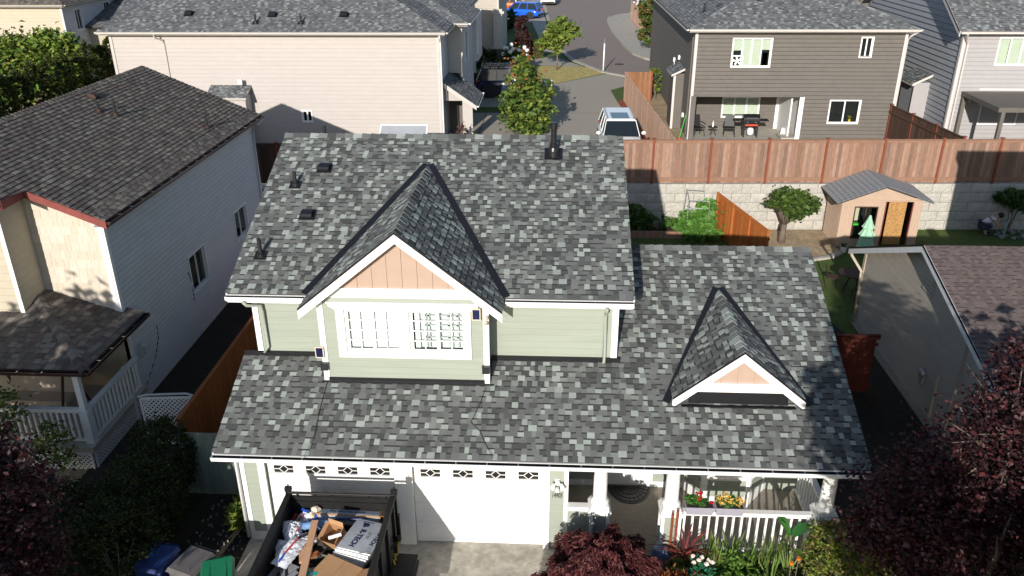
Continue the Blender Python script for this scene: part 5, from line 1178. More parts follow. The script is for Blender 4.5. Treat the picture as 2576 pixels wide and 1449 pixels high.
def fence(label, a, b, z0, z1a, cols, m='cedar', z1b=None, postm='post', pw=.14, pitch_=2.38, group=None, rails=True, posts=True, first=0.0, side=-1, name="fence", gap=.004, postx=None, caps=True, jag=0.0):
    z1b = z1a if z1b is None else z1b; a = Vector((*a, 0)); b = Vector((*b, 0)); d = (b-a).normalized(); L = (b-a).length; n = Vector((d.y, -d.x, 0))*(-side)*-1
    n = Vector((d.y, -d.x, 0)) if side < 0 else Vector((-d.y, d.x, 0))
    f = thing(name, label, "fence", (a.x, a.y, z0), group); R_ = Matrix(((d.x, -n.x, 0, 0), (d.y, -n.y, 0, 0), (0, 0, 1, 0), (0, 0, 0, 1)))
    g = random.Random(int(abs(a.x*13+a.y*7))); s = 0; k = int(L/pw)
    for i in range(k):
        h = z1a+(z1b-z1a)*(i/k)-z0; h = round(h+(g.uniform(-jag, jag) if jag else 0), 2); ci = g.randrange(len(cols)); key = (pw, h, ci, id(cols))
        if key not in _pk: mb = MB(); mb.c = cols[ci]; mb.box(0, -.01, 0, pw-gap, .01, h); _pk[key] = mb.mesh("picket", M_[m])
        link("picket", _pk[key], f, Matrix.Translation(Vector((d.x*i*pw, d.y*i*pw, 0))+n*g.uniform(-.003, .003)) @ R_)
    def bar_(name_, za, zb_, hgt, off_, dep):
        mb = MB(); mb.c = cols[0]; p = a+n*off_; q = b+n*off_; mb.bar((p.x, p.y, za), (q.x, q.y, zb_), dep, hgt); obj(name_, mb, M_[m], f)
    if rails:
        bar_("top_rail", z1a-.06, z1b-.06, .09, .025, .03); bar_("cap_rail", z1a+.015, z1b+.015, .03, 0, .1); bar_("kick_board", z0+.16, z0+.16, .16, .022, .025)
        bar_("back_rail", z1a-.3, z1b-.3, .09, -.035, .04)
    if posts:
        s = first
        while s < L+.01:
            p = a+d*s+n*.01; zt = z1a+(z1b-z1a)*s/L+.06
            mb = MB(); mb.c = (.42, .13, .03); mb.hexa([p+d*x+n*y+Vector((0, 0, z0-.05)) for x, y in ((-.045, .05), (.045, .05), (.045, -.05), (-.045, -.05))][::-1] if 0 else [(p+d*x+n*y+Vector((0, 0, z0-.05))) for x, y in ((-.045, -.05), (-.045, .05), (.045, .05), (.045, -.05))][::-1], [(p+d*x+n*y+Vector((0, 0, zt))) for x, y in ((-.045, -.05), (-.045, .05), (.045, .05), (.045, -.05))][::-1])
            po = obj("post", mb, M_[postm], f)
            if caps: mb = MB(); mb.box(p.x-.075, p.y-.075, zt, p.x+.075, p.y+.075, zt+.03); obj("post_cap", mb, M_['cedar' if 0 else 'greytrim' if 0 else 'post'], po)
            s += pitch_
    return f
x0f = 6.55
fence("long weathered cedar back fence on top of the block wall, with red brown posts", (x0f, WY(x0f)+.12), (30.4, WY(30.4)+.12), Z+.05, 3.87, CED, first=2.42)
fence("dark brown section of back fence between the left neighbour and the main house", (-13.5, WY(-13.5)+.14), (-1.0, WY(-1)+.14), Z+.05, 3.75, CEDD, first=2.0)
fence("back fence section hidden behind the main house roof", (-1.0, WY(-1)+.14), (6.5, WY(6.5)+.14), Z+.05, 3.8, CEDD, first=2.0)
fence("light new cedar fence stepping back beside the white suv", (9.95, 20.2), (9.0, 36.6), Z, 3.75, CEDN, side=1, rails=False, postm='orange', posts=False, jag=.01)
fence("short light cedar fence joining the dark house corner", (9.05, 36.6), (10.65, 36.6), Z, 3.7, CEDM, rails=False, posts=True, first=1.58)
fence("dark brown side fence between the dark house and the pale grey house", (21.15, 27.0), (21.85, 20.6), Z, 3.85, CEDD, side=1, first=.1, pitch_=2.1)
fence("pale cedar fence beyond the street corner", (13.0, 62), (12.6, 77), Z, 3.9, CEDN, side=1, posts=False)
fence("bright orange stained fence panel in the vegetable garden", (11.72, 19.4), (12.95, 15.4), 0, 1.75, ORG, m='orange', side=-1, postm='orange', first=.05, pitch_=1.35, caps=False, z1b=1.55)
fence("orange stained side fence in the shade along the left neighbour", (-3.85, 1.9), (-3.95, 15.0), -.1, 1.75, ORGSHADE, m='orange', side=-1, posts=False)
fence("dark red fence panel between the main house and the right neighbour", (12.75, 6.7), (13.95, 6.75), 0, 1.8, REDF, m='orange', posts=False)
fence("grey green fence panel beside the left corner of the garage", (-3.7, 1.5), (-2.0, 1.5), -.1, 1.7, [(.20, .24, .21), (.17, .21, .19)], posts=False, rails=False)

# shed
S_ = thing("shed", "pink beige metal garden shed with grey gable roof", "shed", (18, 19, 0))
xw0, xw1, yw0, yw1, hw = 16.38, 19.5, 18.0, 19.75, 1.88; xr_, zr_ = 17.95, 2.62
so = [(16.9, 17.82, .35, 1.72), (18.08, 19.18, 0, 1.97)]
mb = MB(wframe((0, yw0, 0), (1, 0, 0)))
for p, q, a, b in cells(xw0, xw1, 0, hw+.1, so): mb.box(p, 0, a, q, .05, b)
mb.prism([(xw0, 0, hw+.1), (xw1, 0, hw+.1), (xr_, 0, zr_-.08)], (0, .05, 0))
sw_ = obj("front_wall", mb, M_['shedw'], S_)
mb = MB()
for x in [xw0+.0+.115*i for i in range(28)]:
    if not any(o[0]-.05 < x < o[1] for o in so): mb.box(x, yw0-.014, 0, x+.05, yw0-.001, hw-.0)
mb.box(xw0, yw0-.03, hw+.06, xw1, yw0-.001, hw+.12); obj("wall_ribs", mb, M_['shedw'], S_, kind="stuff")
mb = MB(); mb.box(xw0, yw0+.05, 0, xw0+.04, yw1, hw); mb.box(xw1-.04, yw0+.05, 0, xw1, yw1, hw); mb.box(xw0+.04, yw1-.04, 0, xw1-.04, yw1, hw); obj("side_wall", mb, M_['shedbr'], S_)
mb = MB()
for i in range(16): mb.box(xw0-.016, yw0+.06+i*.106, 0, xw0-.001, yw0+.1+i*.106, hw)
obj("side_ribs", mb, M_['shedw'], S_, kind="stuff")
for sgn, xe, ze in ((-1, 16.1, 1.9), (1, 19.85, 1.98)):
    mb = MB(); mb.prism([(xe, 17.78, ze), (xe, 20.1, ze), (xr_, 20.1, zr_), (xr_, 17.78, zr_)], (0, 0, -.05)); rr = obj("roof", mb, M_['roofdeck'], S_)
    L = math.hypot(xe-xr_, zr_-ze); cc = abs(xe-xr_)/L; s_2 = (zr_-ze)/L
    u, v, o_ = ((0, 1, 0), (-cc, 0, s_2), (xe, 17.78, ze)) if sgn > 0 else ((0, -1, 0), (cc, 0, s_2), (xe, 20.1, ze))
    Mx = frame(o_, u, v); off = Matrix.Translation(-roof_off(rr))
    for i in range(10):
        for j in range(8):
            key = ('sr', i % 3, j % 2)
            if key not in _pk: m_ = MB(); m_.hexa([(0, 0, 0), (.272, 0, 0), (.272, L/10-.012, 0), (0, L/10-.012, 0)], [(0, 0, .022), (.272, 0, .022), (.272, L/10-.012, .012), (0, L/10-.012, .012)]); _pk[key] = m_.mesh("shingle", M_['shedroof'])
            link("shingle", _pk[key], rr, off @ Mx @ Matrix.Translation((j*.29, i*L/10, .001)))
mb = MB(); mb.box(16.9, 17.97, .35, 16.94, 18.03, 1.72); mb.box(17.78, 17.97, .35, 17.82, 18.03, 1.72); mb.box(16.94, 17.97, 1.68, 17.78, 18.03, 1.72); mb.box(16.94, 17.97, .35, 17.78, 18.03, .39); mb.box(17.34, 17.98, .39, 17.38, 18.02, 1.68); wsh = obj("window_frame", mb, M_['rust'], S_)
mb = MB(); mb.box(16.94, 18.0, .39, 17.78, 18.006, 1.68); obj("pane", mb, M_['glass'], wsh)
mb = MB(); mb.box(16.45, 19.0, 0, 19.4, 19.02, 1.8); obj("interior", mb, M_['dark'], S_)
mb = MB(); mb.box(18.28, 18.15, .05, 18.98, 18.18, 1.92); obj("reed_screen", mb, M_['reed'], S_)
mb = MB(); mb.box(18.08, 17.98, 0, 18.12, 18.04, 1.97); mb.box(19.14, 17.98, 0, 19.18, 18.04, 1.97); obj("door_frame", mb, M_['redtrim'], S_)
t = thing("office_chair", "cream chair seen through the shed window", "chair", (17.12, 18.4, 0)); mb = MB(); mb.box(16.98, 18.5, .95, 17.28, 18.56, 1.5); obj("backrest", mb, M_['tan'], t); mb = MB(); mb.box(16.98, 18.25, .82, 17.28, 18.5, .88); obj("seat", mb, M_['green'], t); mb = MB(); mb.tube([(17.13, 18.38, 0), (17.13, 18.38, .82)], .03, 6); obj("leg", mb, M_['black'], t)
# lean-to roof seen between the houses
t = thing("lean_to_roof", "grey corrugated lean-to roof behind the left neighbour", "roof", (-7.9, 17.6, 1.9))
mb = MB()
for i in range(14): x = -8.9+i*.14; mb.hexa([(x, 16.4, 2.3), (x+.07, 16.4, 2.32), (x+.07, 18.4, 2.02), (x, 18.4, 2.0)], [(x, 16.4, 2.33), (x+.07, 16.4, 2.36), (x+.07, 18.4, 2.06), (x, 18.4, 2.03)]); mb.hexa([(x+.07, 16.4, 2.30), (x+.14, 16.4, 2.3), (x+.14, 18.4, 2.0), (x+.07, 18.4, 2.0)], [(x+.07, 16.4, 2.33), (x+.14, 16.4, 2.33), (x+.14, 18.4, 2.03), (x+.07, 18.4, 2.03)])
obj("corrugated_sheet", mb, M_['galv'], t)
for x in (-8.8, -7.1): mb = MB(); mb.box(x, 18.2, 0, x+.08, 18.28, 2.02); obj("post", mb, M_['shedbr'], t)
# garden shade with a slanted panel on posts, behind the ridge
t = thing("garden_shade", "grey panelled garden shade with white edge standing by the cream house wall", "shelter", (-1.8, 22, 2)); mb = MB(); mb.prism([(-2.9, 21.6, 3.35), (-.85, 21.6, 3.35), (-.85, 22.3, 3.85), (-2.9, 22.3, 3.85)], (0, 0, -.05)); obj("lid", mb, M_['blgrey'], t)
mb = MB(); mb.bar((-2.92, 22.3, 3.85), (-.83, 22.3, 3.85), .06); mb.bar((-2.92, 21.6, 3.35), (-2.92, 22.3, 3.85), .06); mb.bar((-.83, 21.6, 3.35), (-.83, 22.3, 3.85), .06)
for x in (-2.9, -.85): mb.box(x-.03, 21.6, Z, x+.03, 21.66, 3.3)
obj("frame", mb, M_['white'], t)
# ---------------------------------------------------------------- vehicles
def car(name, label, cat, loc, rz, L, W, Hh, paint, kind="suv", rack=False, group=None, belt=.62, roofrail='chrome', pick=False):
    t = thing(name, label, cat, (0, 0, 0), group); hw = W/2; zb_ = .28; bz = Hh*belt
    # lower body lofted along x
    st = [(-.5, .62, .80, .40), (-.485, .74, .93, .30), (-.42, .98, 1.0, .27), (-.2, 1.0, 1.0, .27), (.1, 1.0, 1.0, .27), (.2, .97, 1.0, .27), (.30, .90, .99, .27), (.42, .84, .95, .27), (.48, .74, .86, .30), (.5, .55, .74, .40)]
    vs = []; n = 12
    for x, zt, w, b in st:
        X = x*L; T = bz*zt; w = hw*w; B0 = b
        ring = [(-w*.86, B0), (-w, B0+.12), (-w*1.0, (B0+T)/2+.05), (-w*.985, T-.1), (-w*.90, T-.02), (-w*.45, T+.015), (w*.45, T+.015), (w*.90, T-.02), (w*.985, T-.1), (w*1.0, (B0+T)/2+.05), (w, B0+.12), (w*.86, B0)]
        vs += [(X, y, z) for y, z in ring]
    mb = MB(); fs = [(i*n+k, i*n+(k+1) % n, (i+1)*n+(k+1) % n, (i+1)*n+k) for i in range(len(st)-1) for k in range(n)]
    fs += [tuple(range(n))[::-1], tuple((len(st)-1)*n+k for k in range(n))]
    mb.add(vs, [f[::-1] for f in fs]); body = obj("body", mb, M_[paint], t, smooth=True)
    # greenhouse
    x0, x1, x2, x3 = (-.485*L, -.42*L, .125*L, .25*L) if kind == "suv" else (-.40*L, -.26*L, .06*L, .22*L)
    y0, y1 = hw*.90, hw*.72; z0, z1 = bz-.03, Hh-.03
    mb = MB(); mb.hexa([(x0, -y0, z0), (x3, -y0, z0), (x3, y0, z0), (x0, y0, z0)], [(x1, -y1, z1), (x2, -y1, z1), (x2, y1, z1), (x1, y1, z1)]); obj("window_glass", mb, M_['glassd'], t)
    mb = MB()
    R0 = [(x1-.06, -y1-.02), (x2+.05, -y1-.02), (x2+.05, y1+.02), (x1-.06, y1+.02)]; R1 = [(x1+.02, -y1*.93), (x2-.08, -y1*.93), (x2-.08, y1*.93), (x1+.02, y1*.93)]
    mb.hexa([(a, b, z1-.03) for a, b in R0], [(a, b, z1+.045) for a, b in R1]); obj("roof", mb, M_[paint], t, smooth=False)
    mb = MB(); pw = .07
    for s in (-1, 1):
        for fx in (0, .36, .68, 1):
            a = Vector((x0+(x3-x0)*fx, s*(y0+.004), z0)); b = Vector((x1+(x2-x1)*fx, s*(y1+.008), z1)); mb.bar(a, b, pw, .03, up=(0, 1, 0))
    obj("pillars", mb, M_[paint] if not pick else M_['black'], t, kind="stuff")
    mb = MB(); mb.box(x1+(x2-x1)*.45, -y1*.62, z1+.044, x2-.16, y1*.62, z1+.052); obj("sunroof", mb, M_['glassd'], t)
    for s in (-1, 1):
        if roofrail: mb = MB(); mb.tube([(x1+.05, s*y1*.9, z1+.05), (x1+.2, s*y1*.92, z1+.1), (x2-.25, s*y1*.92, z1+.1), (x2-.1, s*y1*.9, z1+.04)], .02, 6); obj("roof_rail", mb, M_[roofrail], t)
        mb = MB(); mb.blob((x3-.25, s*(hw+.12), bz+.08), (.09, .12, .09), 10, 0); obj("mirror", mb, M_[paint], t, smooth=True)
        mb = MB(); mb.blob((.475*L, s*hw*.68, bz*.70), (.10, .20, .08), 10, 0); obj("headlight", mb, M_['lamp'], t, smooth=True)
        mb = MB(); mb.blob((-.483*L, s*hw*.82, bz*.86), (.06, .12, .12), 10, 0); obj("tail_light", mb, M_['redlamp'], t, smooth=True)
    mb = MB(); mb.box(.488*L, -hw*.42, bz*.5, .504*L, hw*.42, bz*.7); obj("grille", mb, M_['black'], t)
    mb = MB(); mb.box(-.505*L, -hw*.8, .3, -.49*L, hw*.8, .52); mb.box(.485*L, -hw*.75, .3, .505*L, hw*.75, .42); obj("bumper_insert", mb, M_['blackmat'], t)
    wr = .36 if kind == "suv" else .32
    if rack: wr = .42
    for X in (-.31*L, .30*L):
        for s in (-1, 1):
            Y = s*(hw-.11)
            mb = MB(Matrix.Translation((X, Y, wr)) @ Matrix.Rotation(math.pi/2, 4, 'X')); mb.lathe([(wr*.62, -.11), (wr*.96, -.11), (wr, -.07), (wr, .07), (wr*.96, .11), (wr*.62, .11)], (0, 0, 0), 22); wl_ = obj("wheel", mb, M_['rubber'], t, smooth=False)
            mb = MB(Matrix.Translation((X, Y+s*.09, wr)) @ Matrix.Rotation(math.pi/2, 4, 'X'))
            for k in range(5):
                a = 2*math.pi*k/5; c_, s2_ = math.cos(a), math.sin(a); mb.prism([(c_*.05-s2_*.03, s2_*.05+c_*.03, 0), (c_*wr*.62-s2_*.06, s2_*wr*.62+c_*.06, 0), (c_*wr*.62+s2_*.06, s2_*wr*.62-c_*.06, 0), (c_*.05+s2_*.03, s2_*.05-c_*.03, 0)], (0, 0, .02))
            mb.lathe([(wr*.60, 0), (wr*.64, 0), (wr*.64, .02), (wr*.60, .02)], (0, 0, 0), 20); obj("rim", mb, M_['alloy'], wl_)
            mb = MB(Matrix.Translation((X, s*(hw-.004), wr)) @ Matrix.Rotation(math.pi/2, 4, 'X')); mb.lathe([(0.02, -.012), (wr*1.16, -.012), (wr*1.16, .012), (0.02, .012)], (0, 0, 0), 22); obj("wheel_arch", mb, M_['blackmat'], t)
    if rack:
        mb = MB()
        for s in (-1, 1): mb.bar((x1, s*y1, z1+.16), (x2, s*y1, z1+.16), .04)
        for k in range(6): X = x1+(x2-x1)*k/5; mb.bar((X, -y1, z1+.16), (X, y1, z1+.16), .04); mb.bar((X, -y1, z1+.03), (X, -y1, z1+.16), .03); mb.bar((X, y1, z1+.03), (X, y1, z1+.16), .03)
        obj("roof_rack", mb, M_['black'], t)
        mb = MB(); mb.box(x0-.02, -hw*.5, bz*.7, x0-.22, hw*.1, bz*.7+.6); obj("spare_wheel", mb, M_['rubber'], t)
    t.location = loc; t.rotation_euler = (0, 0, rz); return t
PI = math.pi
ws = car("suv", "white suv with dark windscreen and sunroof parked facing the camera beside the light cedar fence", "car", (7.92, 25.0, Z), -PI/2+.02, 4.6, 1.86, 1.66, 'carwhite')
mb = MB(); mb.box(1.0, -.12, 1.15, 1.06, .0, 1.3); 
car("hatchback", "bright blue crossover parked side-on in the far driveway", "car", (1.02, 78.9, Z), PI-.35, 4.5, 1.84, 1.62, 'carblue')
car("off_roader", "dark navy off-roader with roof rack in the shade behind the leafy tree", "car", (2.3, 38.0, Z), 0, 4.8, 1.9, 1.75, 'carnavy', rack=True)
car("van", "white van seen from behind at the top edge of the street", "car", (3.75, 93.2, Z), PI/2, 4.8, 1.85, 1.75, 'carwhite', roofrail=None)
car("small_car", "orange car mostly hidden behind the bright blue crossover", "car", (-.6, 86.5, Z), PI, 4.3, 1.8, 1.5, 'carorange', kind="hatch", roofrail=None)
car("parked_car", "white car just visible beyond the pale fence at the street corner", "car", (14.6, 84, Z), PI/2, 4.5, 1.8, 1.5, 'carwhite', kind="hatch", roofrail=None)

# ---------------------------------------------------------------- street furniture
t = thing("marker_post", "slim white post standing on the dry lawn by the kerb", "post", (8.25, 46.4, Z)); mb = MB(); mb.tube([(8.25, 46.4, Z), (8.27, 46.4, Z+1.95)], [.055, .05], 10); obj("pole", mb, M_['white'], t, smooth=True); mb = MB(); mb.tube([(8.27, 46.4, Z+1.95), (8.29, 46.4, Z+2.3)], .02, 6); obj("tip", mb, M_['galv'], t)
o = obj("manhole_cover", MB().lathe([(.01, 0), (.35, 0), (.35, .012), (.01, .012)], (9.6, 49.5, Z+.002), 20), M_['rust']); tag(o, "round iron manhole cover in the street near the white post", "manhole cover")

# ---------------------------------------------------------------- trees and plants of the upper street
LIME = [(.14, .20, .03), (.18, .235, .035), (.11, .16, .025), (.07, .12, .02), (.25, .28, .055)]
tree("bushy young maple tree with reddish top in front of the navy off-roader", (3.6, 28.0, Z), [(3.45, 28, 3.4, 1.4, 1.2, 1.1), (3.3, 28, 4.7, .85, .8, .85), (3.2, 28, 5.55, .5, .45, .65), (3.7, 27.8, 2.7, .8, .8, .6), (4.1, 28, 4.2, .7, .6, .6)], 4600, .15, LIME+GREEN, r0=.07, seed=3, nl=34, clump=18, sp=.16, shell=.45)
P = cloud([(3.3, 27.9, 5.2, .95, .8, 1.2)], 150, 5); tr_ = [o for o in bpy.data.objects if o.get("label", "").startswith("bushy young maple")][0]
foliage("red_leaves", tr_, P, .12, [(.25, .07, .03), (.30, .12, .05)])
tree("young street tree with thin trunk and loose bright green crown on the dry lawn", (4.91, 47.0, Z), [(4.6, 47, 4.1, 1.1, .9, .6), (5.5, 47, 4.6, .9, .8, .8), (4.9, 47, 5.1, .6, .6, .6), (3.9, 47, 4.0, .6, .5, .4)], 1500, .2, LIME, r0=.05, seed=5, nl=20, trunk_h=1.3, clump=16, sp=.24, shell=.3)
shrub("dark maroon columnar shrub by the street walkway", (2.2, 50.8, Z), [(2.25, 50.8, 3.6, .5, .5, 1.7)], 1500, .16, [(.04, .015, .015), (.055, .02, .018)], name="columnar_shrub")
t = shrub("white flowering hydrangea bush behind the leafy maple", (1.9, 45.6, Z), [(1.9, 45.6, 2.9, .9, .7, .8)], 1500, .16, GREEN, name="hydrangea_bush")
mb = MB(); g = random.Random(2)
for i in range(16): a, b = g.uniform(-.8, .9), g.uniform(-.5, .3); mb.blob((1.9+a, 45.4+b, 3.5+g.uniform(-.4, .5)), (.16, .16, .14), 8, .15, i)
obj("flower_heads", mb, M_['white'], t, kind="stuff")
shrub("dark green shrub against the base of the beige street house", (-.6, 48.3, Z), [(-.6, 48.3, 2.6, 1.3, .6, .7)], 1200, .14, [(.03, .06, .015), (.04, .07, .015)])
shrub("low rose shrub with pink and red blooms beside the young street tree", (3.4, 52.2, Z), [(3.2, 52.3, 2.6, .7, .6, .6)], 900, .14, GREEN+[(.5, .08, .1)])
shrub("tall dark shrub beside the far lawn", (-.6, 68, Z), [(-.4, 68, 3.0, 1.4, 1.2, 1.1)], 1200, .2, [(.03, .06, .015)])
shrub("purple brown shrub at the corner of the cream house", (.35, 25.4, Z), [(.35, 25.4, 2.55, .3, .25, .6)], 700, .06, [(.12, .05, .05), (.10, .06, .045)], clump=14)
shrub("bright green low shrub at the cream house entrance", (.95, 25.2, Z), [(.95, 25.2, 2.3, .4, .35, .4)], 900, .07, LIME, clump=14)
shrub("small yellow flowering shrub at the foot of the cream house wall", (-.15, 25.2, Z), [(-.15, 25.2, 2.25, .4, .3, .35)], 500, .06, LIME+[(.5, .42, .08)], clump=12)
tree("climbing vine tree at the back corner of the dark house with orange tips", (12.3, 57, Z), [(12.4, 56.5, 5.8, .9, .8, 1.6), (12.3, 56, 3.6, .7, .6, 1.1)], 1800, .2, [(.06, .11, .02), (.08, .13, .025), (.2, .09, .03)], seed=9, nl=12, clump=20)
shrub("small shrub in the corner behind the short cedar fence", (11.0, 37.3, Z), [(11.0, 38.2, 2.9, .4, .4, .8)], 500, .1, LIME, clump=12)
# hedge of arborvitae and the big leafy bush top left
HG = [(.04, .06, .01), (.055, .075, .012), (.03, .045, .009), (.075, .09, .016)]
hed = None; ORDN = ["first", "second", "third", "fourth", "fifth", "sixth", "seventh", "eighth", "ninth", "tenth", "eleventh", "twelfth"]
for i in range(11):
    y = 18.2+i*1.12; x = -18.1+.03*i
    if hed is None:
        hed = shrub("arborvitae in the tall hedge row, nearest the left edge", (x, y, Z), [(x, y, 3.2, .62, .6, 1.5), (x, y, 4.9, .5, .5, 1.5)], 7000, .06, HG, name="arborvitae", group="tall hedge row beside the cream house", clump=30, sp=.09, shell=.85, aspect=3, cat="hedge shrub")
    else:
        c = copy_tree(hed, (x, y, Z), i*1.3, "dark arborvitae column in the tall hedge, "+ORDN[10-i]+" counted from the cream house"); c.scale = (.9+.15*rng.random(), 1, 1.0+.12*rng.random())
hed["label"] = "dark arborvitae column in the tall hedge, eleventh counted from the cream house"
shrub("large bright green leafy bush against the far yellow cream house", (-23, 30, Z), [(-24.5, 30.5, 4.8, 2.0, 1.6, 1.7), (-22.4, 30.5, 5.1, 1.5, 1.3, 1.6), (-21.4, 30.2, 5.2, .8, .8, 1.3), (-26, 29, 4.2, 1.4, 1.3, 1.7)], 14000, .17, LIME+[(.10, .2, .03)], clump=30, sp=.17)
tree("tall spiky green tree crossing the top left edge behind the big bush", (-27.5, 31, Z), [(-27.3, 31, 5.4, .8, .8, 1.4)], 900, .2, GREEN, seed=4, nl=5)

# ---------------------------------------------------------------- back garden
yt = tree("small pruned fruit tree with flat dense crown in the back garden", (14.3, 18.4, 0), [(14.15, 18.4, 1.95, .42, .45, .25), (14.95, 18.4, 1.75, .5, .5, .3), (13.9, 18.5, 1.7, .35, .35, .2), (14.55, 18.5, 2.0, .4, .4, .22), (14.75, 18.2, 1.45, .55, .4, .22), (15.3, 18.3, 1.6, .3, .3, .25), (14.3, 18.3, 1.6, .4, .4, .2)], 3000, .12, [(.055, .10, .018), (.075, .13, .022), (.10, .15, .03), (.04, .07, .015)], r0=.13, seed=6, nl=26, clump=14, sp=.3, trunk_h=.75, shell=.3)
shrub("leafy bean vines on the garden trellis", (10.9, 18.9, 0), [(10.5, 18.8, .55, .5, .4, .45), (11.2, 18.9, .85, .4, .3, .75), (11.1, 18.6, .4, .6, .4, .4)], 1500, .15, [(.10, .24, .04), (.13, .28, .05), (.08, .18, .03)], name="bean_plant", cat="plant", clump=12, sp=.3)
shrub("low vegetable plants in the brick edged bed", (9.3, 19.0, .3), [(9.2, 19.2, .55, 1.1, .3, .25), (8.3, 19.2, .7, .5, .35, .55)], 1300, .12, [(.05, .11, .02), (.08, .16, .03)], name="vegetable_plant", cat="plant", clump=14)
shrub("straggly small bush at the end of the orange fence", (12.95, 18.9, 0), [(12.9, 18.9, .35, .4, .3, .35)], 350, .09, [(.10, .13, .05), (.15, .15, .06)], clump=8, sp=.3)
t = thing("trellis", "tubular garden trellis with white cross bars against the block wall", "trellis", (10.6, 18.9, 0))
for a, b in (((10.25, 19.1, 0), (10.35, 19.1, 2.0)), ((11.15, 19.1, 0), (11.1, 19.1, 1.95)), ((10.4, 18.6, 0), (10.4, 18.6, 1.7)), ((11.3, 18.6, 0), (11.25, 18.6, 1.65)), ((10.35, 19.1, 2.0), (11.1, 19.1, 1.95)), ((10.4, 18.6, 1.7), (11.25, 18.6, 1.65)), ((10.4, 18.6, 1.35), (11.25, 18.6, 1.35)), ((10.35, 19.1, 2.0), (10.4, 18.6, 1.7))):
    mb = MB(); mb.tube([a, b], .018, 6); obj("bar", mb, M_['galv'], t)
t = thing("raised_bed", "raised garden bed with brown block edging below the wall", "garden bed", (9, 18.9, 0))
for i in range(10): mb = MB(); mb.c = (.30+.03*(i % 3), .19, .13); mb.box(7.6+i*.27, 18.66, -.05, 7.6+i*.27+.255, 18.82, .26); obj("block", mb, M_['block'], t)
mb = MB(); mb.box(7.5, 18.83, -.05, 10.25, 19.5, .2); obj("soil", mb, M_['darksoil'], t)
sheet("garden_soil", [(6.2, 9.6), (12.4, 9.6), (12.6, 19.6), (6.2, 19.5)], -.025, 'grass')
sheet("sunlit_soil", [(12.0, 17.3), (12.3, 19.7), (16.4, 19.85), (16.4, 17.2), (15.2, 16.5), (12.4, 17.0)], -.012, 'dirt', label="bare sandy soil round the pruned fruit tree")
kp = [(12.6, 16.6), (13.9, 16.45), (15.0, 16.4), (15.9, 16.75), (16.35, 17.2)]
mb = MB()
for i in range(4):
    a = Vector((*kp[i], 0)); b = Vector((*kp[i+1], 0)); d = (b-a).normalized(); n = Vector((-d.y, d.x, 0))*.09; mb.prism([a-n, b-n, b+n, a+n], (0, 0, .1))
o = obj("garden_kerb", mb, M_['concl']); o["kind"] = "structure"
t = thing("patio_umbrella", "closed mint green garden umbrella in front of the shed", "umbrella", (17.25, 17.2, 0))
mb = MB(); mb.tube([(17.25, 17.2, 0), (17.28, 17.25, 1.6)], .02, 8); obj("pole", mb, M_['tan'], t)
mb = MB(); g = random.Random(3); n = 16
prof = [(.03, 1.62), (.06, 1.5), (.13, 1.28), (.21, 1.12), (.13, 1.08), (.2, .92), (.27, .8), (.2, .74), (.24, .5), (.28, .25)]
vs = [(17.26+r*(1+.22*(k % 2))*math.cos(2*PI*k/n), 17.22+r*(1+.22*(k % 2))*math.sin(2*PI*k/n), z) for r, z in prof for k in range(n)]
mb.add(vs, [(i*n+k, (i+1)*n+k, (i+1)*n+(k+1) % n, i*n+(k+1) % n) for i in range(len(prof)-1) for k in range(n)]); obj("canopy", mb, M_['umb'], t)
t = thing("flower_pot", "white pot with small plant at the corner of the shed", "pot", (16.5, 17.35, 0)); mb = MB(); mb.lathe([(.09, 0), (.13, .25), (.115, .25), (.1, .2)], (16.5, 17.35, 0), 14); obj("pot", mb, M_['white'], t); foliage("leaves", t, cloud([(16.5, 17.35, .33, .1, .1, .1)], 100, 10), .05, GREEN)
t = thing("garden_table", "round brown metal garden table behind the right neighbour's corner", "table", (15.6, 13.6, 0)); mb = MB(); mb.lathe([(.02, .7), (.5, .7), (.5, .73), (.02, .73)], (15.6, 13.6, 0), 24); obj("tabletop", mb, M_['rust'], t)
for k in range(4): a = k*PI/2+.4; mb = MB(); mb.tube([(15.6+.1*math.cos(a), 13.6+.1*math.sin(a), .7), (15.6+.35*math.cos(a), 13.6+.35*math.sin(a), 0)], .015, 6); obj("leg", mb, M_['rust'], t)
def metal_chair(x, y, rz, label):
    t = thing("garden_chair", label, "chair", (0, 0, 0), "metal chairs round the garden table")
    mb = MB(); mb.lathe([(.02, .43), (.22, .43), (.22, .45), (.02, .45)], (0, 0, 0), 14); obj("seat", mb, M_['rust'], t)
    mb = MB(); mb.tube([(-.2, .18, .45), (-.2, .26, .8), (0, .28, .9), (.2, .26, .8), (.2, .18, .45)], .015, 6); mb.tube([(0, .2, .45), (0, .28, .9)], .01, 5); obj("backrest", mb, M_['rust'], t)
    for sx in (-1, 1):
        for sy in (-1, 1): mb = MB(); mb.tube([(sx*.16, sy*.16, .43), (sx*.2, sy*.2, 0)], .013, 5); obj("leg", mb, M_['rust'], t)
    t.location = (x, y, 0); t.rotation_euler = (0, 0, rz)
metal_chair(15.0, 13.9, 1.4, "metal garden chair to the left of the round table"); metal_chair(15.6, 12.8, 3.1, "metal garden chair on the near side of the round table")
t = thing("storage_box", "dark blue lidded box beyond the main house's side ridge", "box", (13.0, 16.5, 0)); mb = MB(); mb.box(12.78, 16.3, 0, 13.27, 16.7, .5); obj("tub", mb, M_['binblue'], t); mb = MB(); mb.hexa([(12.74, 16.26, .5), (13.31, 16.26, .5), (13.31, 16.74, .5), (12.74, 16.74, .5)], [(12.8, 16.3, .58), (13.25, 16.3, .58), (13.25, 16.7, .58), (12.8, 16.7, .58)]); obj("lid", mb, M_['binblue'], t)
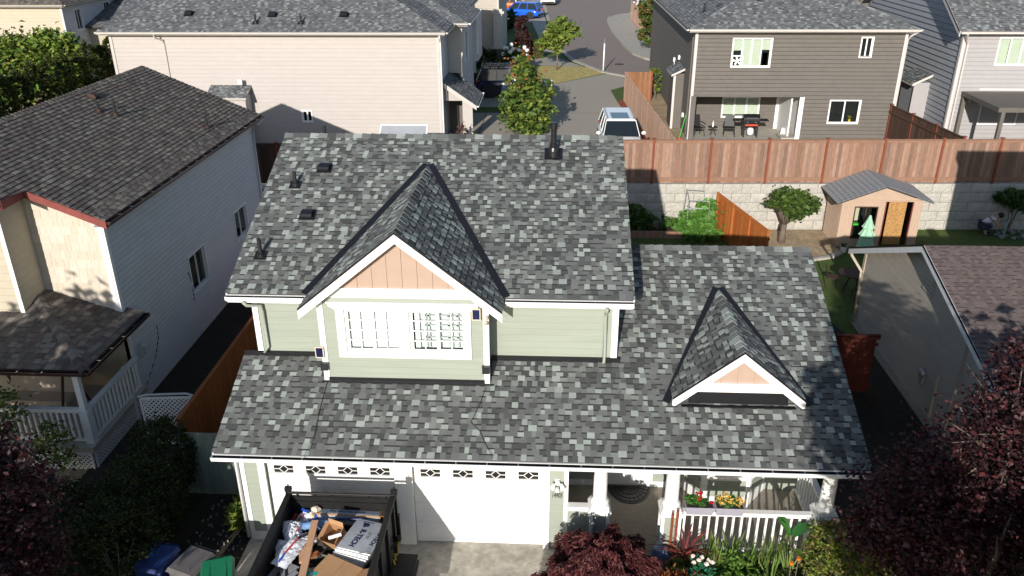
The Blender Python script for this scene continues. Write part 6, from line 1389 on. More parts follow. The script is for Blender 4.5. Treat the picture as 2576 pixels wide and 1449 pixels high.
# weeping shrub with rocks and stakes, and the gardener
wt = shrub("small weeping tree ringed with rocks near the block wall", (24.2, 20.0, 0), [(24.0, 19.95, 1.55, .65, .45, .25), (24.4, 19.9, 1.4, .6, .45, .3)], 1300, .09, [(.05, .10, .02), (.07, .13, .03)], name="weeping_tree", cat="tree", clump=18, droop=1.0, aspect=3)
mb = MB(); g = random.Random(8)
for i in range(34): a = g.uniform(0, 2*PI); r = g.uniform(.35, .7); mb.blob((24.2+r*1.2*math.cos(a), 19.5+r*.7*math.sin(a), .04), (g.uniform(.06, .12), g.uniform(.06, .12), g.uniform(.05, .1)), 6, .3, i)
o = obj("rock_ring", mb, M_['pebble']); tag(o, "ring of grey rocks round the foot of the weeping tree", kind="stuff")
for i, (x, y) in enumerate(((23.75, 19.4), (24.6, 19.45))): mb = MB(); mb.tube([(x, y, 0), (x+(.12 if i == 0 else -.02), y+.1, .85)], .015, 5); o = obj("garden_stake", mb, M_['umb']); tag(o, ("left" if i == 0 else "right")+" of the two pale stakes supporting the weeping tree", "stake", "stakes by the weeping tree")
def skin_body(name, verts, edges, radii, m, parent, sub=1, root=0):
    me = bpy.data.meshes.new(name); me.from_pydata(verts, edges, []); me.materials.append(M_[m])
    o = bpy.data.objects.new(name, me); COL.objects.link(o); o.parent = parent
    sk = o.modifiers.new("skin", 'SKIN'); sv = me.skin_vertices[0].data if me.skin_vertices else None
    if sv is None:
        lay = me.attributes
        bpy.context.view_layer.objects.active = o
    for i, r in enumerate(radii): me.skin_vertices[0].data[i].radius = (r, r)
    me.skin_vertices[0].data[root].use_root = True; sk.use_smooth_shade = True
    s = o.modifiers.new("sub", 'SUBSURF'); s.levels = sub; s.render_levels = sub
    return o
def person_crouch(loc, rz):
    t = thing("person", "person crouching over the rock ring in white t-shirt and dark trousers", "person", loc); t.rotation_euler = (0, 0, rz)
    # x forward; pelvis low over the heels
    V = [(0, 0, .42), (.14, 0, .55), (.30, 0, .70), (.44, 0, .82), (.52, 0, .86), (.62, 0, .86),          # pelvis..neck..head
         (.36, .17, .78), (.50, .24, .55), (.68, .16, .40), (.75, .13, .36), (.36, -.17, .78), (.50, -.24, .55), (.68, -.16, .40), (.75, -.13, .36),
         (.02, .11, .40), (.36, .17, .48), (.12, .16, .10), (.28, .17, .04), (.02, -.11, .40), (.36, -.17, .48), (.12, -.16, .10), (.28, -.17, .04)]
    E = [(0, 1), (1, 2), (2, 3), (3, 4), (4, 5), (3, 6), (6, 7), (7, 8), (8, 9), (3, 10), (10, 11), (11, 12), (12, 13), (0, 14), (14, 15), (15, 16), (16, 17), (0, 18), (18, 19), (19, 20), (20, 21)]
    Rr = [.14, .14, .15, .13, .06, .10, .07, .045, .035, .03, .07, .045, .035, .03, .10, .075, .05, .04, .10, .075, .05, .04]
    skin_body("body", V, E, Rr, 'skin', t)
    skin_body("t_shirt", [V[0], V[1], V[2], V[3], V[6], (.43, .21, .66), V[10], (.43, -.21, .66)], [(0, 1), (1, 2), (2, 3), (3, 4), (4, 5), (3, 6), (6, 7)], [.155, .16, .17, .145, .085, .06, .085, .06], 'shirt', t)
    skin_body("trousers", [(0, 0, .41), V[14], V[15], (.17, .165, .2), V[18], V[19], (.17, -.165, .2)], [(0, 1), (1, 2), (2, 3), (0, 4), (4, 5), (5, 6)], [.165, .12, .09, .065, .12, .09, .065], 'jeans', t)
    me = MB().blob((.61, 0, .90), (.125, .115, .115), 12, .06).mesh("hair", M_['hair']); link("hair", me, t, smooth=True)
    for s in (-1, 1): me = MB().blob((.30, s*.17, .04), (.13, .05, .05), 8, 0).mesh("shoe", M_['blackmat']); link("shoe", me, t, smooth=True)
person_crouch((22.95, 19.75, -.02), -.35)

# patio furniture of the dark house
def patio_chair(x, y, rz, label):
    t = thing("patio_chair", label, "chair", (0, 0, 0), "black patio chairs")
    mb = MB(); mb.box(-.24, -.24, .4, .24, .22, .44); obj("seat", mb, M_['blackmat'], t)
    mb = MB(); mb.hexa([(-.24, .2, .44), (.24, .2, .44), (.24, .23, .44), (-.24, .23, .44)], [(-.23, .32, 1.0), (.23, .32, 1.0), (.23, .35, 1.0), (-.23, .35, 1.0)]); obj("backrest", mb, M_['blackmat'], t)
    for sx in (-1, 1):
        mb = MB(); mb.tube([(sx*.28, .26, .65), (sx*.29, -.2, .64), (sx*.28, -.24, .6)], .025, 6); obj("armrest", mb, M_['blackmat'], t)
        for sy in (-1, 1): mb = MB(); mb.tube([(sx*.24, sy*.22, .42), (sx*.28, sy*.27, 0)], .02, 5); obj("leg", mb, M_['blackmat'], t)
    t.location = (x, y, Z+.06); t.rotation_euler = (0, 0, rz)
patio_chair(12.1, 27.9, .3, "black patio chair at the left end, by the post"); patio_chair(13.7, 27.9, -.15, "black patio chair between the small table and the barbecue")
t = thing("side_table", "small round black table between the two patio chairs", "table", (12.85, 27.8, Z+.06)); mb = MB(); mb.lathe([(.02, .45), (.24, .45), (.24, .48), (.02, .48)], (12.85, 27.8, Z+.06), 16); obj("tabletop", mb, M_['blackmat'], t)
for k in range(3): a = k*2.1; mb = MB(); mb.tube([(12.85, 27.8, Z+.5), (12.85+.2*math.cos(a), 27.8+.2*math.sin(a), Z+.06)], .014, 5); obj("leg", mb, M_['blackmat'], t)
o = obj("bottle", MB().lathe([(.04, 0), (.045, .18), (.02, .24), (.02, .3)], (12.85, 27.8, Z+.54), 10), M_['white']); tag(o, "white bottle standing on the small round patio table", "bottle")
t = thing("barbecue", "black gas barbecue with side shelves on the covered patio", "barbecue", (14.7, 27.75, Z+.06)); zb2 = Z+.06
mb = MB(); mb.box(14.3, 27.5, zb2+.72, 15.1, 28.0, zb2+.86); obj("firebox", mb, M_['black'], t)
mb = MB(); pr = [(27.5, .87), (27.52, 1.0), (27.62, 1.1), (27.8, 1.14), (27.95, 1.08), (28.0, .87)]; mb.prism([(14.3, y, zb2+z) for y, z in pr], (.8, 0, 0)); obj("lid", mb, M_['black'], t)
mb = MB(); mb.tube([(14.4, 27.46, zb2+1.0), (15.0, 27.46, zb2+1.0)], .015, 6); obj("lid_handle", mb, M_['chrome'], t)
for a, b in ((13.85, 14.29), (15.11, 15.55)): mb = MB(); mb.box(a, 27.5, zb2+.83, b, 27.95, zb2+.87); obj("side_shelf", mb, M_['blackmat'], t)
for x in (14.34, 15.0):
    for y in (27.54, 27.9): mb = MB(); mb.box(x, y, zb2+.0, x+.06, y+.06, zb2+.72); obj("leg", mb, M_['blackmat'], t)
mb = MB(); mb.box(14.4, 27.49, zb2+.6, 15.0, 27.52, zb2+.68); obj("red_panel", mb, M_['redp'], t)
for x in (14.5, 14.9): mb = MB(); mb.blob((x, 27.48, zb2+.79), (.03, .03, .03), 8, 0); obj("knob", mb, M_['chrome'], t)
mb = MB(); mb.lathe([(.12, .1), (.16, .2), (.16, .38), (.1, .46)], (14.72, 27.7, zb2), 14); obj("gas_bottle", mb, M_['white'], t, smooth=True)
o = obj("detergent_jug", MB().hexa([(16.25, 27.75, Z+.2), (16.45, 27.75, Z+.2), (16.45, 27.9, Z+.2), (16.25, 27.9, Z+.2)], [(16.3, 27.78, Z+.5), (16.42, 27.78, Z+.5), (16.42, 27.88, Z+.5), (16.3, 27.88, Z+.5)]), M_['white']); tag(o, "white jug on the patio step by the glass door", "jug")
t = thing("broom", "green handled broom leaning by the dark house's side wall", "broom", (11.2, 27.4, Z)); mb = MB(); mb.tube([(11.1, 27.1, Z+.1), (11.42, 27.5, Z+1.3)], .02, 5); obj("handle", mb, M_['green'], t); mb = MB(); mb.box(11.0, 27.0, Z, 11.2, 27.15, Z+.12); obj("brush", mb, M_['redp'], t)

# ---------------------------------------------------------------- front: dump trailer with rubbish
T_ = thing("dump_trailer", "black steel dump trailer full of building rubbish in front of the left garage door", "trailer", (.7, -2.8, 0))
tx0, tx1, ty0, ty1, tzt, tzb = -.36, 1.78, -.85, -5.2, 2.0, .72
for x in (tx0, tx1-.05):
    mb = MB(); mb.box(x, ty1, tzb, x+.05, ty0, tzt-.05); obj("side_wall", mb, M_['trailer'], T_)
    mb = MB(); mb.box(x-.03, ty1, tzt-.06, x+.08, ty0+.02, tzt); obj("top_rail", mb, M_['trailer'], T_)
mb = MB(); mb.box(tx0+.05, ty0-.05, tzb, tx1-.05, ty0, tzt-.07); mb.box(tx0+.05, ty0-.07, tzt-.22, tx1-.05, ty0+.03, tzt-.17); obj("tailgate", mb, M_['trailer'], T_)
mb = MB(); mb.tube([(tx0, ty0-.01, tzt-.01), (tx1, ty0-.01, tzt-.01)], .03, 8); obj("gate_bar", mb, M_['trailer'], T_)
for i in range(6):
    x = tx0+.15+i*.36; mb = MB(); mb.box(x, ty0+.0, tzb, x+.05, ty0+.04, tzt-.08); obj("rib", mb, M_['trailer'], T_)
for i in range(7):
    y = ty0-.3-i*.62
    for x in (tx0-.055, tx1): mb = MB(); mb.box(x, y-.06, tzb, x+.055, y, tzt-.07); obj("rib", mb, M_['trailer'], T_)
for x in (tx0-.02, tx1-.02):
    mb = MB(); mb.box(x-.03, ty0-.02, tzb, x+.06, ty0+.06, tzt+.05); mb.box(x-.05, ty0-.0, tzt-.0, x+.08, ty0+.08, tzt+.09); mb.tube([(x, ty0+.03, tzt+.08), (x+.02, ty0+.03, tzt+.16), (x+.05, ty0+.03, tzt+.14)], .012, 5); obj("corner_post", mb, M_['trailer'], T_)
mb = MB(); mb.box(tx0+.05, ty1, tzb, tx1-.05, ty0-.05, tzb+.05); obj("floor", mb, M_['trailer'], T_)
mb = MB(); mb.box(tx0+.2, ty1, .5, tx0+.32, ty0, .72); mb.box(tx1-.32, ty1, .5, tx1-.2, ty0, .72); obj("chassis", mb, M_['trailer'], T_)
mb = MB(); mb.prism([(tx0-.5, -1.25, .95), (tx0-.5, -3.4, .95), (tx0-.03, -3.4, .97), (tx0-.03, -1.25, .97)], (0, 0, -.04)); mb.prism([(tx0-.5, -1.25, .95), (tx0-.03, -1.25, .97), (tx0-.03, -1.0, .7), (tx0-.5, -1.0, .7)], (0, 0, -.04)); obj("fender", mb, M_['trailer'], T_)
mb = MB(); mb.prism([(tx1+.5, -1.35, .95), (tx1+.5, -3.4, .95), (tx1+.03, -3.4, .97), (tx1+.03, -1.35, .97)], (0, 0, -.04)); obj("fender", mb, M_['trailer'], T_)
for x in (tx0-.27, tx1+.27):
    for y in (-1.85, -2.8): mb = MB(Matrix.Translation((x, y, .38)) @ Matrix.Rotation(PI/2, 4, 'Y')); mb.lathe([(.2, -.1), (.36, -.1), (.38, -.06), (.38, .06), (.36, .1), (.2, .1)], (0, 0, 0), 20); obj("wheel", mb, M_['rubber'], T_)
mb = MB(); mb.box(2.0, -1.9, .05, 2.14, -.62, .12); obj("ramp", mb, M_['blackmat'], T_)
for i in range(5): mb = MB(); mb.bar((tx1+.06, -1.05-i*.13, 1.0+.03*(i % 2)), (tx1+.1, -1.16-i*.13, .97), .03); obj("strap", mb, M_['yellow'], T_)
mb = MB(); mb.box(tx1+.056, -1.0, .95, tx1+.1, -.92, 1.6); obj("latch", mb, M_['trailer'], T_); mb = MB(); mb.box(tx1+.056, -1.5, 1.1, tx1+.13, -1.42, 1.3); obj("latch", mb, M_['trailer'], T_); mb = MB(); mb.blob((tx1+.1, -1.25, 1.25), (.06, .06, .06), 8, .2); obj("ratchet", mb, M_['trailer'], T_)
# rubbish: each piece is a thing of its own
def rot(loc, rx=0, ry=0, rz=0): return Matrix.Translation(loc) @ Matrix.Rotation(rz, 4, 'Z') @ Matrix.Rotation(rx, 4, 'X') @ Matrix.Rotation(ry, 4, 'Y')
def item(name, label, cat, mb, m, **k): o = obj(name, mb, M_[m] if isinstance(m, str) else m); tag(o, label, cat); return o
# loose fill under everything
mb = MB(); g = random.Random(12)
for i in range(60):
    x, y = g.uniform(tx0+.15, tx1-.15), g.uniform(-4.9, -1.0); m = MB(rot((x, y, g.uniform(1.0, 1.28)), g.uniform(-.4, .4), g.uniform(-.4, .4), g.uniform(0, 3))); c = g.choice([(.05, .05, .045), (.10, .11, .09), (.07, .06, .05), (.22, .10, .05)]); m.c = c; m.box(-.25, -.1, -.02, .25, .1, .02); mb.c = c; mb.add(m.V, m.F)
mb.c = (.03, .03, .03); mb.box(tx0+.06, -5.1, .78, tx1-.06, -.95, 1.05)
tag(obj("debris", mb, M_['bshake']), "dark loose building debris filling the bottom of the trailer", kind="stuff")
def open_box(name, label, M, w, d, h, m='card', flaps=True, fang=.6, lab=None, fl=1.0):
    t = thing(name, label, "box", tuple(M.translation)); t_ = .012
    mb = MB(M); mb.box(-w/2, -d/2, 0, w/2, d/2, t_); mb.box(-w/2, -d/2, t_, w/2, -d/2+t_, h); mb.box(-w/2, d/2-t_, t_, w/2, d/2, h); mb.box(-w/2, -d/2+t_, t_, -w/2+t_, d/2-t_, h); mb.box(w/2-t_, -d/2+t_, t_, w/2, d/2-t_, h); obj("carton", mb, M_[m], t)
    if flaps:
        for s in (-1, 1):
            f = MB(M); l = d*.45*fl; c, s_ = math.cos(fang), math.sin(fang); f.prism([(-w/2, s*d/2, h), (w/2, s*d/2, h), (w/2, s*(d/2+l*c), h+l*s_), (-w/2, s*(d/2+l*c), h+l*s_)], (0, 0, .008)); obj("flap", f, M_[m], t)
            f = MB(M); l = min(d, w)*.45*fl; f.prism([(s*w/2, -d/2, h), (s*w/2, d/2, h), (s*(w/2+l*c), d/2, h+l*s_*.6), (s*(w/2+l*c), -d/2, h+l*s_*.6)], (0, 0, .008)); obj("flap", f, M_[m], t)
    return t
Mt = rot((.9, -1.02, 1.44), -.25, 0, -.03)
lb = thing("cardboard_box", "long flat cardboard box with grey printed sides lying across the back of the trailer", "box", (.9, -1.02, 1.44))
mb = MB(Mt); mb.box(-.64, -.16, 0, .64, .12, .22); obj("carton", mb, M_['card'], lb)
mb = MB(Mt); mb.box(-.60, -.166, .03, .60, -.161, .19); mb.box(-.60, -.13, .2205, .60, .04, .2255); obj("printed_label", mb, M_['cardgrey'], lb)
mb = MB(Mt); mb.prism([(-.64, .12, .22), (.64, .12, .22), (.62, .17, .34), (-.62, .17, .34)], (0, .01, 0)); obj("flap", mb, M_['card'], lb)
for s_ in (-1, 1): mb = MB(Mt); mb.prism([(s_*.64, -.15, .22), (s_*.64, .11, .22), (s_*.80, .09, .17), (s_*.80, -.13, .17)], (0, 0, .01)); obj("flap", mb, M_['cardd'], lb)
text(lb, "Partially Filled Ridge Vent", Mt @ Matrix.Translation((.0, -.168, .11)) @ Matrix.Rotation(PI/2, 4, 'X') @ Matrix.Rotation(PI, 4, 'Z'), .07, 'ink', "lettering", offs=.002)
text(lb, "Partially Filled Ridge Vent", Mt @ Matrix.Translation((-.05, -.045, .227)) @ Matrix.Rotation(PI, 4, 'Z'), .07, 'ink', "lettering", offs=.002)
mb = MB(rot((.9, -1.2, 1.66), -.6, 0, .05)); mb.prism([(-.3, -.1, 0), (.3, -.12, 0), (.38, .02, 0), (.2, .1, 0), (.02, .16, 0), (-.28, .06, 0)], (0, 0, .015)); item("roofing_scrap", "dark blue grey membrane scrap lying on the long printed box", "scrap", mb, 'binblue')
ob = open_box("cardboard_box", "torn open brown cardboard box in the middle of the rubbish", rot((.76, -1.62, 1.5), .45, .05, -.35), .32, .36, .3, flaps=True, fang=1.2, fl=.7)
mb = MB(rot((.82, -1.86, 1.78), .2, .0, .2)); mb.tube([(-.12, 0, 0), (.12, .04, .02)], .035, 10); item("caulk_tube", "black and white sealant tube lying in the torn box", "tube", mb, 'white')
bb = open_box("cardboard_box", "large closed tan cardboard box under the foam boards", rot((1.02, -2.62, 1.3), .05, 0, -.45), .8, .6, .36, flaps=False)
mb = MB(rot((1.02, -2.62, 1.3), .05, 0, -.45)); mb.box(-.4, -.3, .36, -.004, .3, .37); mb.box(.004, -.3, .36, .4, .3, .37); obj("lid_flaps", mb, M_['card'], bb)
ob2 = open_box("cardboard_box", "orange brown cardboard box at the bottom centre of the trailer", rot((1.45, -2.75, 1.25), .1, 0, .3), .5, .5, .36, m='cardd', flaps=False); mb = MB(rot((1.45, -2.75, 1.25), .1, 0, .3)); mb.box(-.25, -.25, .36, .25, .25, .37); obj("lid_flaps", mb, M_['cardd'], ob2)
mb = MB(rot((.6, -2.72, 1.45), .1, 0, -.15)); mb.box(-.16, -.16, 0, .1, .12, .2); tb = item("product_box", "small white and teal box at the bottom of the trailer", "box", mb, 'white')
mb = MB(rot((.6, -2.72, 1.45), .1, 0, -.15)); mb.box(-.14, -.14, .2, .09, .11, .206); obj("teal_label", mb, M_['teal'], tb); text(tb, "Max", rot((.6, -2.72, 1.45), .1, 0, -.15) @ Matrix.Translation((-.02, .0, .208)) @ Matrix.Rotation(-1.4, 4, 'Z'), .09, 'foamw', "lettering")
# stacked foil faced foam boards with print
FBs = thing("foam_board_stack", "stack of silver faced white foam boards printed R-TECH", "foam boards", (1.3, -1.75, 1.4))
for i in range(9):
    k = i; M = rot((1.345-.014*(8-k)-.02*(k % 2), -1.74-.012*(8-k), 1.42+.035*k), -.05, .02, -.24-.012*(8-k))
    m_ = MB(M); m_.box(-.34, -.44, 0, .34, .44, .026); o = obj("foam_board", m_, M_['foamw'], FBs)
    if k == 8 or k == 0 or True: m_ = MB(M); m_.box(-.339, -.439, .026, .339, .439, .029); obj("foil_face", m_, M_['foam'], o)
Mtop = rot((1.345, -1.74, 1.42+.035*8), -.05, .02, -.24)
tr2 = Mtop @ Matrix.Translation((-.09, -.09, .031)) @ Matrix.Rotation(-PI/2-.05, 4, 'Z')
text(FBs, "R-TECH", tr2, .15, 'ink', "lettering", offs=.006)
mb = MB(Mtop); mb.prism([(-.18, .36, .030), (-.05, .36, .030), (-.02, .28, .030), (-.13, .22, .030)], (0, 0, .002)); mb.prism([(-.2, .40, .030), (.03, .40, .030), (.03, .385, .030), (-.2, .385, .030)], (0, 0, .002)); obj("logo", mb, M_['ink'], FBs)
text(FBs, "R-TECH", Mtop @ Matrix.Translation((.25, -.02, .031)) @ Matrix.Rotation(-PI/2-.05, 4, 'Z'), .11, 'ink', "lettering", offs=.004)
for i in range(4): mb = MB(Mtop); mb.box(.04+.02*(i % 2), .1-.05*i, .030, .12, .115-.05*i, .0315); obj("small_print", mb, M_['inkb'], FBs)
mb = MB(Mtop); mb.prism([(.12, -.52, .05), (.3, -.5, .1), (.32, -.32, .06), (.2, -.3, .03)], (0, 0, .006)); obj("torn_wrap", mb, M_['bagw'], FBs)
mb = MB(); mb.bar((.33, -1.45, 1.80), (.50, -3.1, 1.74), .13, .05); item("timber_plank", "raw timber plank laid lengthwise over the rubbish", "plank", mb, 'lumber')
mb = MB(); mb.bar((.18, -1.9, 1.62), (.32, -2.35, 1.6), .12, .04); item("timber_offcut", "short timber offcut beside the long plank", "plank", mb, 'lumber')
def bag(label, M, w, d, h, seed, print_=None, m='bagw'):
    t = thing("plastic_bag", label, "bag", tuple(M.translation)); g = random.Random(seed); nx, ny = 12, 14; vs = []; mb = MB(M)
    for j in range(ny+1):
        for i in range(nx+1):
            u, v = i/nx*2-1, j/ny*2-1; e = max(0, 1-u**4)*max(0, 1-v**4); vs.append((u*w/2*(1-.12*abs(v))+g.uniform(-.012, .012), v*d/2+g.uniform(-.012, .012), h*e*(.55+.45*g.random())))
    mb.add(vs, [(j*(nx+1)+i, j*(nx+1)+i+1, (j+1)*(nx+1)+i+1, (j+1)*(nx+1)+i) for j in range(ny) for i in range(nx)])
    mb.add([(x, y, -.01) for x, y, z in vs], [(j*(nx+1)+i, (j+1)*(nx+1)+i, (j+1)*(nx+1)+i+1, j*(nx+1)+i+1) for j in range(ny) for i in range(nx)])
    obj("film", mb, M_[m], t, smooth=False)
    for (c, pts) in (print_ or []):
        mm = MB(M); mm.bar((*pts[0], h*1.0), (*pts[1], h*1.0), pts[2], .012); obj("print", mm, M_[c], t)
    return t
bag("flat white plastic bag with red and blue stripes at the near left", rot((.02, -2.15, 1.66), .05, .1, -.28), .36, .74, .07, 1, [('redp', ((.0, .3), (-.02, -.1), .03)), ('bluep', ((-.02, -.12), (-.01, -.34), .035))])
bag("crumpled white plastic bag with blue print at the back left corner", rot((-.02, -1.08, 1.5), .5, -.2, -.7), .4, .42, .13, 2, [('bluep', ((-.14, .12), (.1, .15), .05)), ('redp', ((.02, .05), (.06, -.12), .03)), ('redp', ((-.18, .0), (-.12, -.16), .07))])
bag("crumpled white plastic bag against the left side of the trailer", rot((-.1, -1.55, 1.6), .3, .3, .35), .38, .5, .15, 3, [('redp', ((.02, -.1), (.1, .02), .02))])
bag("small white bag stuffed below the left rim", rot((-.17, -1.95, 1.55), .2, .4, .1), .28, .34, .12, 4, [('bluep', ((-.02, -.08), (.06, .06), .05))])
bag("black and white torn plastic wrap in the middle of the rubbish", rot((.2, -1.75, 1.62), .1, .1, .5), .45, .28, .08, 5, [('inkb', ((-.15, -.02), (.15, .05), .06))])
bag("blue white plastic sheet beside the long box", rot((.22, -1.16, 1.5), .4, 0, .4), .3, .36, .12, 6, [('bluep', ((-.05, -.1), (.05, .1), .04))], m='soilbag')
mb = MB(); mb.tube([(.02, -1.42, 1.62), (.3, -1.36, 1.62), (.62, -1.3, 1.62)], [.075, .085, .085], 12); item("membrane_roll", "pale blue roll of membrane between the bags and the torn box", "roll", mb, 'soilbag')
mb = MB(); mb.blob((.22, -.98, 1.68), (.1, .09, .1), 10, .25, 4); mb.blob((.16, -1.1, 1.62), (.06, .09, .09), 10, .25, 5); item("paper_wad", "crumpled tan packing paper at the back of the trailer", "paper", mb, 'tan')
for i, (a, b, c_) in enumerate((((-.25, -1.7, 1.5), (.05, -2.75, 1.5), 'shedroof'), ((.05, -2.75, 1.5), (.25, -2.5, 1.52), 'shedroof'), ((.05, -1.75, 1.6), (-.18, -2.2, 1.52), 'ecream'), ((-.2, -2.5, 1.4), (.3, -2.95, 1.4), 'orange'))):
    mb = MB(); mb.c = (.42, .13, .04); mb.bar(a, b, .09, .02); item("board_scrap", ["long grey board scrap along the left side of the trailer", "short grey board scrap at the bottom left of the trailer", "tan board scrap between the two white bags", "orange painted board scrap at the bottom left of the trailer"][i], "board", mb, c_)
mb = MB(); mb.c = (.5, .16, .06); mb.prism([(.0, -1.75, 1.56), (.15, -1.62, 1.58), (.24, -1.95, 1.58), (.08, -2.0, 1.56)], (0, 0, .03)); item("orange_board", "orange board piece under the white bags", "board", mb, 'orange')

g = random.Random(33)
for i, (x, y, z, c_, lab, w_, d_) in enumerate(((.45, -2.05, 1.5, 'orange', "small orange painted wood piece beside the long plank", .12, .2), (.1, -2.45, 1.45, 'shedroof', "grey roofing piece near the flat white bag", .2, .3), (.75, -2.2, 1.4, 'cardd', "folded cardboard piece below the torn box", .25, .2), (.3, -2.95, 1.42, 'ecream', "tan board piece at the very bottom of the trailer", .3, .1), (-.2, -2.4, 1.4, 'shedroof', "dark slab against the left side wall of the trailer", .12, .4), (1.62, -1.1, 1.4, 'blackmat', "black plastic piece behind the foam boards", .2, .2), (.55, -1.45, 1.5, 'bagw', "scrap of white film beside the torn box", .14, .12))):
    mb = MB(rot((x, y, z), g.uniform(-.4, .4), g.uniform(-.3, .3), g.uniform(0, 3))); mb.c = (.45, .15, .05); mb.box(-w_/2, -d_/2, 0, w_/2, d_/2, .025); item("scrap", lab, "scrap", mb, c_)
# wheelie bins
def bin_(x, y, rz, m, label, h=1.05):
    t = thing("wheelie_bin", label, "bin", (0, 0, 0)); w = .29
    mb = MB(); mb.hexa([(-w*.8, -w*.8, .08), (w*.8, -w*.8, .08), (w*.8, w*.8, .08), (-w*.8, w*.8, .08)], [(-w, -w, h-.08), (w, -w, h-.08), (w, w*1.15, h-.08), (-w, w*1.15, h-.08)]); obj("tub", mb, M_[m], t)
    mb = MB(); mb.hexa([(-w*1.1, -w*1.15, h-.08), (w*1.1, -w*1.15, h-.08), (w*1.1, w*1.3, h-.08), (-w*1.1, w*1.3, h-.08)], [(-w*.95, -w*.98, h), (w*.95, -w*.98, h), (w*.95, w*1.2, h+.02), (-w*.95, w*1.2, h+.02)]); mb.box(-w*.6, -w*.7, h, -w*.45, w, h+.02); mb.box(w*.45, -w*.7, h, w*.6, w, h+.02); obj("lid", mb, M_[m], t)
    mb = MB(); mb.tube([(-w*.85, w*1.3, h-.12), (-w*.85, w*1.55, h-.06), (w*.85, w*1.55, h-.06), (w*.85, w*1.3, h-.12)], .018, 6); obj("handle", mb, M_[m], t)
    for s in (-1, 1): mb = MB(Matrix.Translation((s*w*.9, w*1.0, .12)) @ Matrix.Rotation(PI/2, 4, 'Y')); mb.lathe([(.03, -.03), (.12, -.03), (.12, .03), (.03, .03)], (0, 0, 0), 14); obj("wheel", mb, M_['rubber'], t)
    t.location = (x, y, 0); t.rotation_euler = (0, 0, rz); return t
bin_(-2.85, -1.78, -.15, 'binblue', "dark blue wheelie bin in the shade, leftmost of the three"); bin_(-2.12, -1.85, -.35, 'bingrey', "grey wheelie bin with slatted handle between the blue and the green one"); bin_(-1.48, -2.1, .35, 'bingreen', "bright green wheelie bin beside the trailer")

# ---------------------------------------------------------------- porch things
mb = MB(); n = 28; mb.add([(6.73+.5*math.cos(PI+PI*k/n), 1.97+.62*math.sin(PI+PI*k/n), .153) for k in range(n+1)]+[(6.73+.5*math.cos(PI+PI*k/n), 1.97+.62*math.sin(PI+PI*k/n), .17) for k in range(n+1)], [tuple(range(n+1, 2*n+2))]+[(k, k+1, k+n+2, k+n+1) for k in range(n)])
dm = obj("door_mat", mb, M_['blackmat']); tag(dm, "black half round doormat in front of the white front door", "doormat")
mb = MB()
for r in (.25, .36, .46):
    pts = [(6.73+r*math.cos(PI+PI*k/16), 1.97+r*1.24*math.sin(PI+PI*k/16), .174) for k in range(17)]; mb.tube(pts, .007, 4)
for k in range(1, 12): a = PI+PI*k/12; mb.tube([(6.73+.1*math.cos(a), 1.97+.12*math.sin(a), .174), (6.73+.46*math.cos(a), 1.97+.57*math.sin(a), .174)], .006, 4)
obj("relief_pattern", mb, M_['rubber'], dm, kind="stuff")
def planter(x, label, cols, fl, seed):
    t = thing("flower_box", label, "flower box", (x, -.16, 1.24)); w = .29
    mb = MB(); z0, z1 = 1.235, 1.43; yy = -.17
    b0 = [(x-w*.9, yy-.09, z0), (x+w*.9, yy-.09, z0), (x+w*.9, yy+.07, z0), (x-w*.9, yy+.07, z0)]; b1 = [(x-w, yy-.12, z1), (x+w, yy-.12, z1), (x+w, yy+.1, z1), (x-w, yy+.1, z1)]
    mb.hexa(b0, b1); mb.box(x-w-.01, yy-.13, z1-.02, x+w+.01, yy-.115, z1+.01); mb.box(x-w-.01, yy+.095, z1-.02, x+w+.01, yy+.11, z1+.01); mb.box(x-w-.012, yy-.115, z1-.02, x-w+.005, yy+.095, z1+.01); mb.box(x+w-.005, yy-.115, z1-.02, x+w+.012, yy+.095, z1+.01); obj("trough", mb, M_['greyplas'], t)
    mb = MB(); mb.box(x-w+.02, yy-.1, z1, x+w-.02, yy+.09, z1+.004); obj("soil", mb, M_['darksoil'], t)
    foliage("leaves", t, cloud([(x-.05, yy, z1+.1, .24, .12, .1)], 650, 20), .045, cols)
    for c, bl, n_ in fl: foliage("flowers", t, cloud(bl, n_, 12, .3), .035, c, aspect=1.1)
planter(7.95, "grey flower box with green leaves and red geraniums on the porch rail", [(.06, .17, .03), (.08, .2, .03), (.05, .13, .03)], [([(.55, .01, .015), (.45, .01, .01)], [(7.93, -.17, 1.66, .08, .06, .07), (8.17, -.2, 1.5, .05, .04, .05)], 150)], 1)
planter(8.56, "grey flower box packed with yellow flowers on the porch rail", [(.06, .14, .03)], [([(.75, .50, .10), (.80, .60, .22), (.7, .42, .08)], [(8.45, -.17, 1.58, .17, .1, .09), (8.73, -.17, 1.54, .11, .09, .08)], 560)], 2)

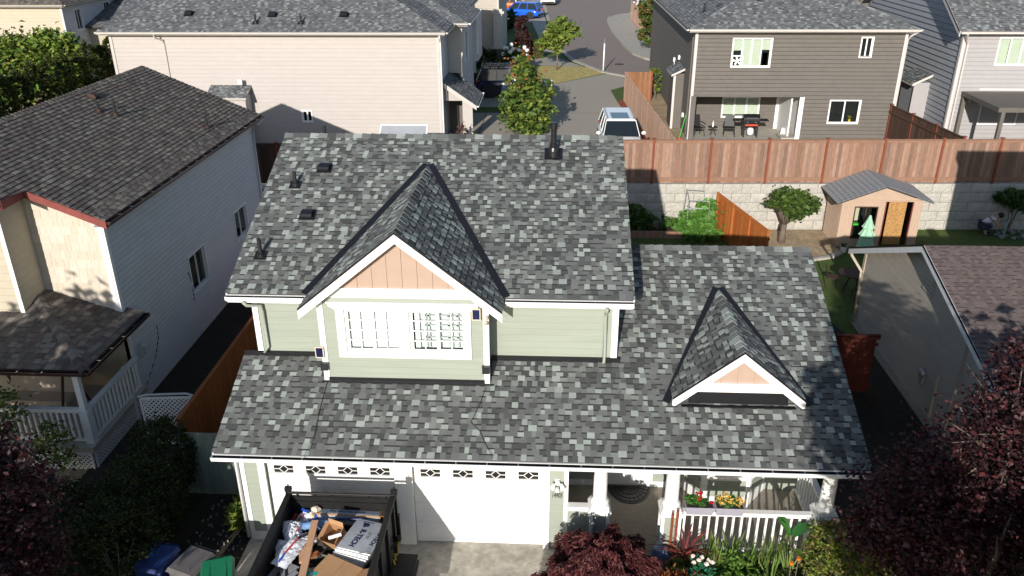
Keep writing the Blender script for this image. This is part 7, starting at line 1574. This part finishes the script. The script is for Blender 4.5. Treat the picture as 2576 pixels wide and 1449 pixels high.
# ---------------------------------------------------------------- front garden
def mound(label, name, base, blobs, n, size, cols, **k): return shrub(label, base, blobs, n, size, cols, name=name, **k)
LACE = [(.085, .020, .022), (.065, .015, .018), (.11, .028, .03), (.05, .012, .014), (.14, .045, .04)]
jm = thing("laceleaf_maple", "weeping dark red laceleaf maple mound in front of the entrance", "tree", (5.85, -1.55, 0))
mb = MB(); mb.tube([(5.85, -1.55, 0), (5.8, -1.5, .5), (5.9, -1.55, .8)], [.06, .05, .03], 6)
g = random.Random(6)
for i in range(14): a = g.uniform(0, 2*PI); mb.tube([(5.85, -1.55, .6), (5.85+.6*math.cos(a), -1.55+.5*math.sin(a), .95), (5.85+1.1*math.cos(a), -1.55+.95*math.sin(a), .45)], [.03, .02, .006], 5)
obj("branch", mb, M_['bark'], jm)
N_ = 34000; th = nrg.uniform(0, 2*np.pi, N_); ph = np.arccos(nrg.uniform(0, 1, N_)); lump = 1+.10*np.sin(5*th+3*ph)+.08*np.sin(9*th-6*ph)+.06*np.sin(17*ph+4*th)
rr = nrg.uniform(.86, 1.0, N_)*lump; D3 = np.stack([np.sin(ph)*np.cos(th), np.sin(ph)*np.sin(th), np.cos(ph)], 1)
Pm = np.stack([5.9+1.28*rr*D3[:, 0], -1.55+1.2*rr*D3[:, 1], .05+1.4*rr*D3[:, 2]], 1); dd = D3*np.array([1, 1, .2])+np.array([0, 0, -.7])
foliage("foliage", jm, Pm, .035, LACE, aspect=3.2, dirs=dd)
foliage("orange_tips", jm, cloud([(7.25, -1.75, .55, .4, .4, .35)], 2600, 30, .2), .035, [(.30, .10, .03), (.24, .09, .035), (.16, .05, .025)], aspect=3, droop=.6)  # brighter orange leaves at the right end of the mound
mb = MB(); mb.hexa([(7.0, -.55, .0), (7.35, -.75, .0), (7.45, -.45, 0), (7.1, -.3, 0)], [(7.02, -.5, .5), (7.3, -.62, .52), (7.38, -.42, .5), (7.12, -.3, .48)]); sb = item("soil_bag", "pale blue plastic soil bag slumped at the porch corner", "bag", mb, 'soilbag')
# planted bed: iris fans, cordyline, roses, canna
def blades(parent, name, x, y, z, n, L, w, cols, spread=.35, seed=0, arch=.25, m='leaf'):
    g = random.Random(seed); mb = MB()
    for i in range(n):
        a = g.uniform(0, 2*PI); s = spread*g.uniform(.2, 1); l = L*g.uniform(.65, 1.1); d = Vector((math.cos(a)*s, math.sin(a)*s, 1)).normalized(); side = d.cross(Vector((g.uniform(-1, 1), g.uniform(-1, 1), .2))).normalized()*w/2
        out = Vector((math.cos(a), math.sin(a), 0)); p0 = Vector((x, y, z)); pts = [p0+d*l*k/4+out*arch*s*l*(k/4)**2-Vector((0, 0, arch*s*l*.8*(k/4)**3)) for k in range(5)]; ws_ = [.7, 1, .9, .6, .05]
        c = cols[g.randrange(len(cols))]; mb.c = tuple(q*g.uniform(.8, 1.2) for q in c); vs = []
        for p, q in zip(pts, ws_): vs += [p-side*q, p+side*q]
        mb.add(vs, [(2*k, 2*k+1, 2*k+3, 2*k+2) for k in range(4)])
    return obj(name, mb, M_[m], parent)
IR = [(.18, .27, .06), (.14, .23, .05), (.22, .30, .08), (.10, .17, .04)]
ips = [(8.15, -.55), (8.35, -.4), (8.72, -.35), (8.55, -.6), (9.05, -.5), (9.2, -.75), (9.4, -.55), (8.85, -.8), (9.6, -.45), (9.75, -.75), (8.3, -.75), (9.35, -1.0)]
for i, (x, y) in enumerate(ips):
    t = thing("iris_clump", ORDN[sorted(ips).index((x, y))]+" clump of sword shaped iris leaves counting from the cordyline to the canna", "plant", (x, y, 0), "iris clumps in the front bed"); blades(t, "leaves", x, y, 0, 12+i % 5, .95, .045, IR, .3, 100+i)
t = thing("cordyline", "red spiky cordyline with drooping blades beside the porch steps", "plant", (7.65, -.62, 0)); mb = MB(); mb.tube([(7.65, -.62, 0), (7.65, -.62, .5)], .04, 6); obj("trunk", mb, M_['bark'], t)
blades(t, "leaves", 7.65, -.62, .45, 46, .75, .035, [(.22, .05, .045), (.17, .035, .035), (.28, .08, .06)], 1.1, 9, .7); blades(t, "dry_leaves", 7.65, -.62, .45, 16, .5, .03, [(.20, .09, .04)], 2.5, 10, 1.8)
for i, (x, y) in enumerate(((7.37, -.48), (7.49, -.36))): mb = MB(); mb.tube([(x, y, 0), (x, y, 1.25)], .03, 6); mb.tube([(x, y, 1.25), (x, y, 1.42)], .032, 6); item("garden_torch", ("shorter" if i == 0 else "taller")+" of the two brown torch stakes behind the cordyline", "torch", mb, 'post')
shrub("small bright green shrub at the foot of the cordyline", (7.9, -.75, 0), [(7.45, -.75, .3, .2, .2, .2), (7.95, -.6, .35, .25, .2, .25)], 900, .05, LIME, clump=16)
shrub("leafy green perennial clump in the middle of the front bed", (8.75, -.95, 0), [(8.7, -.85, .35, .4, .3, .4), (8.3, -1.3, .3, .35, .25, .3), (8.9, -1.3, .3, .4, .3, .3)], 3200, .055, [(.10, .2, .03), (.13, .24, .04), (.07, .13, .02)], clump=24)
shrub("low dark groundcover filling the front bed", (9.4, -1.1, 0), [(9.4, -1.0, .15, 1.0, .5, .22), (8.6, -1.6, .15, 1.4, .5, .25)], 4200, .05, [(.05, .10, .02), (.08, .14, .03), (.035, .07, .015), (.16, .17, .06)], clump=26)
shrub("small golden yellow flowering plant at the bottom of the front bed", (8.96, -1.4, 0), [(8.96, -1.35, .45, .16, .14, .14)], 420, .03, [(.55, .38, .03), (.4, .3, .04)], clump=14)
t = thing("rose_bush", "white blooming rose bush at the front of the bed", "plant", (7.95, -1.1, 0)); foliage("leaves", t, cloud([(7.9, -1.1, .5, .25, .2, .25)], 600, 16), .05, [(.02, .14, .08), (.03, .17, .09), (.05, .12, .03)])
mb = MB()
for i, (x, y) in enumerate(((7.75, -.98), (7.93, -1.0), (7.85, -1.09), (7.75, -1.16), (8.04, -1.08), (8.11, -1.14), (7.99, -1.19))):
    r_ = MB(); r_.c = (.80, .70, .62); r_.blob((x, y, .8), (.05, .05, .035), 8, .25, i); r_.blob((x, y, .825), (.028, .028, .02), 6, .3, i+9); obj("bloom", r_, M_['petal'], t)
t = thing("canna_plant", "broad leaved canna plant in front of the right end of the porch rail", "plant", (9.8, -.5, 0)); mb = MB(); mb.tube([(9.8, -.5, 0), (9.8, -.45, .95)], .025, 6); obj("stem", mb, M_['leaf'] if 0 else M_['green'] if 0 else M_['bark'], t)
def bigleaf(parent, a, b, w, col, up=(0, 0, 1)):
    a = Vector(a); b = Vector(b); d = (b-a); s = d.cross(Vector(up)).normalized(); mb = MB(); mb.c = col; vs = []; prof = [.08, .6, .95, 1, .8, .45, .04]
    for k, q in enumerate(prof): f = k/6; p = a+d*f+Vector((0, 0, .16*d.length*math.sin(f*PI))); vs += [p-s*w*q/2+Vector((0, 0, .02)), p, p+s*w*q/2+Vector((0, 0, .02))]
    mb.add(vs, [(3*k, 3*k+1, 3*k+4, 3*k+3) for k in range(6)]+[(3*k+1, 3*k+2, 3*k+5, 3*k+4) for k in range(6)]); return obj("leaf", mb, M_['leaf'], parent, smooth=True)
for a, b, w, c in (((9.8, -.45, .9), (9.55, -.05, 1.15), .2, (.04, .16, .03)), ((9.8, -.45, .85), (10.25, -.25, 1.05), .26, (.03, .13, .03)), ((9.8, -.5, .7), (9.45, -.75, .75), .2, (.10, .14, .03)), ((9.8, -.5, .6), (10.1, -.85, .6), .22, (.13, .2, .04)), ((9.8, -.5, .75), (9.6, -.35, 1.2), .13, (.06, .18, .03))): bigleaf(t, a, b, w, c)
for i, (x, y) in enumerate(((9.55, -1.37), (9.72, -1.24))): t = thing("poppy", ("left" if i == 0 else "right")+" of two orange long stemmed blooms at the bottom of the bed", "flower", (x, y, 0)); mb = MB(); mb.tube([(x, y, 0), (x+.01, y, 1.0)], .008, 5); obj("stem", mb, M_['bark'], t); mb = MB(); mb.c = (.75, .20, .03); mb.lathe([(.012, 0), (.035, .03), (.04, .08)], (x+.01, y, 1.0), 8); obj("bloom", mb, M_['petal'], t)
t = thing("broadleaf_plant", "pale green broad leaved plant at the bottom right of the bed", "plant", (9.9, -1.5, 0))
for k in range(7): a = k*.9; bigleaf(t, (9.9, -1.5, .2), (9.9+.3*math.cos(a), -1.5+.28*math.sin(a), .55), .16, (.12, .22, .06))
shrub("rounded yellow green conifer shrub with brown patches beside the porch", (10.75, -.85, 0), [(10.75, -.95, .75, .75, .75, .75), (10.6, -.8, 1.05, .5, .5, .4), (11.2, -.7, .6, .6, .6, .6)], 13000, .035, [(.14, .19, .025), (.18, .22, .03), (.10, .13, .02), (.22, .15, .07), (.08, .11, .02)], name="conifer_shrub", clump=30, sp=.12, shell=.85)

# right maroon tree, left maroon tree, hedges in shade
MR = [(.038, .012, .015), (.026, .009, .012), (.052, .017, .02), (.018, .007, .009), (.10, .055, .06), (.085, .02, .022)]
mt = tree("large dark maroon plum tree filling the lower right corner", (12.2, -3.1, 0), [(11.3, -2.1, 2.9, 1.1, 1.0, 1.15), (12.1, -2.2, 3.9, 1.2, 1.1, 1.1), (12.9, -2.0, 4.9, 1.15, 1.0, 1.0), (13.2, -2.2, 3.4, 1.3, 1.1, 1.4), (12.1, -2.6, 2.3, 1.4, 1.0, 1.1), (12.55, -1.8, 5.75, .45, .5, .5), (10.75, -1.9, 2.5, .6, .6, .6)], 34000, .06, MR, r0=.12, seed=12, nl=46, clump=20, sp=.17, shell=.35, trunk_h=1.2, aspect=1.5)
mb = MB(); 
for a, b in (((12.3, -2.4, 3.6), (11.75, -1.7, 4.9)), ((12.8, -2.5, 2.4), (12.6, -2.0, 4.2)), ((12.2, -2.8, 2.2), (11.5, -2.3, 3.4))): mb.tube([a, (Vector(a).lerp(Vector(b), .5)+Vector((.05, 0, .04))), b], [.03, .02, .008], 5)
obj("bare_twigs", mb, M_['lumber'] if 0 else M_['bark'], mt)
tree("dark maroon tree in the lower left corner", (-4.9, -3.6, 0), [(-4.4, -3.0, 3.4, .7, .7, 1.1), (-4.6, -3.2, 2.2, .9, .8, 1.0), (-5.2, -2.6, 4.0, .7, .7, .8)], 9000, .07, MR, r0=.08, seed=14, nl=22, clump=18, sp=.18, shell=.35, aspect=1.5)
tree("thin climbing rose in front of the left neighbour's porch", (-7.6, 1.6, 0), [(-8.1, 1.9, 1.9, .5, .3, .6), (-7.0, 1.9, 1.0, .5, .3, .6), (-8.6, 2.1, 2.4, .3, .25, .5)], 1500, .06, LIME+GREEN, r0=.02, seed=15, nl=14, clump=10, sp=.3, name="climbing_rose", cat="plant")
shrub("pale pink flowering shrub under the left neighbour's porch", (-6.6, .6, 0), [(-6.8, .6, .7, .5, .4, .4)], 900, .06, [(.12, .10, .06), (.35, .28, .2), (.05, .08, .02)], clump=12)
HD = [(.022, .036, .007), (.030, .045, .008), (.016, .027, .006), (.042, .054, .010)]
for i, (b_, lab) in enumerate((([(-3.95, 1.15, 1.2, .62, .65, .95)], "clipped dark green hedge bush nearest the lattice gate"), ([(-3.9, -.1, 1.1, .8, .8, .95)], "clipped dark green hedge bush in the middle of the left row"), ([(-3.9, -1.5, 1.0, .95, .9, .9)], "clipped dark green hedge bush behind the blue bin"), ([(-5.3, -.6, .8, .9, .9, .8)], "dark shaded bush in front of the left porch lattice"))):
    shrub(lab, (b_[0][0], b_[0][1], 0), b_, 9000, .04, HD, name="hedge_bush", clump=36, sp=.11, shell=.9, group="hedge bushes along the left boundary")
shrub("small fern tuft at the left corner of the garage", (-2.0, .35, 0), [(-2.0, .4, .35, .2, .25, .3)], 260, .1, LIME, name="fern", clump=8, aspect=4)
mb = MB(); g = random.Random(21)
for i in range(160): x, y = g.uniform(-3.1, -1.75), g.uniform(-2.6, 1.2); mb.blob((x, y, .0), (g.uniform(.012, .035),)*3, 5, .2, i) if 0 else mb.box(x, y, -.03, x+g.uniform(.02, .05), y+g.uniform(.02, .05), g.uniform(-.01, .02))
tag(obj("gravel", mb, M_['pebble']), "scattered leaves and pebbles on the dark soil left of the garage", kind="stuff")
# lattice gate between the houses
t = thing("lattice_gate", "small white lattice gate between the left porch and the orange fence", "gate", (-5.3, 3.2, 0)); lattice(t, (-5.35, 3.1, 0), (-4.1, 3.2, 0), .2, 1.55, name="lattice_panel"); mb = MB(); mb.tube([(-5.45, 3.05, 0), (-5.45, 3.05, 1.75)], .04, 6); mb.tube([(-5.4, 3.08, 1.6), (-5.2, 3.1, 1.66), (-4.2, 3.2, 1.66), (-4.05, 3.2, 1.6)], .03, 6); obj("gate_frame", mb, M_['galv'], t)
# cables on the roof
for pts, lab in (([(.12, .95, zr(.95)+.03), (.1, .2, zr(.2)+.03), (.13, -.3, zr(-.3)+.03), (.05, -.75, 2.85), (-.0, -.8, 2.6)], "thin black cable running down the left part of the lower roof"), ([(3.5, .9, zr(.9)+.03), (3.4, .5, zr(.5)+.03), (3.25, .1, zr(.1)+.03), (3.45, -.1, zr(-.1)+.03), (3.6, -.4, zr(-.4)+.03), (3.75, -.7, 2.85)], "thin black cable wandering down the middle of the lower roof")):
    mb = MB(); mb.tube(pts, .006, 4); item("cable", lab, "cable", mb, 'blackmat')

# ---------------------------------------------------------------- trees on the camera's side whose shade falls into the view
def shade_tree(label, base, blobs, n, size=.3, cols=GREEN, sp=.2): tree(label, base, blobs, n, size, cols, r0=.15, seed=int(abs(base[0])*3), nl=10, clump=22, sp=sp, shell=.2)
shade_tree("street tree in front of the left garden, below the view", (-5.3, -8, 0), [(-6.0, -7.6, 3.6, 2.2, 1.6, 2.1), (-7.2, -8.2, 5.6, 1.8, 1.3, 1.7), (-6.2, -7.6, 5.3, 1.0, 1.0, 1.0), (-8.6, -7.6, 3.8, 2.0, 1.6, 2.4), (-6.0, -7.4, 1.6, 2.3, 1.2, 1.4), (-4.5, -7.2, 1.6, .8, .8, 1.5)], 9000, .24)
shade_tree("tall street tree left of the view", (-10.5, -8, 0), [(-9.0, -8.5, 6.9, 1.5, 1.5, 1.3), (-11, -8.5, 6.0, 2.4, 2, 2.2), (-8.7, -8.2, 5.3, 1.6, 1.4, 1.6)], 2100, .26)
shade_tree("garden tree in front of the main house's right end, below the view", (8.9, -11, 0), [(8.9, -10.6, 7.4, 1.0, .9, 1.1), (9.6, -10.2, 6.3, .9, .8, .9), (9.4, -10.5, 5.0, .9, .9, .8)], 2600, .2)
shade_tree("large tree right of the view shading the low house", (15.8, -5.5, 0), [(14.7, -5, 4.7, 2.2, 1.8, 2.1), (17.9, -5.2, 5.6, 2.4, 1.8, 2.0), (12.9, -5.6, 4.0, 1.3, 1.2, 1.7), (16.8, -5, 3.4, 2.6, 1.5, 1.5)], 8000, .26)

# neighbour house out of the frame on the left: its shade falls on the hedge
NH = thing("house", "pale house beyond the left edge of the frame", "house", (-24, 12, 0))
wall(NH, wframe((0, 6, 0), (1, 0, 0)), -30, -17.8, 0, 6.6, 'lblue', boards=False); wall(NH, wframe((-17.8, 6, 0), (0, 1, 0)), 0, 11, 0, 6.6, 'lblue', boards=False); wall(NH, wframe((-17.8, 17, 0), (-1, 0, 0)), 0, 12.2, 0, 6.6, 'lblue', boards=False)
slab("roof", NH, [(-30.4, 5.6, 6.7), (-17.4, 5.6, 6.7), (-17.4, 17.4, 7.3), (-30.4, 17.4, 7.3)], .2)
